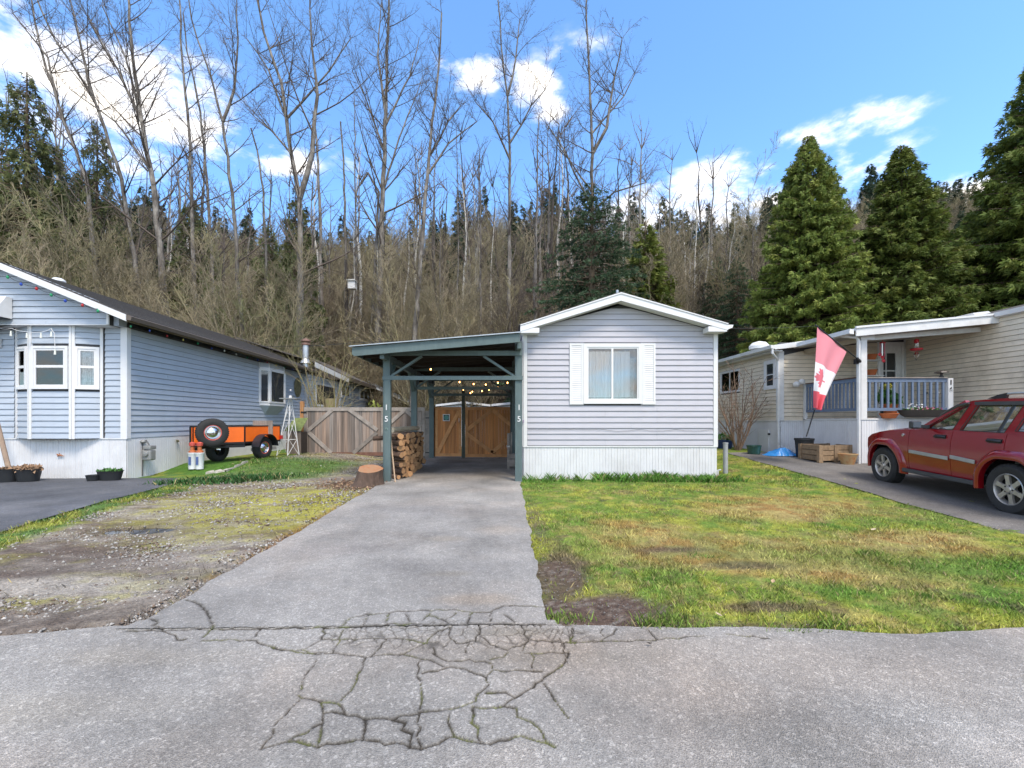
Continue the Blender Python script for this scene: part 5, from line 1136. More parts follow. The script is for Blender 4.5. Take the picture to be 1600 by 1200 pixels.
# hanging feeder and wind chime
q = P(1432, 540, 11.9); t = thing('bird_feeder', 'red and clear hummingbird feeder hanging from the porch roof', 'bird feeder', q)
b = MB(); b.tube([P(1431.5, 519, 11.9), P(1432, 527, 11.9)], .008, 5); b.build('hanger', mat('red_plastic', (.5, .02, .03), .35), t)
b = MB(); b.lathe([(0, .22), (.05, .18), (.055, .1), (.03, .08)], q-Vector((0, 0, .02)), 14); b.build('cap', mat('red_plastic', (.5, .02, .03), .35), t)
b = MB(); b.lathe([(.045, .1), (.05, 0), (.04, -.1)], q, 14); b.build('bottle', CLR, t)
b = MB(); b.lathe([(.0, -.06), (.13, -.08), (.14, -.12), (.05, -.15), (0, -.15)], q, 16); b.build('dish', mat('red_plastic', (.5, .02, .03), .35), t, smooth=True)
b = MB(); b.lathe([(.02, -.17), (.07, -.25), (.02, -.34), (.04, -.38), (0, -.4)], q, 12); b.build('lower_bulb', CLR, t, smooth=True)
q = P(1379, 535, 11.9); t = thing('wind_chime', 'red wind chime with silver tubes hanging beside the porch corner post', 'wind chime', q)
b = MB(); b.lathe([(0, .03), (.07, 0), (.07, -.02), (0, -.02)], q, 12); b.tube([q, q+Vector((0, 0, .2))], .005, 4); b.build('top_disc', mat('red_plastic', (.5, .02, .03), .35), t)
for k in range(5): a = k*1.26; b = MB(); b.tube([q+Vector((math.cos(a)*.05, math.sin(a)*.05, -.03)), q+Vector((math.cos(a)*.05, math.sin(a)*.05, -.28-.03*k))], .011, 6); b.build('chime_tube', CHR if k % 2 else mat('pink_metal', (.5, .1, .14), .4), t)
for k, (dx, dz) in enumerate(((-.07, -.33), (.03, -.50), (.0, -.40))): b = MB(); b.sphere(q+Vector((dx, 0, dz)), .055, 6, (1, .3, .9)); b.build('heart', mat('red_plastic', (.5, .02, .03), .35), t)
for i, (px, py, lb) in enumerate(((1361, 558, 'upper small terracotta pot on the white shelf by the porch door'), (1361, 582, 'lower small terracotta pot on the white shelf by the porch door'))):
    c = P(px, py, 12.9); pot('hanging_pot', lb, c-Vector((0, 0, .1)), .09, .15, .18, TER, group='pots on the porch shelf')
t = thing('plant_shelf', 'narrow white metal shelf of pots beside the porch door', 'shelf', P(1362, 600, 12.9))
for py in (563, 587): c = P(1362, py, 12.9); b = MB(); b.box(c.x-.25, c.x+.25, 12.75, 13.05, c.z-.02, c.z); b.build('shelf_board', OWH, t)
for dx in (-.22, .24): c = P(1362, 600, 12.9); b = MB(); b.tube([(c.x+dx, 12.9, dfl), (c.x+dx, 12.9, Zp(545, 12.9))], .014, 5); b.build('upright', OWH, t)
# ---------------------------------------------------------------- flag
ft_ = thing('flag', 'faded red and white maple leaf flag hanging from a black pole on the porch post', 'flag', P(1340, 565, 11.3))
pb_, pt_ = P(1344, 564, 11.25), P(1274.5, 508.5, 10.75)
b = MB(); b.tube([pb_, pt_], .014, 8); b.sphere(pt_, .022, 6); b.build('pole', BLK, ft_)
b = MB(); b.box(pb_.x-.06, pb_.x+.05, 11.30, 11.39, pb_.z-.07, pb_.z+.06); b.bar(pb_+Vector((.03, .03, -.02)), pb_+(pt_-pb_)*.08, .05, .05); b.build('bracket', BLK, ft_)
# cloth: hoist edge on the pole from tip to lower point, the fly end hanging down
def bez(a, c, t): return a+(c-a)*t
h0, h1 = P(1277, 511, 10.76), P(1322, 550, 11.1)
f0, f1 = P(1272, 637, 10.9), P(1284, 642, 10.95)
nu, nv = 60, 30; rows = []
for i in range(nu+1):
    t = i/nu
    L0 = h0.lerp(P(1275, 575, 10.8), min(1, t*2)) if t < .5 else P(1275, 575, 10.8).lerp(f0, t*2-1)
    c1 = P(1302, 590, 11.05); R0 = h1*(1-t)**2+c1*2*t*(1-t)*1.0+f1*t*t
    row = []
    for j in range(nv+1):
        s = j/nv; p = L0.lerp(R0, s); p = p+Vector((.012*math.sin(s*9+t*5)*t, .055*math.sin(s*11+t*3)*(.25+t), 0)); row.append(p)
    rows.append(row)
mf = bpy.data.materials.new('flag_cloth'); mf.use_nodes = True; ntf = mf.node_tree; at = ntf.nodes.new('ShaderNodeAttribute'); at.attribute_name = 'Col'; ntf.links.new(at.outputs['Color'], ntf.nodes['Principled BSDF'].inputs['Base Color']); ntf.nodes['Principled BSDF'].inputs['Roughness'].default_value = .85
leafp = [(0,1),(.12,.78),(.26,.86),(.22,.5),(.38,.66),(.42,.54),(.66,.58),(.58,.36),(.68,.28),(.32,-.02),(.36,-.14),(.05,-.1),(.04,-.5)]
leafp = leafp+[(-a, c) for a, c in leafp[::-1]]
def inpoly(x, y, P_):
    c = False; n = len(P_)
    for i in range(n):
        x1, y1 = P_[i]; x2, y2 = P_[(i+1) % n]
        if (y1 > y) != (y2 > y) and x < (x2-x1)*(y-y1)/(y2-y1)+x1: c = not c
    return c
# refine cloth grid for a clean print
ru, rv = 150, 70; V_ = []; C_ = []
Rr = np.array([[list(p) for p in r] for r in rows])
for i in range(ru+1):
    ti = i/ru*nu; i0 = min(int(ti), nu-1); ft2 = ti-i0
    for j in range(rv+1):
        tj = j/rv*nv; j0 = min(int(tj), nv-1); fj = tj-j0
        p = (Rr[i0, j0]*(1-ft2)+Rr[i0+1, j0]*ft2)*(1-fj)+(Rr[i0, j0+1]*(1-ft2)+Rr[i0+1, j0+1]*ft2)*fj
        V_.append(p-np.array(ORG[ft_])); t, s = i/ru, j/rv
        red = t < .42+.10*s*0 or t > .80
        col = (.70, .25, .29) if red else (.78, .76, .76)
        if t > .78: col = (.66, .09, .12)
        if not red and inpoly((t-.60)/.20, (.42-s)/.42, leafp): col = (.68, .15, .19)
        C_.append(col)
i = (np.arange(ru)[:, None]*(rv+1)+np.arange(rv)[None]).ravel(); fcs = np.stack([i, i+1, i+rv+2, i+rv+1], 1)
o = link('cloth', npmesh('cloth', np.array(V_), fcs, mf, np.array(C_), True), ft_)
# ---------------------------------------------------------------- things by the right home's skirting
c = Vector((P(1251, 700, 12.7).x, 12.55, H(9, 12.6)))
t = thing('bin', 'black plastic bin with a lid beside the white skirting', 'bin', c); b = MB()
b.lathe([(0, 0), (.17, 0), (.20, .1), (.235, .50), (.25, .51), (.25, .56), (.215, .56), (.2, .45), (0, .44)], c, 18); b.build('bin_body', DRK, t, smooth=True)
t = thing('shovel', 'long black handled shovel leaning on the porch skirting behind the bin', 'shovel', c)
b = MB(); b.tube([P(1260, 682, 12.4), P(1273, 640, 12.6)], .018, 6); b.build('handle', BLK, t); b = MB(); q = P(1260, 684, 12.4); b.prism([q+Vector((-.1, 0, 0)), q+Vector((.1, 0, 0)), q+Vector((.09, -.02, -.25)), q+Vector((0, -.03, -.32)), q+Vector((-.09, -.02, -.25))], (0, .01, 0)); b.build('blade', BLK, t)
# wooden planter
CRW = mat('planter_wood', (.25, .17, .10), .85, var=.3, vs=14, bump=.3, objvar=.15)
gzz = H(8.7, 11.8); t = thing('planter_box', 'rough wooden plank planter box on the asphalt under the flag', 'planter', (8.7, 11.8, gzz))
px0, px1, Yp = (1247-CX)/F*12.2, (1325-CX)/F*11.6, 11.55
A = Vector((P(1281, 722, 11.45).x, 11.45, gzz)); B_ = Vector((P(1327, 720, 11.75).x, 11.72, gzz)); C_2 = Vector((P(1248, 710, 12.35).x, 12.25, gzz)); D_ = B_+(C_2-A)
for (p, q) in ((A, B_), (C_2, A), (D_, C_2), (B_, D_)):
    for k in range(3): b = MB(); z0 = gzz+.05+k*.14; b.bar((p.x, p.y, z0+.062), (q.x, q.y, z0+.062), .03, .125); b.build('plank', CRW, t)
for p in (A, B_, C_2, D_, A.lerp(B_, .5)): b = MB(); b.box(p.x-.05, p.x+.05, p.y-.05, p.y+.05, gzz, gzz+.46); b.build('corner_post', CRW, t)
b = MB(); b.add([A+Vector((0,0,.36)), B_+Vector((0,0,.36)), D_+Vector((0,0,.36)), C_2+Vector((0,0,.36))], [(0,1,2,3)]); b.build('soil', mat('soil', (.05, .035, .025), .95), t)
c = P(1327, 727, 11.2); pot('plant_pot', 'yellow and orange glazed bowl pot at the foot of the porch corner', (c.x, 11.25, H(9, 11.2)), .13, .21, .29, mat('mottled_glaze', (.50, .36, .18), .5, var=.2, vs=9, col2=(.35, .14, .05)))
pot('plant_pot', 'dark green glazed pot on the ground by the skirting door', (P(1178, 711, 13.3).x, 13.3, H(7.7, 13.3)+.01), .17, .2, .27, mat('green_glaze', (.02, .07, .055), .2, var=.2, spec=.7))
pot('plant_pot', 'large blue pot half hidden behind the corner of the lavender home', (P(1131, 698, 15).x, 15, H(7.6, 15)), .24, .3, .30, mat('blue_glaze', (.02, .04, .13), .3, var=.2), plant=(160, .25, .3, LF, .06))
c = Vector((P(1222, 712, 12.9).x, 12.95, H(8.5, 13))); t = thing('tarp', 'crumpled bright blue plastic sheet on the ground by the skirting', 'tarp', c); rows = []
for i in range(15):
    r_ = []
    for j in range(22): x = c.x-.48+.96*j/21; y = c.y-.28+.5*i/14; e = min(i, 14-i, 3)/3*min(j, 21-j, 4)/4; r_.append((x+.02*math.sin(i*2), y+.02*math.sin(j*1.7), c.z+.015+e*(.05+.16*abs(vnoise(x, y, 5.0)-.2)+.10*math.exp(-((x-c.x)/.2)**2))))
    rows.append(r_)
b = MB(); b.grid(rows); b.build('sheet', mat('blue_sheet', (.03, .22, .55), .35, var=.15), t, smooth=True)
c = P(1130, 741, 11.3); t = thing('bollard', 'short grey steel pipe post by the right corner of the lavender home', 'post', (c.x, 10.95, 0)); b = MB(); b.tube([(c.x-.12, 10.95, 0), (c.x-.12, 10.95, .80)], .058, 12); b.build('pipe', mat('grey_pipe', (.33, .34, .35), .5, var=.1), t, smooth=True); b = MB(); b.lathe([(.063, .78), (.063, .81), (0, .815)], (c.x-.12, 10.95, 0), 12); b.build('pipe_cap', mat('grey_pipe', (.33, .34, .35), .5), t)
# rusty tap at the corner
c = Vector((P(1121, 745, 10).x, 9.98, 0)); t = thing('standpipe', 'small pale pipe stub at the right corner of the lavender home skirting', 'pipe', c); b = MB(); b.tube([c, c+Vector((0, 0, .22)), c+Vector((.06, -.03, .24))], .02, 6); b.build('pipe', OWH, t); b = MB(); b.box(c.x-.05, c.x+.06, c.y-.05, c.y+.05, 0, .035); b.build('stone_base', mat('pale_stone', (.4, .34, .27), .8, var=.2), t)
# ================================================================ FIREWOOD, STUMP, STICK
BARK = mat('log_bark', (.10, .06, .04), .9, var=.4, vs=20, bump=.8, bs=30, objvar=.25); WDE = mat('split_wood', (.46, .26, .12), .8, var=.35, vs=22, bump=.3, bs=60, objvar=.3, col2=(.22, .11, .05)); WD2 = mat('split_side', (.30, .16, .075), .8, var=.35, vs=15, stretch=(.1, 1, 1), objvar=.3)
logs = []
for k in range(9):
    b = MB(); n = 9; rr = random.Random(k); pts = []
    kind = k % 3
    for i in range(n):
        a = 2*math.pi*i/n; r_ = .075*(1+rr.uniform(-.28, .22))
        if kind == 1: r_ *= .72 if math.sin(a) < -.2 else 1.05
        if kind == 2: r_ *= 1.12 if abs(math.cos(a)) < .5 else .66
        pts.append((math.cos(a)*r_, math.sin(a)*r_))
    Lg = .42; b.cur = 0; vs = [(-Lg/2, y, z) for y, z in pts]+[(Lg/2, y*1.04, z*.97) for y, z in pts]
    b.v += vs
    for i in range(n): b.f.append((i, (i+1) % n, n+(i+1) % n, n+i)); b.mi.append(0 if (kind == 0 or i < n//2) else 2)
    b.f += [tuple(range(n))[::-1], tuple(range(n, 2*n))]; b.mi += [1, 1]
    logs.append(b.mesh('firewood_log', [BARK, WDE, WD2]))
c = 0
for row in range(8):
    nc = 18
    for i in range(nc):
        y = 10.02+i*.137+(row % 2)*.07; z = .085+row*.128+rnd.uniform(-.02, .02)
        if row == 7 and rnd.random() < .35: continue
        o = bpy.data.objects.new('firewood_log', rnd.choice(logs)); COL.objects.link(o)
        o.location = (-2.43+rnd.uniform(-.05, .05), y, z+.0); o.rotation_euler = (rnd.uniform(0, 6.28), rnd.uniform(-.05, .05), rnd.uniform(-.9, -.3)+(math.pi if rnd.random() < .5 else 0)); k_ = rnd.uniform(.75, 1.2); o.scale = (rnd.uniform(.85, 1.05), k_, k_)
        tag(o, 'split firewood log in the '+('bottom', 'second lowest', 'third lowest', 'fourth lowest', 'fourth highest', 'third highest', 'second highest', 'top')[row]+' row of the stack by the carport post', 'log', 'firewood logs in the stack')
b = MB(); b.tube([(-2.62, 10.3, 1.14), (-2.35, 12.1, 1.16)], [.07, .06], 9); o = b.build('slab_log', mat('pale_slab', (.45, .38, .27), .8, var=.2)); tag(o, 'long pale slab of wood lying along the top of the firewood stack', 'log')
b = MB(); b.tube([(-2.95, 9.95, .95), (-2.45, 9.93, .99)], [.05, .06], 8); o = b.build('branch', BARK); tag(o, 'grey branch end poking out left of the carport post from the firewood', 'branch')
t = thing('stump', 'big tree stump round with a freshly cut slanted top by the carport post', 'stump', (-2.95, 9.2, 0)); n = 22; rows = []
sc_ = P(578, 757, 9.2); cx_ = -2.83
for (h, r_, dx, tilt) in ((0, .34, -.04, 0), (.06, .30, -.02, 0), (.18, .265, .0, 0), (.30, .255, .02, .02), (.345, .25, .03, .05)):
    rows.append([Vector((cx_+dx+math.cos(a)*r_*(1+.09*math.sin(3*a+1)+.04*math.sin(7*a)), 9.2+math.sin(a)*r_, h+tilt*(math.sin(a)*1.2-math.cos(a)*.3))) for a in [2*math.pi*k/n for k in range(n+1)]])
b = MB(); b.grid(rows); b.build('bark', mat('stump_bark', (.085, .055, .04), .95, var=.4, vs=14, bump=1, bs=16, dist=.03, stretch=(1, 1, .3)), t, smooth=True)
top = rows[-1]; cc = sum(top[:-1], Vector())/n; b = MB(); b.add([cc-Vector((0, 0, .0))]+[p.lerp(cc, .55)+Vector((0, 0, -.02)) for p in top[:-1]]+[p.lerp(cc, .12) for p in top[:-1]]+top[:-1], [(0, 1+k, 1+(k+1) % n) for k in range(n)]+[(1+k, n+1+k, n+1+(k+1) % n, 1+(k+1) % n) for k in range(n)]+[(n+1+k, 2*n+1+k, 2*n+1+(k+1) % n, n+1+(k+1) % n) for k in range(n)])
b.build('cut_face', mat('fresh_cut', (.38, .22, .12), .75, var=.3, vs=9, col2=(.26, .10, .04)), t, smooth=True)
b = MB(); b.tube([P(609.5, 672, 9.95), P(613, 710, 9.8), (P(618.5, 754, 9.6).x, 9.55, .01)], .016, 6); o = b.build('stick', mat('pale_stick', (.42, .30, .2), .8)); tag(o, 'thin pale stick leaning on the firewood stack beside the carport post', 'stick')
# ================================================================ TRAILER
gT = .19; t = thing('utility_trailer', 'orange box trailer with black trim parked beside the blue home', 'trailer', (-6.6, 12.9, gT))
# front panel faces the camera; the box runs back to the right
TA = P(298, 694, 12.0); TB = P(392, 694, 12.6); Tz0, Tz1 = EYE+(658-694)*12.2/F, EYE+(658-666.5)*12.2/F
A = Vector((P(298, 0, 12.0).x, 12.0, 0)); B_ = Vector((P(382, 0, 12.9).x, 12.9, 0)); C_3 = Vector((P(437, 0, 14.4).x, 14.4, 0)); D_ = A+(C_3-B_)
z0, z1 = .72, 1.20
z0 = EYE+(658-692)*12.2/F; z1 = EYE+(658-667)*12.2/F
for (p, q, hh) in ((A, B_, z1), (B_, C_3, z1), (D_, C_3, z1), (A, D_, z1)):
    b = MB(); b.bar((p.x, p.y, (z0+z1)/2), (q.x, q.y, (z0+z1)/2), .03, z1-z0); b.build('side_panel', ORG_P, t)
    b = MB(); b.bar((p.x, p.y, z1+.012), (q.x, q.y, z1+.012), .05, .03); b.bar((p.x, p.y, z0-.03), (q.x, q.y, z0-.03), .05, .06); b.build('edge_trim', BLK, t)
for p in (A, B_, C_3, D_, A.lerp(B_, .04)): b = MB(); b.box(p.x-.022, p.x+.022, p.y-.024, p.y+.024, z0, z1+.01); b.build('corner_strip', BLK, t)
b = MB(); b.add([A+Vector((0,0,z0+.02)), B_+Vector((0,0,z0+.02)), C_3+Vector((0,0,z0+.02)), D_+Vector((0,0,z0+.02))], [(0,1,2,3)]); b.build('floor', GWD, t)
b = MB(); off = (C_3-B_).normalized()
for s in (.25, .7): p = A.lerp(B_, s); q = D_.lerp(C_3, s); b.bar((p.x, p.y, z0-.10), (q.x, q.y, z0-.10), .06, .10)
b.bar((A.x, A.y+.02, z0-.12), (B_.x, B_.y+.02, z0-.12), .06, .08); b.build('chassis', BLK, t)
def wheel(parent, c, ax, r, w, rimr, hub=True, nsp=0):
    """c centre, ax outward axis (unit, horizontal)"""
    ang = math.atan2(ax[1], ax[0]); M = Matrix.Translation(c) @ Matrix.Rotation(ang, 4, 'Z')
    b = MB(); b.lathe([(rimr*.98, -w*.45), (rimr*1.12, -w*.5), (r*.9, -w*.5), (r*.985, -w*.38), (r, -w*.25), (r, w*.25), (r*.985, w*.38), (r*.9, w*.5), (rimr*1.12, w*.5), (rimr*.98, w*.44), (rimr*.96, w*.3)], (0, 0, 0), 40, 'x', M)
    # tread blocks
    for k in range(40):
        for s in (-.2, .2):
            a = 2*math.pi*(k+(.5 if s > 0 else 0))/40; Mk = M @ Matrix.Rotation(a, 4, 'X'); b.box(w*(s-.16), w*(s+.16), -r*.05, r*.05, r*.985, r*1.018, Mk)
    wh = b.build('wheel', TYR, parent, smooth=True)
    b = MB()
    if nsp:
        b.lathe([(rimr, w*.44), (rimr*.94, w*.47), (rimr*.90, w*.42), (rimr*.88, w*.1)], (0, 0, 0), 40, 'x', M)
        for k in range(nsp):
            Mk = M @ Matrix.Rotation(2*math.pi*k/nsp+.2, 4, 'X')
            b.prism([(w*.28, -rimr*.17, rimr*.15), (w*.28, rimr*.17, rimr*.15), (w*.28, rimr*.12, rimr*.55), (w*.28, rimr*.155, rimr*.93), (w*.28, -rimr*.155, rimr*.93), (w*.28, -rimr*.12, rimr*.55)], (w*.12, 0, 0), Mk)
        b.lathe([(rimr*.32, w*.2), (rimr*.34, w*.38), (rimr*.28, w*.42), (rimr*.2, w*.43), (rimr*.17, w*.48), (0, w*.49)], (0, 0, 0), 24, 'x', M)
        rim = b.build('rim', RIM, wh, smooth=True)
        b = MB(); b.lathe([(0, w*.05), (rimr*.9, w*.05)], (0, 0, 0), 30, 'x', M)
        for k in range(5): a = 2*math.pi*k/5; b.lathe([(.014, w*.40), (.014, w*.435), (0, w*.435)], (0, math.cos(a)*rimr*.25, math.sin(a)*rimr*.25), 6, 'x', M)
        b.build('brake_disc', BLK, wh)
    else:
        b.lathe([(rimr, w*.44), (rimr*.92, w*.42), (rimr*.8, w*.2), (rimr*.62, w*.34), (rimr*.55, w*.40), (rimr*.35, w*.52), (rimr*.2, w*.50), (0, w*.55)], (0, 0, 0), 30, 'x', M); rim = b.build('rim', CHR, wh, smooth=True)
        b = MB(); b.lathe([(rimr*1.0, w*.455), (rimr*.9, w*.43)], (0, 0, 0), 30, 'x', M); b.build('rim_band', mat('red_band', (.5, .08, .06), .5), wh)
    return wh
sa = (B_-A).normalized(); sn = Vector((sa.y, -sa.x, 0)); cb = (C_3-B_).normalized(); cn = Vector((cb.y, -cb.x, 0))
fw = Vector((P(414, 0, 13.6).x, 13.45, gT+.345)); wheel(t, fw, (cn.x, cn.y), .345, .2, .19)
wheel(t, fw+(A-B_)*.90+Vector((0, 0, .0)), (-cn.x, -cn.y), .345, .2, .19)
sp = Vector((P(330.5, 0, 11.95).x, 11.98, EYE+(658-676)*11.95/F)); wheel(t, sp+Vector((0, .0, 0)), (sn.x, sn.y), .385, .20, .21)
b = MB(); nn = 14
rows = []
for s_ in (-.03, .24):
    rows.append([fw+cn*s_+cb*(math.cos(a)*.42)+Vector((0, 0, math.sin(a)*.42)) for a in [R(5)+R(170)*k/nn for k in range(nn+1)]])
b.grid(rows); b.build('mudguard', mat('mudguard_black', (.02, .022, .028), .3), t, smooth=True)
b = MB(); p = A.lerp(B_, .35); b.bar((p.x, p.y-.02, z0-.1), (p.x-.1, p.y-.6, z0-.16), .07, .07); b.bar((p.x-.35, p.y-.05, z0-.08), (p.x+.45, p.y-.05, z0-.08), .05, .05); b.build('drawbar', BLK, t)
b = MB(); p = C_3+Vector((.03, -.02, 0)); b.box(p.x, p.x+.05, p.y-.05, p.y+.08, z0+.02, z0+.14); b.build('tail_lamp', mat('red_lens', (.45, .02, .02), .3), t)
b = MB(); b.bar(B_+Vector((.03, .3, z0-.25)), C_3+Vector((.03, -.3, z0-.25)), .04, .10); b.build('step_plate', STL, t)
# load in the trailer
b = MB(); c = P(411, 667, 13.9); b.box(c.x-.30, c.x+.32, 13.85, 13.89, c.z-.35, c.z+.20); o = b.build('plywood_sheet', GWD); tag(o, 'grey weathered board standing up inside the orange trailer', 'board')
# buckets with lanterns in front
for i, (px, lb) in enumerate(((300.5, 'left of two white buckets with red caps in front of the trailer'), (312, 'right of two white buckets with red caps in front of the trailer'))):
    c = Vector((P(px, 0, 11.6).x, 11.6, H(P(px, 0, 11.6).x, 11.6))); t = thing('bucket', lb, 'bucket', c, 'white buckets by the trailer'); b = MB(); b.lathe([(0, 0), (.09, 0), (.105, .40), (.112, .41), (.112, .44), (.095, .44)], c, 16); b.build('bucket_body', mat('bucket_white', (.72, .72, .74), .4, var=.05), t, smooth=True)
    b = MB(); b.lathe([(.09, .44), (.085, .48), (.05, .5), (.05, .60), (0, .6)], c, 12); b.build('glass_jar', mat('amber', (.42, .12, .04), .3, var=.2), t); b = MB(); b.lathe([(.03, .6), (.075, .62), (.08, .69), (.03, .72), (0, .72)], c, 10); b.build('cap', mat('faded_red', (.5, .08, .06), .5), t)
    b = MB(); b.box(c.x-.03, c.x+.035, c.y-.108, c.y-.1, .12+c.z, .33+c.z); b.build('stripe', mat('blue_print', (.08, .12, .3), .5), t)
# stone slab edging in the grass
for i, (pa, pb, lb) in enumerate((((312, 743), (344, 741), 'longer pale stone slab lying in the grass beside the neighbour asphalt'), ((346, 741), (374, 735), 'second pale stone slab in the grass below the trailer'))):
    A1, B1 = G(*pa), G(*pb); b = MB(); n = 8; top = []; 
    for k in range(n+1): x = A1[0]+(B1[0]-A1[0])*k/n; y = A1[1]+(B1[1]-A1[1])*k/n+.3; w_ = .09+.04*math.sin(k*1.7+i); top.append((x, y, w_))
    zh = [H(x, y)+.05+.02*math.sin(k*2) for k, (x, y, w_) in enumerate(top)]
    rows = [[Vector((x, y-w_, H(x, y)-.02)) for x, y, w_ in top], [Vector((x, y-w_*.9, zh[k])) for k, (x, y, w_) in enumerate(top)], [Vector((x, y+w_*.9, zh[k]+.01)) for k, (x, y, w_) in enumerate(top)], [Vector((x, y+w_, H(x, y)-.02)) for x, y, w_ in top]]
    b.grid(rows); o = b.build('stone_slab', mat('pale_slab_stone', (.42, .39, .33), .9, var=.25, bump=.6, bs=20)); tag(o, lb, 'stone slab')
# ---------------------------------------------------------------- left home odds
# gas meter
q = Vector((P(226, 0, 10.9).x+.05, 11.05, 0)); gz_ = lambda py: EYE+(658-py)*10.75/F
t = thing('gas_meter', 'grey gas meter with regulator and pipes on the side skirting of the blue home', 'gas meter', (q.x, q.y, 0)); q = Vector((P(229, 0, 10.75).x, 10.75, 0)); GR_ = mat('meter_grey', (.27, .27, .26), .5, metal=.3, var=.15)
b = MB(); b.tube([(q.x-.10, q.y, .0), (q.x-.10, q.y, gz_(690)), (q.x+.0, q.y, gz_(688)), (q.x+.07, q.y, gz_(696))], .016, 7); b.build('pipe', mat('meter_pipe', (.1, .1, .1), .5), t)
b = MB(); b.box(q.x-.05, q.x+.17, q.y-.09, q.y+.09, gz_(719), gz_(703)); b.build('meter_body', GR_, t, bevel=.03)
b = MB(); b.lathe([(.0, -.14), (.06, -.13), (.075, -.1), (.075, 0)], (q.x+.05, q.y, gz_(709)), 14, 'y'); b.build('dial', GR_, t, smooth=True)
b = MB(); b.box(q.x-.02, q.x+.17, q.y-.1, q.y+.1, gz_(702), gz_(696)); b.build('cover', GR_, t, bevel=.02)
b = MB(); b.sphere((q.x-.08, q.y, gz_(690)), .075, 8, (1, 1, .6)); b.sphere((q.x-.06, q.y, gz_(705)), .05, 8); b.build('regulator', GR_, t, smooth=True)
b = MB(); c = ws.pt(s_at(275), EYE+(658-689)*11.9/F, .05); b.sphere(c, .045, 6, (1, .7, .8)); b.tube([c, c+Vector((.05, -.12, .03))], .02, 6); b.build('hose_tap', mat('brass_tap', (.2, .17, .1), .4, metal=.6), lh)
# vent pipe / hose in the skirting by the wall base
def longpot(name, label, px, py, Y, rx, ry, h, plant=None, m=DRK):
    c = Vector((P(px, 0, Y).x, Y, H(P(px, 0, Y).x, Y)+.015)); t = thing(name, label, 'planter', c); rows = []
    for (dz, k) in ((0, .8), (h*.5, .92), (h*.9, 1), (h, 1.05), (h, .93), (h*.8, .9)): rows.append([c+Vector((math.cos(a)*rx*k, math.sin(a)*ry*k, dz)) for a in [2*math.pi*j/24 for j in range(25)]])
    b = MB(); b.grid(rows); b.build('pot_body', m, t, smooth=True); b = MB(); b.add([p for p in rows[-1][:-1]], [tuple(range(24))]); b.build('soil', mat('soil', (.05, .035, .025), .95), t)
    if plant: leaves('plant_leaves', plant[0], c+Vector((0, 0, h*.9)), rx*.95, plant[1], plant[2], t, plant[3], ry*.9)
    return t
longpot('planter', 'oval black planter with low green leaves below the blue home corner trim', 172, 743, 9.85, .27, .16, .21, (120, .08, LF, .05))
longpot('planter', 'small round black pot beside the oval black planter', 146, 745, 9.75, .14, .13, .13)
DRY = mat('dry_leaves', (.32, .2, .12), .9, var=.3)
longpot('planter', 'black tub with dry brown leaves below the bay window', 44, 749, 9.7, .24, .2, .27, (220, .12, DRY, .07))
longpot('planter', 'black tub with broken rim at the left edge of the photo', 12, 749, 9.6, .21, .2, .29, (100, .05, DRY, .06))
b = MB(); b.bar(P(-2, 672, 10.0), P(13, 730, 9.6), .07, .03, (1, 0, 0)); b = MB(); b.tube([P(-6, 655, 10.0), P(15, 738, 9.62)], .045, 8); o = b.build('wooden_pole', mat('old_pole', (.25, .18, .13), .85, var=.25)); tag(o, 'thick brown wooden pole leaning behind the black tub at the left edge', 'pole')
q = P(93, 711, 10.27); t = thing('lizard_ornament', 'tiny orange and brown lizard ornament on the white skirting under the bay window', 'ornament', q); b = MB(); b.tube([q+Vector((-.07, 0, .03)), q+Vector((-.02, -.01, -.005)), q+Vector((.02, -.01, 0)), q+Vector((.11, 0, -.03))], [.006, .018, .02, .004], 6)
b.tube([q+Vector((-.05, 0, -.04)), q, q+Vector((.0, 0, .05))], .006, 4); b.build('body', mat('lizard_orange', (.35, .13, .05), .6, var=.3, vs=40), t)
# oval wall plaque, windmill ornament, tote, garden bench behind the trailer
sP = s_at(464); c = ws.pt(sP, EYE+(658-605)*(LY+sP)/F, .04); b = MB(); M = Matrix.Translation(c) @ Matrix.Rotation(ws.a, 4, 'Z')
b.lathe([(0, -.03), (.42, -.02), (.46, 0)], (0, 0, 0), 24, 'y', M @ Matrix.Diagonal((.8, 1, .95, 1)))
o = b.build('wall_ornament', mat('bronze_relief', (.15, .135, .07), .6, var=.5, vs=12, bump=.8, bs=10, dist=.05)); tag(o, 'oval bronze coloured relief plaque on the blue wall', 'wall plaque')
t = thing('windmill_ornament', 'tall white metal garden windmill tower beside the orange trailer', 'garden windmill', P(451, 700, 14.6)); Yw = 14.6; wz = lambda py: EYE+(658-py)*Yw/F
b4 = [Vector((P(437, 0, Yw).x, Yw-.2, .2)), Vector((P(455, 0, Yw).x, Yw-.25, .2)), Vector((P(463, 0, Yw).x, Yw+.2, .2)), Vector((P(444, 0, Yw).x, Yw+.25, .2))]; apex = Vector((P(454, 0, Yw).x, Yw, wz(612)))
for p in b4: b = MB(); b.tube([p, apex+(p-apex)*.06], .017, 5); b.build('leg', OWH, t)
b = MB()
for k in (.25, .55, .8):
    qs = [p.lerp(apex, k) for p in b4]
    for i in range(4): b.tube([qs[i], qs[(i+1) % 4]], .010, 4)
for k in range(3):
    k0, k1 = (.0, .25, .55)[k], (.25, .55, .8)[k]
    for i in range(4): b.tube([b4[i].lerp(apex, k0), b4[(i+1) % 4].lerp(apex, k1)], .008, 4)
b.build('cross_brace', OWH, t)
b = MB(); b.box(apex.x-.28, apex.x+.28, Yw-.2, Yw+.2, apex.z-.25, apex.z-.22); b.build('platform', GR_, t)
b = MB(); hc = apex+Vector((-.0, -.18, .12))
b.sphere(apex+Vector((0, 0, .05)), .03, 6)
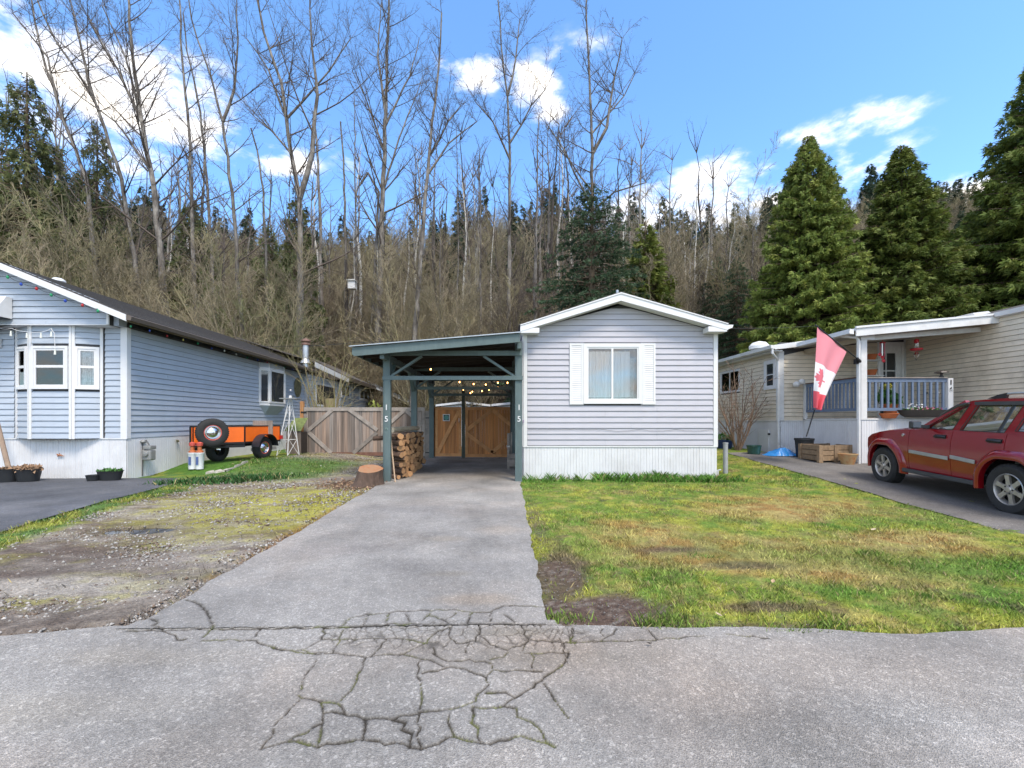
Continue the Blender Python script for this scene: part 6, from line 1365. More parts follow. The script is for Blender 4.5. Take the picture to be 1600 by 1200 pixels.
for k in range(0): a = 0; d = Vector((math.cos(a), 0, math.sin(a))); e = Vector((-d.z, .02, d.x)); b.prism([hc+d*.04-e*.01, hc+d*.08-e*.015, hc+d*.08+e*.015, hc+d*.04+e*.01], (0, .004, 0))
b.build('cap', OWH, t)
q = P(463, 668, 15.4); t = thing('storage_bench', 'mossy green topped grey plank bin between windmill and grey gate', 'storage bin', (q.x, 15.4, 0)); x0, x1 = P(447, 0, 15.2).x, P(470, 0, 15.2).x
n = 5
for i in range(n): b = MB(); a = x0+(x1-x0)*i/n; b.box(a+.004, a+(x1-x0)/n-.004, 15.2, 15.23, .15, wz(673)); b.build('plank', GWD, t)
b = MB(); b.prism([(x0-.04, 15.16, wz(674)), (x1+.02, 15.16, wz(674)), (x1+.02, 15.7, wz(654)), (x0+.05, 15.7, wz(654))], (0, .02, .03)); b.build('lid', mat('mossy_lid', (.13, .16, .05), .9, var=.35, vs=10), t)
b = MB(); b.box(x0, x1, 15.24, 15.7, .1, wz(676)); b.build('bin_core', DKW, t)
# ================================================================ RED SUV (built along +x = forward, left side +y)
HD = math.atan2(.985, .171)
car = thing('suv', 'dark red four door SUV parked on the right hand asphalt drive', 'car', (7.34+.91*math.sin(HD)*1.0, 6.36-.91*math.cos(HD), 0), rz=HD, local=True)
car.location.z = -.015; car.rotation_euler = (0, -math.atan2(.085, 2.65), HD)
def cw(z): return float(np.interp(z, [.25, .36, .5, .75, .95, 1.05, 1.17, 1.20, 1.68, 1.75], [.80, .83, .85, .872, .868, .855, .83, .80, .635, .60]))
def ctap(s): return 1-.10*max(0, (s-2.45)/.9)**2-.05*max(0, (-.35-s)/.6)**2
def side(s, z, d=0): return cw(z)*ctap(s)+d
def sill(s): return .40
ARCH = .475
def zb(s):
    z = .40
    for c in (0, 2.65):
        if abs(s-c) < ARCH: z = max(z, .365+math.sqrt(ARCH**2-(s-c)**2)*1.02)
    return z
def zt_(s): return float(np.interp(s, [-.95, 1.7, 2.2, 2.8, 3.1, 3.27], [1.17, 1.165, 1.13, 1.06, .99, .90]))
def panel(s0, s1, sgn, th=.02):
    b = MB(); ns = max(4, int(abs(s1-s0)/.035)); rows = []
    for i in range(ns+1):
        s = s0+(s1-s0)*i/ns; lo, hi = zb(s), zt_(s); rows.append([Vector((s, sgn*side(s, lo+(hi-lo)*j/12), lo+(hi-lo)*j/12)) for j in range(13)])
    b.grid(rows); 
    inner = [[Vector((p.x, p.y-sgn*th, p.z)) for p in r] for r in rows]; b.grid([r[::-1] for r in inner])
    for (ra, rb_) in ((rows[0], inner[0]), (rows[-1], inner[-1])): b.grid([ra, rb_])
    b.grid([[r[0] for r in rows], [r[0] for r in inner]])
    return b
for sg in (1, -1):
    for nm, s0, s1 in (('fender', 1.985, 3.27), ('front_door', 1.035, 1.975), ('rear_door', .10, 1.025), ('quarter_panel', -.95, .09)):
        dpan = panel(s0, s1, sg).build(nm if 'door' not in nm else 'door', RED, car, smooth=35)
        if 'door' in nm:
            hs = 1.26 if nm[0] == 'f' else .26; b = MB(); y = side(hs, 1.06)
            b.tube([(hs-.11, sg*(y+.01), 1.055), (hs-.07, sg*(y+.045), 1.06), (hs+.06, sg*(y+.045), 1.06), (hs+.11, sg*(y+.01), 1.055)], .021, 8); b.box(hs-.12, hs+.12, sg*(y-.0)-.006, sg*(y-.0)+.006, 1.025, 1.09); b.build('handle', BLK, dpan, smooth=True)
            a, c = (1.07, 2.02) if nm[0] == 'f' else (.55, 1.01); a = 1.06 if nm[0] == 'f' else .55
            b = MB(); b.bar((a, sg*(side(a, .73)+.012), .70), (min(c, 1.93), sg*(side(c, .73)+.012), .735), .022, .062); b.build('side_moulding', mat('silver_strip', (.38, .37, .35), .45, metal=.3), dpan, bevel=.006)
    # flares
    for c in (0, 2.65):
        b = MB(); n = 26; rows = []
        a0, a1 = (R(-8), R(188))
        for k in range(n+1):
            a = a0+(a1-a0)*k/n; ring = []
            for (rr, dy) in ((ARCH-.015, -.03), (ARCH-.02, .05), (ARCH+.01, .065), (ARCH+.06, .055), (ARCH+.115, .008), (ARCH+.12, -.02)):
                fl_ = 1.0; x = c+math.cos(a)*rr*1.04; z = .365+math.sin(a)*rr*1.02
                z = min(z, .365+rr*.96); ring.append(Vector((x, sg*(side(x, max(z, .4))+dy), z)))
            rows.append(ring)
        b.grid(rows); b.build('wheel_flare', RED, car, smooth=True)
        b = MB(); b.lathe([(ARCH-.02, -.55), (ARCH-.02, -.03)], (c, sg*.86 if sg > 0 else 0, .37), 20, 'y') if False else None
    b = MB(); b.prism([(.52, sg*.80, .31), (2.16, sg*.80, .31), (2.16, sg*.89, .33), (.52, sg*.89, .33)], (0, 0, .075)); b.build('side_step', mat('step_plastic', (.05, .052, .058), .5), car, bevel=.012)
    # greenhouse side frame with three openings, flat in its own leaning plane
    def up(s, z, d=0): 
        return Vector((s, sg*(np.interp(z, [1.16, 1.68], [.815, .655])*ctap(s)+d), z))
    outl = [(1.78, 1.15), (1.60, 1.27), (1.30, 1.48), (1.08, 1.61), (.90, 1.675), (.4, 1.70), (-.3, 1.70), (-.93, 1.66), (-.97, 1.4), (-.97, 1.15)]
    wins = [[(1.63, 1.185), (1.50, 1.30), (1.28, 1.455), (1.10, 1.56), (.98, 1.60), (.93, 1.60), (1.075, 1.185)], [(.93, 1.185), (.78, 1.605), (.04, 1.605), (.17, 1.185)], [(.02, 1.22), (-.08, 1.57), (-.70, 1.55), (-.80, 1.24), (-.76, 1.20)]]
    import bmesh
    bm = bmesh.new(); edges = []
    def dens(pl, m=6):
        r = []
        for i in range(len(pl)):
            a, c2 = pl[i], pl[(i+1) % len(pl)]
            r += [(a[0]+(c2[0]-a[0])*k/m, a[1]+(c2[1]-a[1])*k/m) for k in range(m)]
        return r
    for loop in [dens(outl, 3)]+[dens(w, 3) for w in wins]:
        vs = [bm.verts.new(up(*p)) for p in loop]
        for i in range(len(vs)): edges.append(bm.edges.new((vs[i], vs[(i+1) % len(vs)])))
    bmesh.ops.triangle_fill(bm, use_beauty=True, use_dissolve=False, edges=edges)
    ext = bmesh.ops.extrude_face_region(bm, geom=bm.faces[:]); bmesh.ops.translate(bm, vec=(0, -sg*.035, 0), verts=[g for g in ext['geom'] if isinstance(g, bmesh.types.BMVert)])
    bmesh.ops.recalc_face_normals(bm, faces=bm.faces[:])
    me = bpy.data.meshes.new('cabin_frame'); bm.to_mesh(me); bm.free(); me.materials.append(RED); o = link('cabin_frame', me, car); ORG[o] = Vector((0, 0, 0))
    for i, w in enumerate(wins):
        b = MB(); b.add([up(p[0], p[1], -.018) for p in w], [tuple(range(len(w)))]); gl = b.build('window', CARG if i == 0 else glassmat('tinted_glass', (.03, .03, .03), .0), car)
        b = MB(); lp = [up(p[0], p[1], .001) for p in w]; b.tube(lp+[lp[0], lp[1]], .006, 5, False); b.build('seal', BLK, gl)
    b = MB(); b.bar(up(.28, 1.19, -.012), up(.20, 1.60, -.012), .02, .03); b.build('window_divider', BLK, car)
    for (s0, s1, zz0, zz1) in ((1.30, .90, 1.50, 1.625), (.80, .0, 1.625, 1.625)):
        if s0 > 1: b = MB(); b.tube([up(1.45, 1.385, .02), up(1.28, 1.50, .025), up(1.10, 1.595, .03), up(.92, 1.632, .03)], [.012, .022, .026, .02], 8)
        else: b = MB(); b.bar(up(s0, 1.628, .028), up(s1-.02, 1.628, .028), .028, .055)
        b.build('rain_visor', mat('smoke_plastic', (.05, .05, .052), .25), car, smooth=True)
    b = MB(); b.tube([(.62, sg*.60, 1.71), (.50, sg*.60, 1.755), (.30, sg*.60, 1.775), (-.75, sg*.60, 1.765), (-.88, sg*.60, 1.70)], .017, 8); b.build('roof_rail', STL, car, smooth=True)
    b = MB(); b.prism([(.70, sg*.60-.02, 1.70), (.40, sg*.60-.02, 1.70), (.38, sg*.60-.02, 1.785), (.52, sg*.60-.02, 1.76)], (0, .04, 0)); b.build('rail_foot', BLK, car)
    # mirror
    b = MB(); c = Vector((1.60, sg*1.0, 1.245)); M = Matrix.Translation(c)
    b.box(-.045, .045, -.07, .10, -.07, .075, M); mi = b.build('mirror', mat('mirror_shell', (.03, .03, .032), .4), car, bevel=.03)
    b = MB(); b.box(-.050, -.046, -.05, .08, -.05, .055, M); b.build('mirror_glass', GLS, mi); b = MB(); b.bar((1.60, sg*.80, 1.21), (1.60, sg*.93, 1.22), .05, .06); b.build('mirror_arm', BLK, mi)
    b = MB(); b.lathe([(0, .02), (.028, .018), (.03, 0)], (2.12, sg*side(2.12, 1.03) if sg > 0 else 0, 1.03), 12, 'y') if sg > 0 else b.box(2.1, 2.14, -.87, -.86, 1.0, 1.04); b.build('badge', CHR, car)
    b = MB(); b.box(3.20, 3.29, sg*.70-.05, sg*.70+.05, .66, .76); b.build('marker_lamp', mat('amber_lens', (.6, .2, .03), .3), car)
# hood, roof, nose, tail as one body
b = MB(); rows = []
for i in range(27):
    s = 1.70+(3.27-1.70)*i/26; row = []
    for j in range(21):
        t = -1+2*j/20; ze = zt_(s); crown = float(np.interp(s, [1.7, 2.4, 3.0, 3.27], [.06, .075, .065, .015])); y = t*side(s, ze)
        bulge = 1-abs(t)**3.2; row.append(Vector((s, y, ze+crown*bulge)))
    rows.append(row)
b.grid(rows)
rows = []
for (s, z, k) in ((3.27, .90, 1), (3.31, .84, 1), (3.33, .72, 1), (3.30, .62, 1)): rows.append([Vector((s-.10*abs(t)**3, t*side(3.27, z)*.99, z+(.015*(1-abs(t)**3.2) if z > .85 else 0))) for t in [-1+2*j/20 for j in range(21)]])
b.grid(rows)
rows = []
for i in range(21):  # roof
    s = 1.02-(1.02+.97)*i/20; ze = float(np.interp(s, [-.97, -.3, .4, .9, 1.02], [1.655, 1.70, 1.70, 1.675, 1.64])); w = .655*ctap(s)
    rows.append([Vector((s, t*w, ze+.045*(1-abs(t)**2.5))) for t in [-1+2*j/16 for j in range(17)]])
b.grid(rows)
b.grid([[Vector((-.97, t*side(-.95, 1.15), 1.15)) for t in (-1, 1)], [Vector((-1.0, t*side(-.95, .7), .7)) for t in (-1, 1)], [Vector((-.98, t*side(-.95, .45), .45)) for t in (-1, 1)]])
for sg in (1, -1): b.bar((1.76, sg*.80, 1.16), (1.0, sg*.655, 1.655), .06, .07, (0, 1, 0))
b.build('body', RED, car, smooth=35)
b = MB(); b.add([(1.78, -.74, 1.18), (1.78, .74, 1.18), (1.02, .60, 1.645), (1.02, -.60, 1.645)], [(0,1,2,3)]); b.build('windscreen', CARG, car)
b = MB(); b.add([(-.985, -.68, 1.18), (-.985, .68, 1.18), (-.955, .6, 1.6), (-.955, -.6, 1.6)], [(0,1,2,3)]); b.build('rear_window', glassmat('tinted_glass'), car)
b = MB(); b.box(-1.0, -.96, -.72, .72, 1.6, 1.66); b.box(-1.0, -.96, -.8, -.69, 1.15, 1.6); b.box(-1.0, -.96, .69, .8, 1.15, 1.6); b.build('tailgate_frame', RED, car)
b = MB(); b.box(-1.10, -.97, -.80, .80, .42, .62); b.build('rear_bumper', RED, car, bevel=.03)
b = MB(); b.prism([(3.18, -.82, .42), (3.40, -.55, .42), (3.42, 0, .42), (3.40, .55, .42), (3.18, .82, .42), (3.05, .80, .42), (3.05, -.80, .42)], (0, 0, .24)); b.build('front_bumper', RED, car, bevel=.03)
b = MB()
for k in range(7): b.box(3.325, 3.345, -.27+k*.09-.018, -.27+k*.09+.018, .70, .86)
b.build('grille', BLK, car)
for sg in (1, -1): b = MB(); b.lathe([(.095, .0), (.09, .02), (0, .035)], (3.295, sg*.47, .78), 18, 'x'); b.build('headlight', CHR, car, smooth=True)
b = MB(); b.box(-.9, 3.05, -.70, .70, .34, .42)
for c in (0, 2.65):
    for sg in (1, -1):
        n = 14
        for k in range(n):
            a, a2 = math.pi*k/n, math.pi*(k+1)/n; r_ = ARCH-.012
            y0_, y1_ = sg*.50, sg*.80
            b.add([(c+math.cos(a)*r_, y0_, .37+math.sin(a)*r_), (c+math.cos(a2)*r_, y0_, .37+math.sin(a2)*r_), (c+math.cos(a2)*r_, y1_, .37+math.sin(a2)*r_), (c+math.cos(a)*r_, y1_, .37+math.sin(a)*r_)], [(0,1,2,3)])
        b.add([(c-ARCH, sg*.5, .3), (c+ARCH, sg*.5, .3), (c+ARCH, sg*.5, .86), (c-ARCH, sg*.5, .86)], [(0,1,2,3)])
b.box(2.0, 3.0, -.5, .5, .42, .95); b.build('underbody', BLK, car)
b = MB(); b.box(1.35, 1.85, -.74, .74, .75, 1.14); b.build('dashboard', mat('dash', (.13, .135, .14), .8), car, bevel=.04)
b = MB()
b.box(-.9, 1.9, -.78, .78, .44, .5)
b.build('cabin_floor', DRK, car)
SEAT = mat('seat_fabric', (.14, .14, .14), .85, var=.1)
for (s, y) in ((.95, .36), (.95, -.36), (.0, .36), (.0, -.36)):
    b = MB(); M = Matrix.Translation((s, y, .5)); b.box(-.25, .28, -.24, .24, 0, .28, M); b.box(-.36, -.22, -.23, .23, .25, .85, M @ Matrix.Rotation(-.12, 4, 'Y')); b.box(-.42, -.32, -.12, .12, .87, 1.03, M); b.build('seat', SEAT, car, bevel=.05)
b = MB(); M = Matrix.Translation((1.22, .36, 1.18)) @ Matrix.Rotation(R(-28), 4, 'Y'); prof = [Vector((0, math.cos(a)*.19, math.sin(a)*.19)) for a in [2*math.pi*k/24 for k in range(25)]]; b.tube([M @ p for p in prof], .016, 6, False); b.tube([M @ Vector((0, -.19, 0)), M @ Vector((0, .19, 0))], .02, 5); b.tube([M @ Vector((0, 0, 0)), M @ Vector((0, 0, -.19))], .02, 5); b.tube([M @ Vector((0, 0, 0)), M @ Vector((.3, 0, -.02))], .03, 5); b.build('steering_wheel', BLK, car)
b = MB(); b.tube([(-1.0, .35, .3), (1.0, .35, .28)], .03, 6); b.build('exhaust', STL, car)
for s in (0, 2.65):
    for sg in (1, -1): wheel(car, Vector((s, sg*.775, .368)), (0, sg), .368, .235, .235, nsp=6)
b = MB(); b.box(-.005, .005, -.75, .75, .34, .40, Matrix.Translation((0, 0, 0))); b.tube([(0, -.7, .37), (0, .7, .37)], .05, 8); b.tube([(2.65, -.7, .37), (2.65, .7, .37)], .04, 8); b.build('axles', BLK, car)
# ================================================================ TREES
BK = mat('alder_bark', (.095, .078, .065), .9, col2=(.21, .19, .165), var=.3, vs=5, bump=.6, bs=25, dist=.02, stretch=(1, 1, .35), objvar=.12)
BKD = mat('dark_bark', (.055, .045, .038), .95, var=.35, vs=6, bump=.6, bs=25, dist=.02, stretch=(1, 1, .3))
TWG = mat('twigs', (.125, .095, .075), .9, var=.25, vs=1.5, objvar=.18)
TWB = mat('brush_twigs', (.285, .23, .155), .9, var=.35, vs=.6, objvar=.28, col2=(.20, .175, .09))
MOS = mat('mossy_twigs', (.15, .15, .07), .9, var=.35, vs=1.2, objvar=.2)
BIR = mat('pale_bark', (.42, .39, .34), .85, var=.3, vs=6, stretch=(1, 1, 2), objvar=.15)
def segmesh(name, segs, m, org=(0, 0, 0), n=3, matidx=None):
    S = np.array(segs, float); a = S[:, 0:3]-np.array(org); b = S[:, 3:6]-np.array(org); ra = S[:, 6]; rb_ = S[:, 7]
    d = b-a; ln = np.linalg.norm(d, axis=1); d = d/np.maximum(ln, 1e-9)[:, None]
    ref = np.tile([[.31, .95, .03]], (len(d), 1)); x = np.cross(d, ref); x /= np.maximum(np.linalg.norm(x, axis=1), 1e-6)[:, None]; y = np.cross(d, x)
    rings = []
    for p, r in ((a, ra), (b, rb_)):
        for k in range(n):
            t = 2*math.pi*k/n; rings.append(p+(x*math.cos(t)+y*math.sin(t))*r[:, None])
    v = np.stack(rings, 1).reshape(-1, 3); base = np.arange(len(S))[:, None]*2*n
    f = np.concatenate([base+np.array([[k, (k+1) % n, n+(k+1) % n, n+k]]) for k in range(n)], 0)
    return npmesh(name, v, f, m, smooth=True)
def grow(out, p, d, L, r, lvl, rg, prm):
    """out: list of segments; prm per level: (segments, wiggle, upward pull, children, angle, length ratio)"""
    ns, wig, up, nch, ang, lr = prm[lvl]; st = L/ns; p = np.array(p, float); d = np.array(d, float); rr = r; pts = []
    for i in range(ns):
        d = d+np.array([rg.gauss(0, wig), rg.gauss(0, wig), rg.gauss(0, wig)+up]); d /= np.linalg.norm(d); q = p+d*st; r2 = r*(1-(i+1)/ns*.82)
        out.append((*p, *q, rr, r2)); pts.append((p, q, d.copy(), r2)); p = q; rr = r2
    if lvl+1 < len(prm):
        for c in range(nch):
            t = (c+rg.random())/nch*.85+.12; i = min(int(t*ns), ns-1); a, b, dd, r2 = pts[i]; f = t*ns-i; q = a+(b-a)*min(max(f, 0), 1)
            e = np.cross(dd, [rg.gauss(0, 1), rg.gauss(0, 1), rg.gauss(0, 1)]); e /= np.linalg.norm(e)+1e-9; an = ang*rg.uniform(.7, 1.3)
            nd = dd*math.cos(an)+e*math.sin(an); grow(out, q, nd, L*lr*(1-t*.5)*rg.uniform(.6, 1.2), max(r2*.6, .006), lvl+1, rg, prm)
def tall_tree(name, label, cat, pts, Y, wpx, seed, forks=(), nbr=34, blen=.2, t0=.35, mt=BK, group=None, spread=.85, dead=False, jit=1.2):
    nbr = int(nbr*.72) if nbr > 6 else nbr
    """pts: photo points of the trunk, bottom to top, all at about distance Y"""
    rg = random.Random(seed); z0 = 0.0
    def path(pp, yb):
        r = []; 
        for i, (px, py) in enumerate(pp): yy = yb+(rg.uniform(-.3, .3) if i else 0); v = P(px, py, yy); r.append(np.array(v))
        return r
    trunk = path(pts, Y); base = trunk[0].copy(); base[2] = -0.1; dxy = (trunk[0]-trunk[1]); trunk = [np.array([trunk[0][0]+dxy[0]/max(abs(dxy[2]), 1e-3)*(trunk[0][2])*.5, Y, -.1])]+trunk
    # carry on past the top of the picture
    last = trunk[-1]; dd = last-trunk[-2]; dd /= np.linalg.norm(dd)
    r0 = wpx/2/F*Y; t = thing(name, label, cat, (trunk[0][0], Y, 0), group); org = tuple(ORG[t])
    stems = []
    def subdivide(pp, ra, rb_):
        out = []; tot = sum(np.linalg.norm(b-a) for a, b in zip(pp, pp[1:])); acc = 0; prev = pp[0]; pr = ra
        for a, b in zip(pp, pp[1:]):
            ln = np.linalg.norm(b-a); k = max(1, int(ln/.9))
            for i in range(1, k+1):
                q = a+(b-a)*i/k+(np.array([rg.gauss(0, .028), rg.gauss(0, .028), 0]) if i < k else 0); f = (acc+ln*i/k)/tot; r2 = ra+(rb_-ra)*f**.85; out.append((*prev, *q, pr, r2)); prev = q; pr = r2
            acc += ln
        return out
    main = subdivide(trunk, r0*1.12, r0*.22 if not dead else r0*.35); stems.append(main)
    for (fp, fw_) in forks:
        pp = path(fp, Y); j = min(range(len(main)), key=lambda i: np.linalg.norm(np.array(main[i][3:6])[[0, 2]]-pp[0][[0, 2]])); pp[0] = np.array(main[j][3:6]); stems.append(subdivide(pp, fw_/2/F*Y, .025))
    allst = [s for st in stems for s in st]
    me = segmesh('trunk', allst, mt, org, 8); o = link('trunk', me, t)
    br = []
    prm = [(7, .06, .05, 8, .7, .42), (4, .08, .035, 6, .7, .5), (2, .12, .02, 0, 0, 0)]
    if dead: prm = [(4, .14, -.02, 3, .9, .4), (2, .2, 0, 0, 0, 0)]
    Ht = allst and max(s[5] for s in main)
    for k, st in enumerate(stems):
        n = nbr if k == 0 else int(nbr*.55); lo = t0 if k == 0 else .12
        for i in range(n):
            f = lo+(1-lo)*((i+rg.random())/n); s = st[min(int(f*len(st)), len(st)-1)]; p = np.array(s[3:6]); a = rg.uniform(0, 6.283); up_ = rg.uniform(.55, 1.25)*(1.0 if not dead else .5)
            d = np.array([math.cos(a)*spread, math.sin(a)*spread, up_]); d /= np.linalg.norm(d)
            L_ = Ht*blen*(1.12-f*.75)*rg.uniform(.45, 1.15)*(1 if not dead else .5); r_ = min(s[7]*.5, .012*L_+.008)
            grow(br, p, d, L_, r_, 0, rg, prm)
    o = link('branches', segmesh('branches', br, TWG if mt is not BIR else BIR, org, 3), t); tag(o, kind='stuff')
    return t
TG = 'tall bare trees behind the homes'
TL = [ # trunk points, distance, width px, forks, kwargs, label
 ([(160,520),(135,280),(100,190),(60,60),(45,-20)], 25, 9, [([(92,160),(75,90),(20,20)],4)], dict(nbr=34), 'bare tree leaning left, leftmost of the tall trees behind the left home'),
 ([(228,520),(190,280),(145,150),(85,60),(55,-10)], 26, 9, [([(150,160),(128,80),(110,0)],5)], dict(nbr=36), 'bare leaning tree, second tall trunk from the left edge'),
 ([(262,520),(240,290),(218,170),(205,60),(200,-40)], 24, 12, [([(225,190),(185,110),(140,30)],5),([(235,260),(180,190),(110,140)],4),([(220,170),(196,90),(160,10)],4)], dict(nbr=40,blen=.24), 'thick pale barked bare tree with many long branches sweeping left'),
 ([(306,500),(295,200),(282,60),(278,-40)], 26, 8, [], dict(nbr=30), 'straight bare tree with slim grey trunk behind the roof of the left home'),
 ([(336,500),(320,230),(308,150),(292,80),(286,20)], 27, 7, [], dict(nbr=26), 'slim bare tree with short crooked side branches right of a straight one'),
 ([(378,520),(365,330),(348,190),(330,120),(308,60),(295,0)], 25, 8, [([(349,190),(366,140),(372,60),(370,0)],5)], dict(nbr=32), 'bare tree forking into a high narrow V near the sky clouds'),
 ([(418,520),(412,300),(402,235),(392,200)], 28, 6, [], dict(nbr=16,dead=True,t0=.5), 'short broken topped bare trunk between two tall forked trees'),
 ([(470,540),(469,400),(468,310),(455,240),(440,130),(412,50),(400,-10)], 24, 12, [([(469,312),(488,240),(496,150),(486,50),(484,-20)],9),([(492,170),(515,110),(548,60)],4),([(447,170),(420,110),(385,60)],4),([(457,245),(425,205),(395,180)],3.5)], dict(nbr=40,blen=.22), 'large bare tree dividing low into two big stems left of the carport'),
 ([(503,540),(500,330),(495,220),(491,190)], 25, 8, [], dict(nbr=18,dead=True,t0=.4), 'straight dark trunk rising just right of the low forked tree'),
 ([(540,540),(540,380),(537,250),(532,190)], 27, 6, [], dict(nbr=22,t0=.4,dead=True), 'slender leafless tree behind the white birdhouse'),
 ([(556,540),(556,350),(553,150)], 29, 5, [], dict(nbr=22,blen=.1), 'very thin straight bare tree between birdhouse and carport'),
 ([(590,540),(598,300),(603,180),(606,60),(608,-30)], 25, 12, [([(601,300),(630,200),(660,120)],4),([(602,245),(570,150),(550,110)],4),([(604,200),(640,120),(655,60)],4),([(603,180),(590,90),(596,0)],5)], dict(nbr=40,blen=.22), 'big bare tree with fan shaped crown directly above the carport post'),
 ([(580,540),(588,380),(592,300),(575,270),(562,290)], 26, 8, [], dict(nbr=16,dead=True,t0=.5), 'dark crooked trunk leaning on the fan crowned tree'),
 ([(648,540),(665,300),(675,190),(686,100),(690,20)], 25, 10, [([(668,280),(700,225),(745,190)],4),([(671,240),(700,190),(720,165)],3.5)], dict(nbr=34,blen=.17), 'tall bare tree leaning slightly right above the carport roof'),
 ([(712,540),(716,400),(713,200)], 30, 4, [], dict(nbr=22,blen=.12), 'thin straight bare tree above the middle of the carport roof'),
 ([(750,540),(751,350),(750,235)], 27, 6, [], dict(nbr=30,blen=.12,t0=.55), 'short bare tree with dense twiggy top above the string lights'),
 ([(795,540),(797,250),(793,150),(783,70),(778,0)], 26, 8, [([(797,240),(770,190),(742,158)],3.5),([(797,230),(830,165),(852,140)],3.5),([(794,150),(806,90),(812,30)],4)], dict(nbr=34,blen=.16), 'bare tree with V shaped side limbs left of the gable of home 15'),
 ([(834,540),(838,350),(842,180)], 28, 6, [], dict(nbr=26,blen=.13), 'bare tree with pale lower trunk left of the dark fir'),
 ([(872,540),(873,350),(874,195)], 30, 4, [], dict(nbr=24,blen=.13), 'thin bare tree rising behind the left side of the dark fir'),
 ([(924,540),(925,330),(926,240),(922,150),(918,60),(916,-10)], 24, 9, [([(928,255),(948,200),(960,120),(972,60)],6),([(926,320),(885,240),(855,195)],4),([(925,330),(960,300),(1010,285)],4),([(925,300),(890,250),(870,225)],3),([(949,205),(975,150),(992,115)],3)], dict(nbr=34,blen=.16), 'tall pale bare tree standing behind the dark fir with wide low limbs'),
]
for i, (pts, Y, w, fk, kw, lb) in enumerate(TL):
    if 495 < pts[0][0] < 620: Y = Y+11.5
    tall_tree('bare_tree', lb, 'tree', pts, Y, w, 100+i, fk, group=TG, **kw)
for i, (x0, y0, x1, y1, Y, w, lb) in enumerate([(1098,480,1108,385,27,5,'pale slim birch trunk with few branches right of the gable of home 15'),(1083,480,1088,330,29,4,'bare multi branched tree whose top shows against cloud right of the gable'),(1128,470,1148,360,26,3.5,'pale leaning sapling in front of dark evergreens right of home 15'),(1002,420,1000,290,30,3,'very thin pale stem standing in the light green cedar')]):
    tall_tree('birch_tree', lb, 'tree', [(x0, 540), (x0, y0), (x1, y1), (x1, y1-40)], Y, w, 300+i, mt=BIR, nbr=24, blen=.2, t0=.35, group='slim pale trees right of home 15')
# dark stump trunk carrying the white box
t = tall_tree('dead_tree', 'thick dark broken trunk carrying a white box left of the carport', 'tree', [(541,560),(541,480),(541,404)], 37, 9, 77, nbr=4, dead=True, t0=.6, mt=BKD)
q = P(549.5, 445, 36.6); bh = thing('birdhouse', 'white box birdhouse fixed high on the dark broken trunk', 'birdhouse', q); b = MB(); b.box(q.x-.27, q.x+.32, 36.4, 36.95, q.z-.35, q.z+.3); b.build('box', WHT, bh); b = MB(); b.prism([(q.x-.36, 36.3, q.z+.3), (q.x+.4, 36.3, q.z+.3), (q.x+.34, 36.3, q.z+.38), (q.x-.3, 36.3, q.z+.38)], (0, .7, 0)); b.build('lid', OWH, bh)
b = MB(); b.bar((q.x-.5, 37, q.z), (q.x, 36.9, q.z), .05, .05); b.build('bracket', BLK, bh)
# ---------------------------------------------------------------- brush tree prototypes
def brush(seed, Hh, m, stems=5, dens=1.0, spread=.35):
    rg = random.Random(seed); out = []
    prm = [(8, .035, .03, int(18*dens), .5, .36), (4, .05, .03, int(9*dens), .5, .5), (2, .08, .01, 4, .6, .55), (1, .1, 0, 0, 0, 0)]
    for k in range(stems):
        a = rg.uniform(0, 6.28); d = np.array([math.cos(a)*spread*rg.random(), math.sin(a)*spread*rg.random(), 1]); d /= np.linalg.norm(d)
        grow(out, (rg.uniform(-.3, .3), rg.uniform(-.3, .3), 0), d, Hh*rg.uniform(.7, 1), .055*rg.uniform(.6, 1.2), 0, rg, prm)
    S = np.array(out); S[:, 6:8] = np.maximum(S[:, 6:8]*.8, .0058)
    return segmesh('branches', S, m, (0, 0, 0), 3)
BR = [brush(1, 8, TWB, 4), brush(2, 9, TWB, 3), brush(3, 7, TWB, 6, .8, .6), brush(4, 10, TWG, 2), brush(5, 8, MOS, 4, .9, .5), brush(6, 11, TWB, 2, 1.1, .2)]
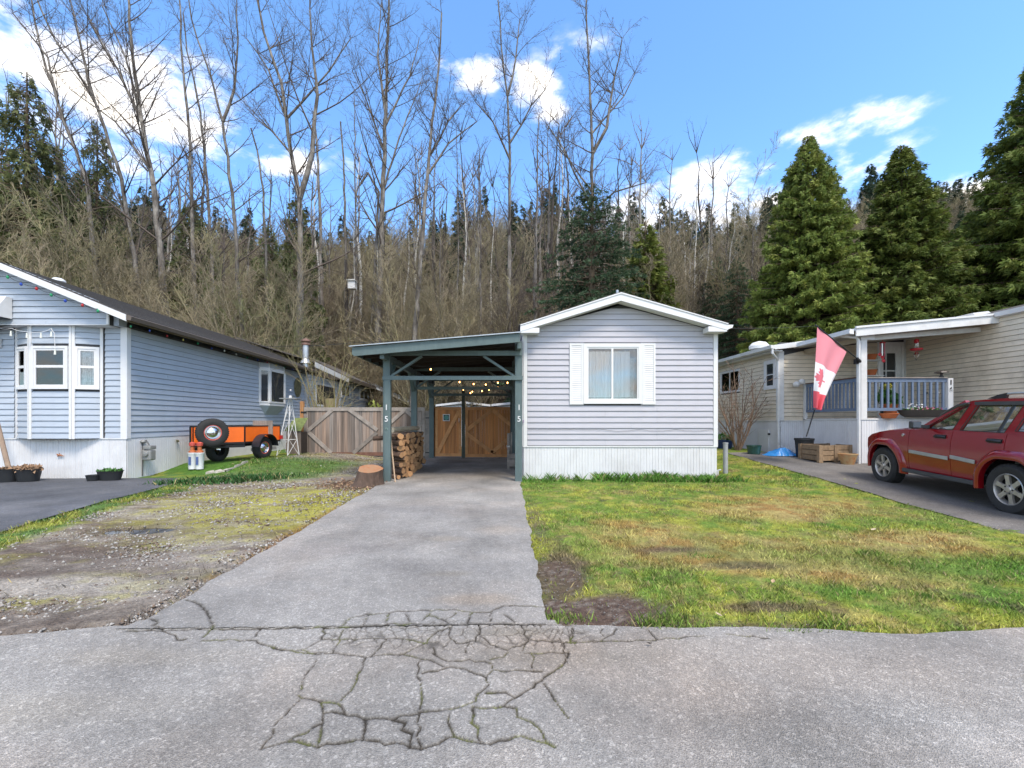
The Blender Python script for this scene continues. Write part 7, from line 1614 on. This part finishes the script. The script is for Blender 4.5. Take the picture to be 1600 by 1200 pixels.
# ---------------------------------------------------------------- conifers
def conifer(seed, Hh, Rr, m, nb, nsp, droop, tip, ss, fill=.0, shape=.85, layered=0, trunk=None, low=.04, hang=.6, nb3=5, cap=99):
    """crown of leaf sprays on real limbs"""
    r = np.random.RandomState(seed); seg = []; V = []
    zt = low+(1-low)*((np.arange(nb)+r.rand(nb))/nb)**.85
    if layered: zt = np.round(zt*layered)/layered+r.randn(nb)*.004
    zt = np.clip(zt, low, .995)
    C = []; D = []; S_ = []
    for z in zt:
        a = r.rand()*6.283; L = Rr*min((1-z)**shape, (1-z)*cap)*(.62+.55*r.rand())+.12; z0 = z*Hh; o = np.array([math.cos(a), math.sin(a), 0])
        t = np.linspace(0, 1, 5); px = o[None]*(t*L)[:, None]; pz = z0+t*L*droop+t**2*L*tip; p = px.copy(); p[:, 2] = pz
        for i in range(4): seg.append((*p[i], *p[i+1], .006+.013*L*(1-t[i]), .004+.013*L*(1-t[i+1])))
        n = max(4, int(nsp*L/Rr)); tt = fill+(1-fill)*r.rand(n)**.65; bx = o[None]*(tt*L)[:, None]; bz = z0+tt*L*droop+tt**2*L*tip
        side = np.array([-o[1], o[0], 0]); w = (r.rand(n)-.5)*L*.55*(1.15-tt); c = bx+side[None]*w[:, None]; c[:, 2] = bz-r.rand(n)*ss*hang-np.abs(w)*.15
        d = o[None]*.8+side[None]*np.sign(w)[:, None]*.6+r.randn(n, 3)*.3; d[:, 2] -= hang*.7*(.4+r.rand(n)); d /= np.linalg.norm(d, axis=1)[:, None]
        C.append(c); D.append(d); S_.append(ss*(.55+.8*r.rand(n))*(.6+.5*(1-z)))
    C = np.concatenate(C); D = np.concatenate(D); S_ = np.concatenate(S_); n = len(C)
    e = np.cross(D, r.randn(n, 3)); e /= np.linalg.norm(e, axis=1)[:, None]; u = np.cross(D, e)
    vs = []; 
    for (l, w, a_) in ((1, .0, 0), (.62, .5, 0), (.62, -.5, 0), (.25, .33, 1), (.25, -.33, 1)):
        pass
    # each spray: three narrow blades fanning out
    tri = []
    for (an, ln) in ((0, 1.0), (.62, .72), (-.62, .72), (1.15, .45), (-1.15, .45))[:nb3]:
        dir_ = D*math.cos(an)+e*math.sin(an); wv_ = np.cross(dir_, u)*.11; tipp = C+dir_*(S_*ln)[:, None]+u*(r.randn(n)*.12*S_)[:, None]; midp = C+dir_*(S_*ln*.45)[:, None]
        tri.append(np.stack([C, midp+wv_*S_[:, None], tipp, midp-wv_*S_[:, None]], 1))
    v = np.concatenate(tri, 0).reshape(-1, 3); i = np.arange(len(v)//4)*4
    crown = npmesh('crown', v, np.stack([i, i+1, i+2, i+3], 1), m)
    seg += [(0, 0, Hh*k/12, 0, 0, Hh*(k+1)/12, Rr*.075*(1-k/12.5)+.01, Rr*.075*(1-(k+1)/12.5)+.01) for k in range(12)]
    return crown, segmesh('trunk', seg, trunk or mat('cedar_bark', (.12, .085, .055), .9, var=.3), (0, 0, 0), 5)
def folmat(name, c1, c2, c3, sc=1.6):
    m = bpy.data.materials.new(name); m.use_nodes = True; nt = m.node_tree; N = nt.nodes; L = nt.links; b = N['Principled BSDF']; b.inputs['Roughness'].default_value = .6; b.inputs['Specular IOR Level'].default_value = .2
    tc = N.new('ShaderNodeTexCoord'); ge = N.new('ShaderNodeNewGeometry'); n1 = N.new('ShaderNodeTexNoise'); n1.inputs['Scale'].default_value = sc; n1.inputs['Detail'].default_value = 6; n1.inputs['Roughness'].default_value = .7
    oi = N.new('ShaderNodeObjectInfo'); ad = N.new('ShaderNodeVectorMath'); L.new(tc.outputs['Object'], ad.inputs[0]); scn = N.new('ShaderNodeVectorMath'); scn.operation = 'SCALE'; scn.inputs[0].default_value = (31, 47, 19); L.new(oi.outputs['Random'], scn.inputs['Scale']); L.new(scn.outputs[0], ad.inputs[1]); L.new(ad.outputs[0], n1.inputs['Vector'])
    cr = N.new('ShaderNodeValToRGB'); L.new(n1.outputs[0], cr.inputs[0]); e = cr.color_ramp.elements; e[0].position = .33; e[0].color = (*c1, 1); e[1].position = .72; e[1].color = (*c3, 1); k = e.new(.52); k.color = (*c2, 1)
    mr = N.new('ShaderNodeMapRange'); L.new(ge.outputs['Random Per Island'], mr.inputs[0]); mr.inputs[3].default_value = .7; mr.inputs[4].default_value = 1.35; mm = N.new('ShaderNodeVectorMath'); mm.operation = 'SCALE'; L.new(cr.outputs[0], mm.inputs[0]); L.new(mr.outputs[0], mm.inputs['Scale'])
    m2 = N.new('ShaderNodeMapRange'); L.new(oi.outputs['Random'], m2.inputs[0]); m2.inputs[3].default_value = .8; m2.inputs[4].default_value = 1.2; m3 = N.new('ShaderNodeVectorMath'); m3.operation = 'SCALE'; L.new(mm.outputs[0], m3.inputs[0]); L.new(m2.outputs[0], m3.inputs['Scale']); L.new(m3.outputs[0], b.inputs['Base Color'])
    tr = N.new('ShaderNodeBsdfTranslucent'); L.new(m3.outputs[0], tr.inputs[0]); mx = N.new('ShaderNodeMixShader'); mx.inputs[0].default_value = .25; L.new(b.outputs[0], mx.inputs[1]); L.new(tr.outputs[0], mx.inputs[2]); L.new(mx.outputs[0], N['Material Output'].inputs[0]); return m
FCED = folmat('cedar_foliage', (.08, .12, .028), (.155, .20, .042), (.28, .28, .07), 2.2)
FFIR = folmat('fir_foliage', (.035, .06, .032), (.055, .09, .045), (.08, .12, .06), 1.6)
FLIM = folmat('light_cedar_foliage', (.08, .11, .02), (.16, .19, .04), (.24, .25, .06), 1.6)
FFAR = folmat('far_foliage', (.03, .05, .03), (.05, .07, .04), (.07, .09, .05), .8)
FOLV = folmat('olive_foliage', (.075, .09, .03), (.12, .135, .05), (.17, .17, .08), 1.2)
def put(pair, name, label, cat, px, Y, top_py, width_scale=1.0, group=None, z0=-.1, rot=None, Hp=10.0):
    X = (px-CX)/F*Y; zt = EYE+(CY-top_py)*Y/F; s = (zt-z0)/Hp
    t = thing(name, label, cat, (X, Y, z0), group)
    for nm, me in zip(('crown', 'trunk'), pair):
        if me is None: continue
        o = bpy.data.objects.new(nm, me); COL.objects.link(o); o.parent = t; o.scale = (s*width_scale, s*width_scale, s); o.rotation_euler = (0, 0, rot if rot is not None else px*.7)
    return t
CEDA = conifer(1, 10, 2.75, FCED, 1050, 150, -.12, .05, .185, .3, .72, hang=.8, nb3=3, cap=1.9)
CEDB = conifer(2, 10, 2.5, FCED, 1050, 150, -.15, .08, .185, .3, .78, hang=.9, nb3=3, cap=1.9)
FIRA = conifer(3, 10, 4.1, FFIR, 330, 130, -.03, -.10, .19, .12, .62, layered=34, hang=.35, low=.1, nb3=3)
LIMA = conifer(4, 10, 2.0, FLIM, 260, 50, -.4, .1, .36, .3, .7, hang=1.3)
OLVA = conifer(5, 10, 2.4, FOLV, 330, 56, -.3, .05, .26, .25, .7, hang=1.0, low=.12, nb3=3)
FARA = conifer(6, 10, 1.7, FFAR, 110, 22, -.25, .0, .55, .1, .85, layered=26, hang=.5)
FARB = conifer(7, 10, 1.4, FFAR, 90, 20, -.35, .0, .6, .1, .8, hang=.6)
put(CEDA, 'cedar_tree', 'large dense green cedar behind the cream home, left of three', 'tree', 1262, 19.5, 212, .90, 'dense cedars behind the cream home')
put(CEDB, 'cedar_tree', 'dense green cedar with ragged top behind the porch, middle of three', 'tree', 1408, 19.0, 228, 1.1, 'dense cedars behind the cream home')
put(CEDA, 'cedar_tree', 'biggest cedar with drooping fronds running off the right edge of the photo', 'tree', 1655, 17.5, 30, .92, 'dense cedars behind the cream home', rot=2.0)
put(CEDB, 'cedar_tree', 'dark cedar filling the gap between the two right hand cedars', 'tree', 1520, 22.5, 330, 1.2, 'dense cedars behind the cream home')
put(FIRA, 'fir_tree', 'dark layered fir directly behind the gable of home 15', 'tree', 925, 22, 285, .92)
put(LIMA, 'cedar_tree', 'light yellow green drooping cedar behind the gable, right of the dark fir', 'tree', 1008, 24, 345, 1.25)
put(FIRA, 'fir_tree', 'dark green evergreen between home 15 and the first big cedar', 'tree', 1152, 23.5, 402, .62, rot=2)
put(FIRA, 'fir_tree', 'low dark evergreen right behind the right eave of home 15', 'tree', 1120, 26, 400, .5, rot=4)
put(OLVA, 'conifer_tree', 'tall olive green conifer at the left edge of the photo', 'tree', 42, 27, 112, .8)
put(OLVA, 'conifer_tree', 'olive conifer behind the leaning bare trees left of centre', 'tree', 152, 30, 185, .6, rot=1)
put(OLVA, 'conifer_tree', 'sparse conifer showing behind the large low forked tree', 'tree', 462, 32, 290, .65, rot=3)
put(OLVA, 'conifer_tree', 'olive conifer low behind the left home roof', 'tree', -60, 25, 230, 1.1, rot=3)
put(OLVA, 'conifer_tree', 'dim conifer behind the straight bare tree at left', 'tree', 300, 31, 310, .9, rot=5)
put(OLVA, 'conifer_tree', 'dim green conifer between left home roof and chimney flue', 'tree', 420, 30, 350, .8, rot=2.2)
# ---------------------------------------------------------------- brush band as separate trees
r6 = random.Random(11)
def lab(kind, px):
    marks = [(20, 'at the left edge of the photo'), (90, 'above the gable of the left home'), (150, 'above the white roof vent of the left home'), (210, 'above the eave corner of the left home'), (290, 'over the near half of the left roof'), (370, 'over the orange trailer'), (440, 'over the bow window of the left home'), (495, 'around the metal flue pipe'), (560, 'left of the carport near the birdhouse'), (620, 'above the left carport post'), (680, 'above the left half of the carport roof'), (740, 'above the middle of the carport roof'), (800, 'above the right half of the carport roof'), (880, 'above the left eave of home 15'), (960, 'by the dark fir above home 15'), (1050, 'by the light yellow green cedar'), (1110, 'above the right roof slope of home 15'), (1160, 'above the right eave of home 15')]
    for m, t in marks:
        if px < m: return kind+' in the wood '+t
    return kind+' beside the first big cedar right of home 15'
def putbrush(px, Y, top, k, label, group, z0=0, name='brush_tree'):
    X = (px-CX)/F*Y; zt = EYE+(CY-top)*Y/F; s = (zt-z0)/9.0; t = thing(name, label, 'tree', (X, Y, z0), group)
    o = bpy.data.objects.new('branches', BR[k]); COL.objects.link(o); o.parent = t; o.scale = (s*r6.uniform(.9, 1.3), s*r6.uniform(.9, 1.3), s); o.rotation_euler = (0, 0, r6.uniform(0, 6.28)); tag(o, kind='stuff'); return t
for i in range(26):
    px = -70+i*21+r6.uniform(-12, 12); putbrush(px, (r6.uniform(21, 29) if px < 455 else r6.uniform(36, 41)), np.interp(px, [-80, 100, 200, 300, 400, 520], [240, 225, 280, 300, 350, 390])+r6.uniform(-15, 70), r6.choice([0, 0, 1, 2, 4, 4, 5]), lab('tangled bare brush tree', px), 'tangled bare brush behind the left home')
for i in range(36):
    px = 450+i*13.5+r6.uniform(-10, 10); putbrush(px, (r6.uniform(24, 33) if px > 640 else r6.uniform(37, 42)), np.interp(px, [450, 560, 700, 800, 920], [400, 400, 350, 350, 380])+r6.uniform(-10, 90), r6.choice([0, 1, 1, 2, 3, 5, 5]), lab('brown bare brush tree', px), 'brown bare brush behind the carport')
for i in range(14):
    px = 985+i*14+r6.uniform(-8, 8); putbrush(px, r6.uniform(25, 31), 350+r6.uniform(-25, 70), r6.choice([0, 1, 3, 5, 5]), lab('bushy bare tree', px), 'bare brush right of home 15')
# ---------------------------------------------------------------- wooded hill
def hillz(x, y):
    x = np.asarray(x, float); y = np.asarray(y, float)
    top = np.interp(x/np.maximum(y, 1), [-1.4, -1.05, -.7, -.3, 0, .25, .45, .62, .8, 1.3], [.50, .46, .40, .365, .41, .40, .385, .44, .45, .46])
    rise = np.clip((y-36)/52, 0, 1)**.9
    return -.2+rise*(top*88*.97)+(fbm(x, y, .05, 3)-.5)*5*np.clip((y-36)/10, 0, 1)
x, y = np.meshgrid(np.linspace(-170, 190, 120), np.concatenate([np.linspace(33, 92, 50), np.linspace(95, 160, 10)]))
tag(link('wooded_hill', gridmesh('wooded_hill', x, y, hillz(x, y)-.2, WOODF)), kind='structure')
# the wood on the hill: one mass, instanced over the slope
def scatter(name, protos, pts, scales, seed):
    """one stuff object: geometry nodes instance meshes on points"""
    r = np.random.RandomState(seed); me = bpy.data.meshes.new(name); me.vertices.add(len(pts)); me.vertices.foreach_set('co', np.asarray(pts, np.float32).ravel())
    for an, ty, da in (('sc', 'FLOAT_VECTOR', scales), ('rz', 'FLOAT_VECTOR', np.stack([r.randn(len(pts))*.03, r.randn(len(pts))*.03, r.rand(len(pts))*6.28], 1)), ('pick', 'INT', r.randint(0, len(protos), len(pts)))):
        at = me.attributes.new(an, ty, 'POINT'); at.data.foreach_set('value' if ty == 'INT' else 'vector', np.asarray(da, np.int32 if ty == 'INT' else np.float32).ravel())
    me.update(); o = link(name, me); ng = bpy.data.node_groups.new(name, 'GeometryNodeTree'); ng.interface.new_socket('Geometry', in_out='INPUT', socket_type='NodeSocketGeometry'); ng.interface.new_socket('Geometry', in_out='OUTPUT', socket_type='NodeSocketGeometry')
    N = ng.nodes; L = ng.links; gi = N.new('NodeGroupInput'); go = N.new('NodeGroupOutput'); jn = N.new('GeometryNodeJoinGeometry'); L.new(jn.outputs[0], go.inputs[0])
    def attr(nm, ty): n = N.new('GeometryNodeInputNamedAttribute'); n.data_type = ty; n.inputs['Name'].default_value = nm; return n.outputs['Attribute']
    for k, pm in enumerate(protos):
        po = bpy.data.objects.new('proto_'+name, pm)    # not linked to the scene
        oi = N.new('GeometryNodeObjectInfo'); oi.inputs['Object'].default_value = po; oi.inputs['As Instance'].default_value = True
        cmp = N.new('FunctionNodeCompare'); cmp.data_type = 'INT'; cmp.operation = 'EQUAL'; L.new(attr('pick', 'INT'), cmp.inputs[2]); cmp.inputs[3].default_value = k
        io = N.new('GeometryNodeInstanceOnPoints'); L.new(gi.outputs[0], io.inputs['Points']); L.new(cmp.outputs[0], io.inputs['Selection']); L.new(oi.outputs['Geometry'], io.inputs['Instance']); L.new(attr('rz', 'FLOAT_VECTOR'), io.inputs['Rotation']); L.new(attr('sc', 'FLOAT_VECTOR'), io.inputs['Scale']); L.new(io.outputs[0], jn.inputs[0])
    md = o.modifiers.new('scatter', 'NODES'); md.node_group = ng; tag(o, kind='stuff'); return o
r = np.random.RandomState(4)
def hillpts(n, ya, yb, f):
    y = ya+(yb-ya)*r.rand(n)**1.1; k = -1.55+r.rand(n)*2.9; x = k*y; z = hillz(x, y)-.3; m = r.rand(n) < f(k, y, x); return np.stack([x, y, z], 1)[m]
# one evergreen mesh (crown and trunk joined) per kind
def joined(pair):
    b = bpy.data.meshes.new('evergreen'); va = []; fa = []
    me = pair[0]; co = np.zeros(len(me.vertices)*3, np.float32); me.vertices.foreach_get('co', co); return me
p = hillpts(1500, 38, 92, lambda k, y, x: .14+.22*np.clip((y-74)/12, 0, 1)+.25*(fbm(x, y, .08, 3) > .55))
sc = (.6+.75*r.rand(len(p)))*np.clip(.8+(p[:, 1]-40)/120, .8, 1.1); scatter('hill_evergreens', [joined(FARA), joined(FARB)], p, np.stack([sc*1.1, sc*1.1, sc], 1), 1)
p = hillpts(2300, 33, 92, lambda k, y, x: np.clip(1.2-(y-60)/60, 0, 1))
sc = .75+.5*r.rand(len(p)); scatter('hill_brush', [BR[0], BR[1], BR[2], BR[5]], p, np.stack([sc*1.2, sc*1.2, sc], 1), 2)
# nearer row of thin saplings and trunks in the wood
for i in range(110):
    px = r6.uniform(-40, 1180); Y = r6.uniform(34, 52); top = np.interp(px, [0, 300, 600, 900, 1180], [250, 330, 330, 320, 370])+r6.uniform(-40, 60)
    if i == 0: SAP = []; 
    if len(SAP) < 5:
        rg = random.Random(500+i); st = []; br = []; p_ = np.array([0., 0, -.5]); 
        for k in range(14): q_ = p_+np.array([rg.gauss(0, .05), rg.gauss(0, .05), .75]); st.append((*p_, *q_, .09*(1-k/15), .09*(1-(k+1)/15))); p_ = q_
        for k in range(20): s = st[4+int(rg.random()*10) if 4+int(rg.random()*10) < 14 else 13]; a = rg.uniform(0, 6.28); grow(br, s[:3], (math.cos(a)*.6, math.sin(a)*.6, .8), 1.5*rg.uniform(.5, 1.2), .02, 0, rg, [(4, .1, .04, 4, .7, .5), (2, .12, 0, 0, 0, 0)])
        SAP.append((segmesh('trunk', st, (BK, BIR, BK, BKD, BK)[len(SAP)], (0, 0, 0), 6), segmesh('branches', br, TWG, (0, 0, 0), 3)))
    s_ = SAP[i % len(SAP)]; sz = (EYE+(CY-top)*Y/F+.2)/10.2; t = thing('sapling', lab(('slim grey', 'slim pale', 'slim grey', 'slim dark', 'slim grey')[i % 5]+' bare sapling', px), 'tree', ((px-CX)/F*Y, Y, -.2+max(0, float(hillz((px-CX)/F*Y, Y)))), 'slim saplings at the foot of the wooded hill')
    for nm, me in zip(('trunk', 'branches'), s_): o = bpy.data.objects.new(nm, me); COL.objects.link(o); o.parent = t; o.scale = (sz*1.1, sz*1.1, sz); o.rotation_euler = (0, 0, i*1.7)
# ---------------------------------------------------------------- garden shrubs
def shrub(label, X, Y, z0, Hh, seed, m, stems, spread, r0=.03, moss=False):
    rg = random.Random(seed); out = []; prm = [(7, .09, .02, 7, .6, .42), (4, .13, .02, 5, .7, .5), (2, .15, 0, 0, 0, 0)]
    t = thing('bare_shrub', label, 'shrub', (X, Y, z0))
    for k in range(stems):
        a = 6.28*k/stems+rg.uniform(-.4, .4); d = np.array([math.cos(a)*spread*rg.uniform(.4, 1), math.sin(a)*spread*.6, 1]); d /= np.linalg.norm(d); grow(out, (math.cos(a)*.06, math.sin(a)*.06, 0), d, Hh*rg.uniform(.75, 1.1), r0*rg.uniform(.7, 1.2), 0, rg, prm)
    tag(link('branches', segmesh('branches', out, m, (0, 0, 0), 5), t), kind='stuff'); return t
shrub('bare brown shrub with many stems against the cream home wall', P(1153, 700, 14.3).x, 14.3, H(7.7, 14.3), 2.9, 8, mat('shrub_bark', (.23, .15, .10), .85, var=.3, objvar=.1), 13, .42, .028)
t = shrub('pollarded bare shrub with pale stems behind the grey gate', P(513, 640, 17.5).x, 17.5, 0, 4.4, 9, mat('mossy_shrub', (.32, .24, .14), .9, var=.3, col2=(.2, .2, .07)), 13, .30, .032)
b = MB(); b.tube([(P(517, 640, 17.5).x, 17.5, 0), (P(516, 640, 17.5).x, 17.5, 1.5), (P(515, 640, 17.5).x, 17.5, 2.25)], [.15, .17, .22], 9); b.build('stem', mat('mossy_shrub', (.32, .24, .14), .9), t)
q = P(583, 632, 22); t = thing('leafy_bush', 'yellow green leafy bush behind the grey side gate', 'bush', (q.x, 22, 0)); leaves('leaves', 900, Vector((q.x, 22, .4)), .9, 2.1, mat('bush_leaf', (.24, .27, .05), .6, var=.4, vs=3), t, .11); b = MB()
for k in range(5): b.tube([(q.x, 22, 0), (q.x+.3*math.cos(k*1.3), 22+.2*math.sin(k*2), 1.8)], .03, 5)
b.build('stems', BKD, t)
# overhead wires
b = MB(); sagwire(b, [P(150, 545, 22)+Vector((-3, 0, 0)), P(440, 541, 20), P(545, 536, 20), P(812, 522, 20)], .04, .012, 10); o = b.build('overhead_wire', BLK); tag(o, 'thin black overhead wire crossing behind the flue pipe', 'cable')
b = MB(); sagwire(b, [P(812, 520, 17), P(1135, 513, 17), P(1280, 509, 17)], .03, .008, 10); o = b.build('overhead_wire', BLK); tag(o, 'thin overhead wire running right from the eave of home 15', 'cable')
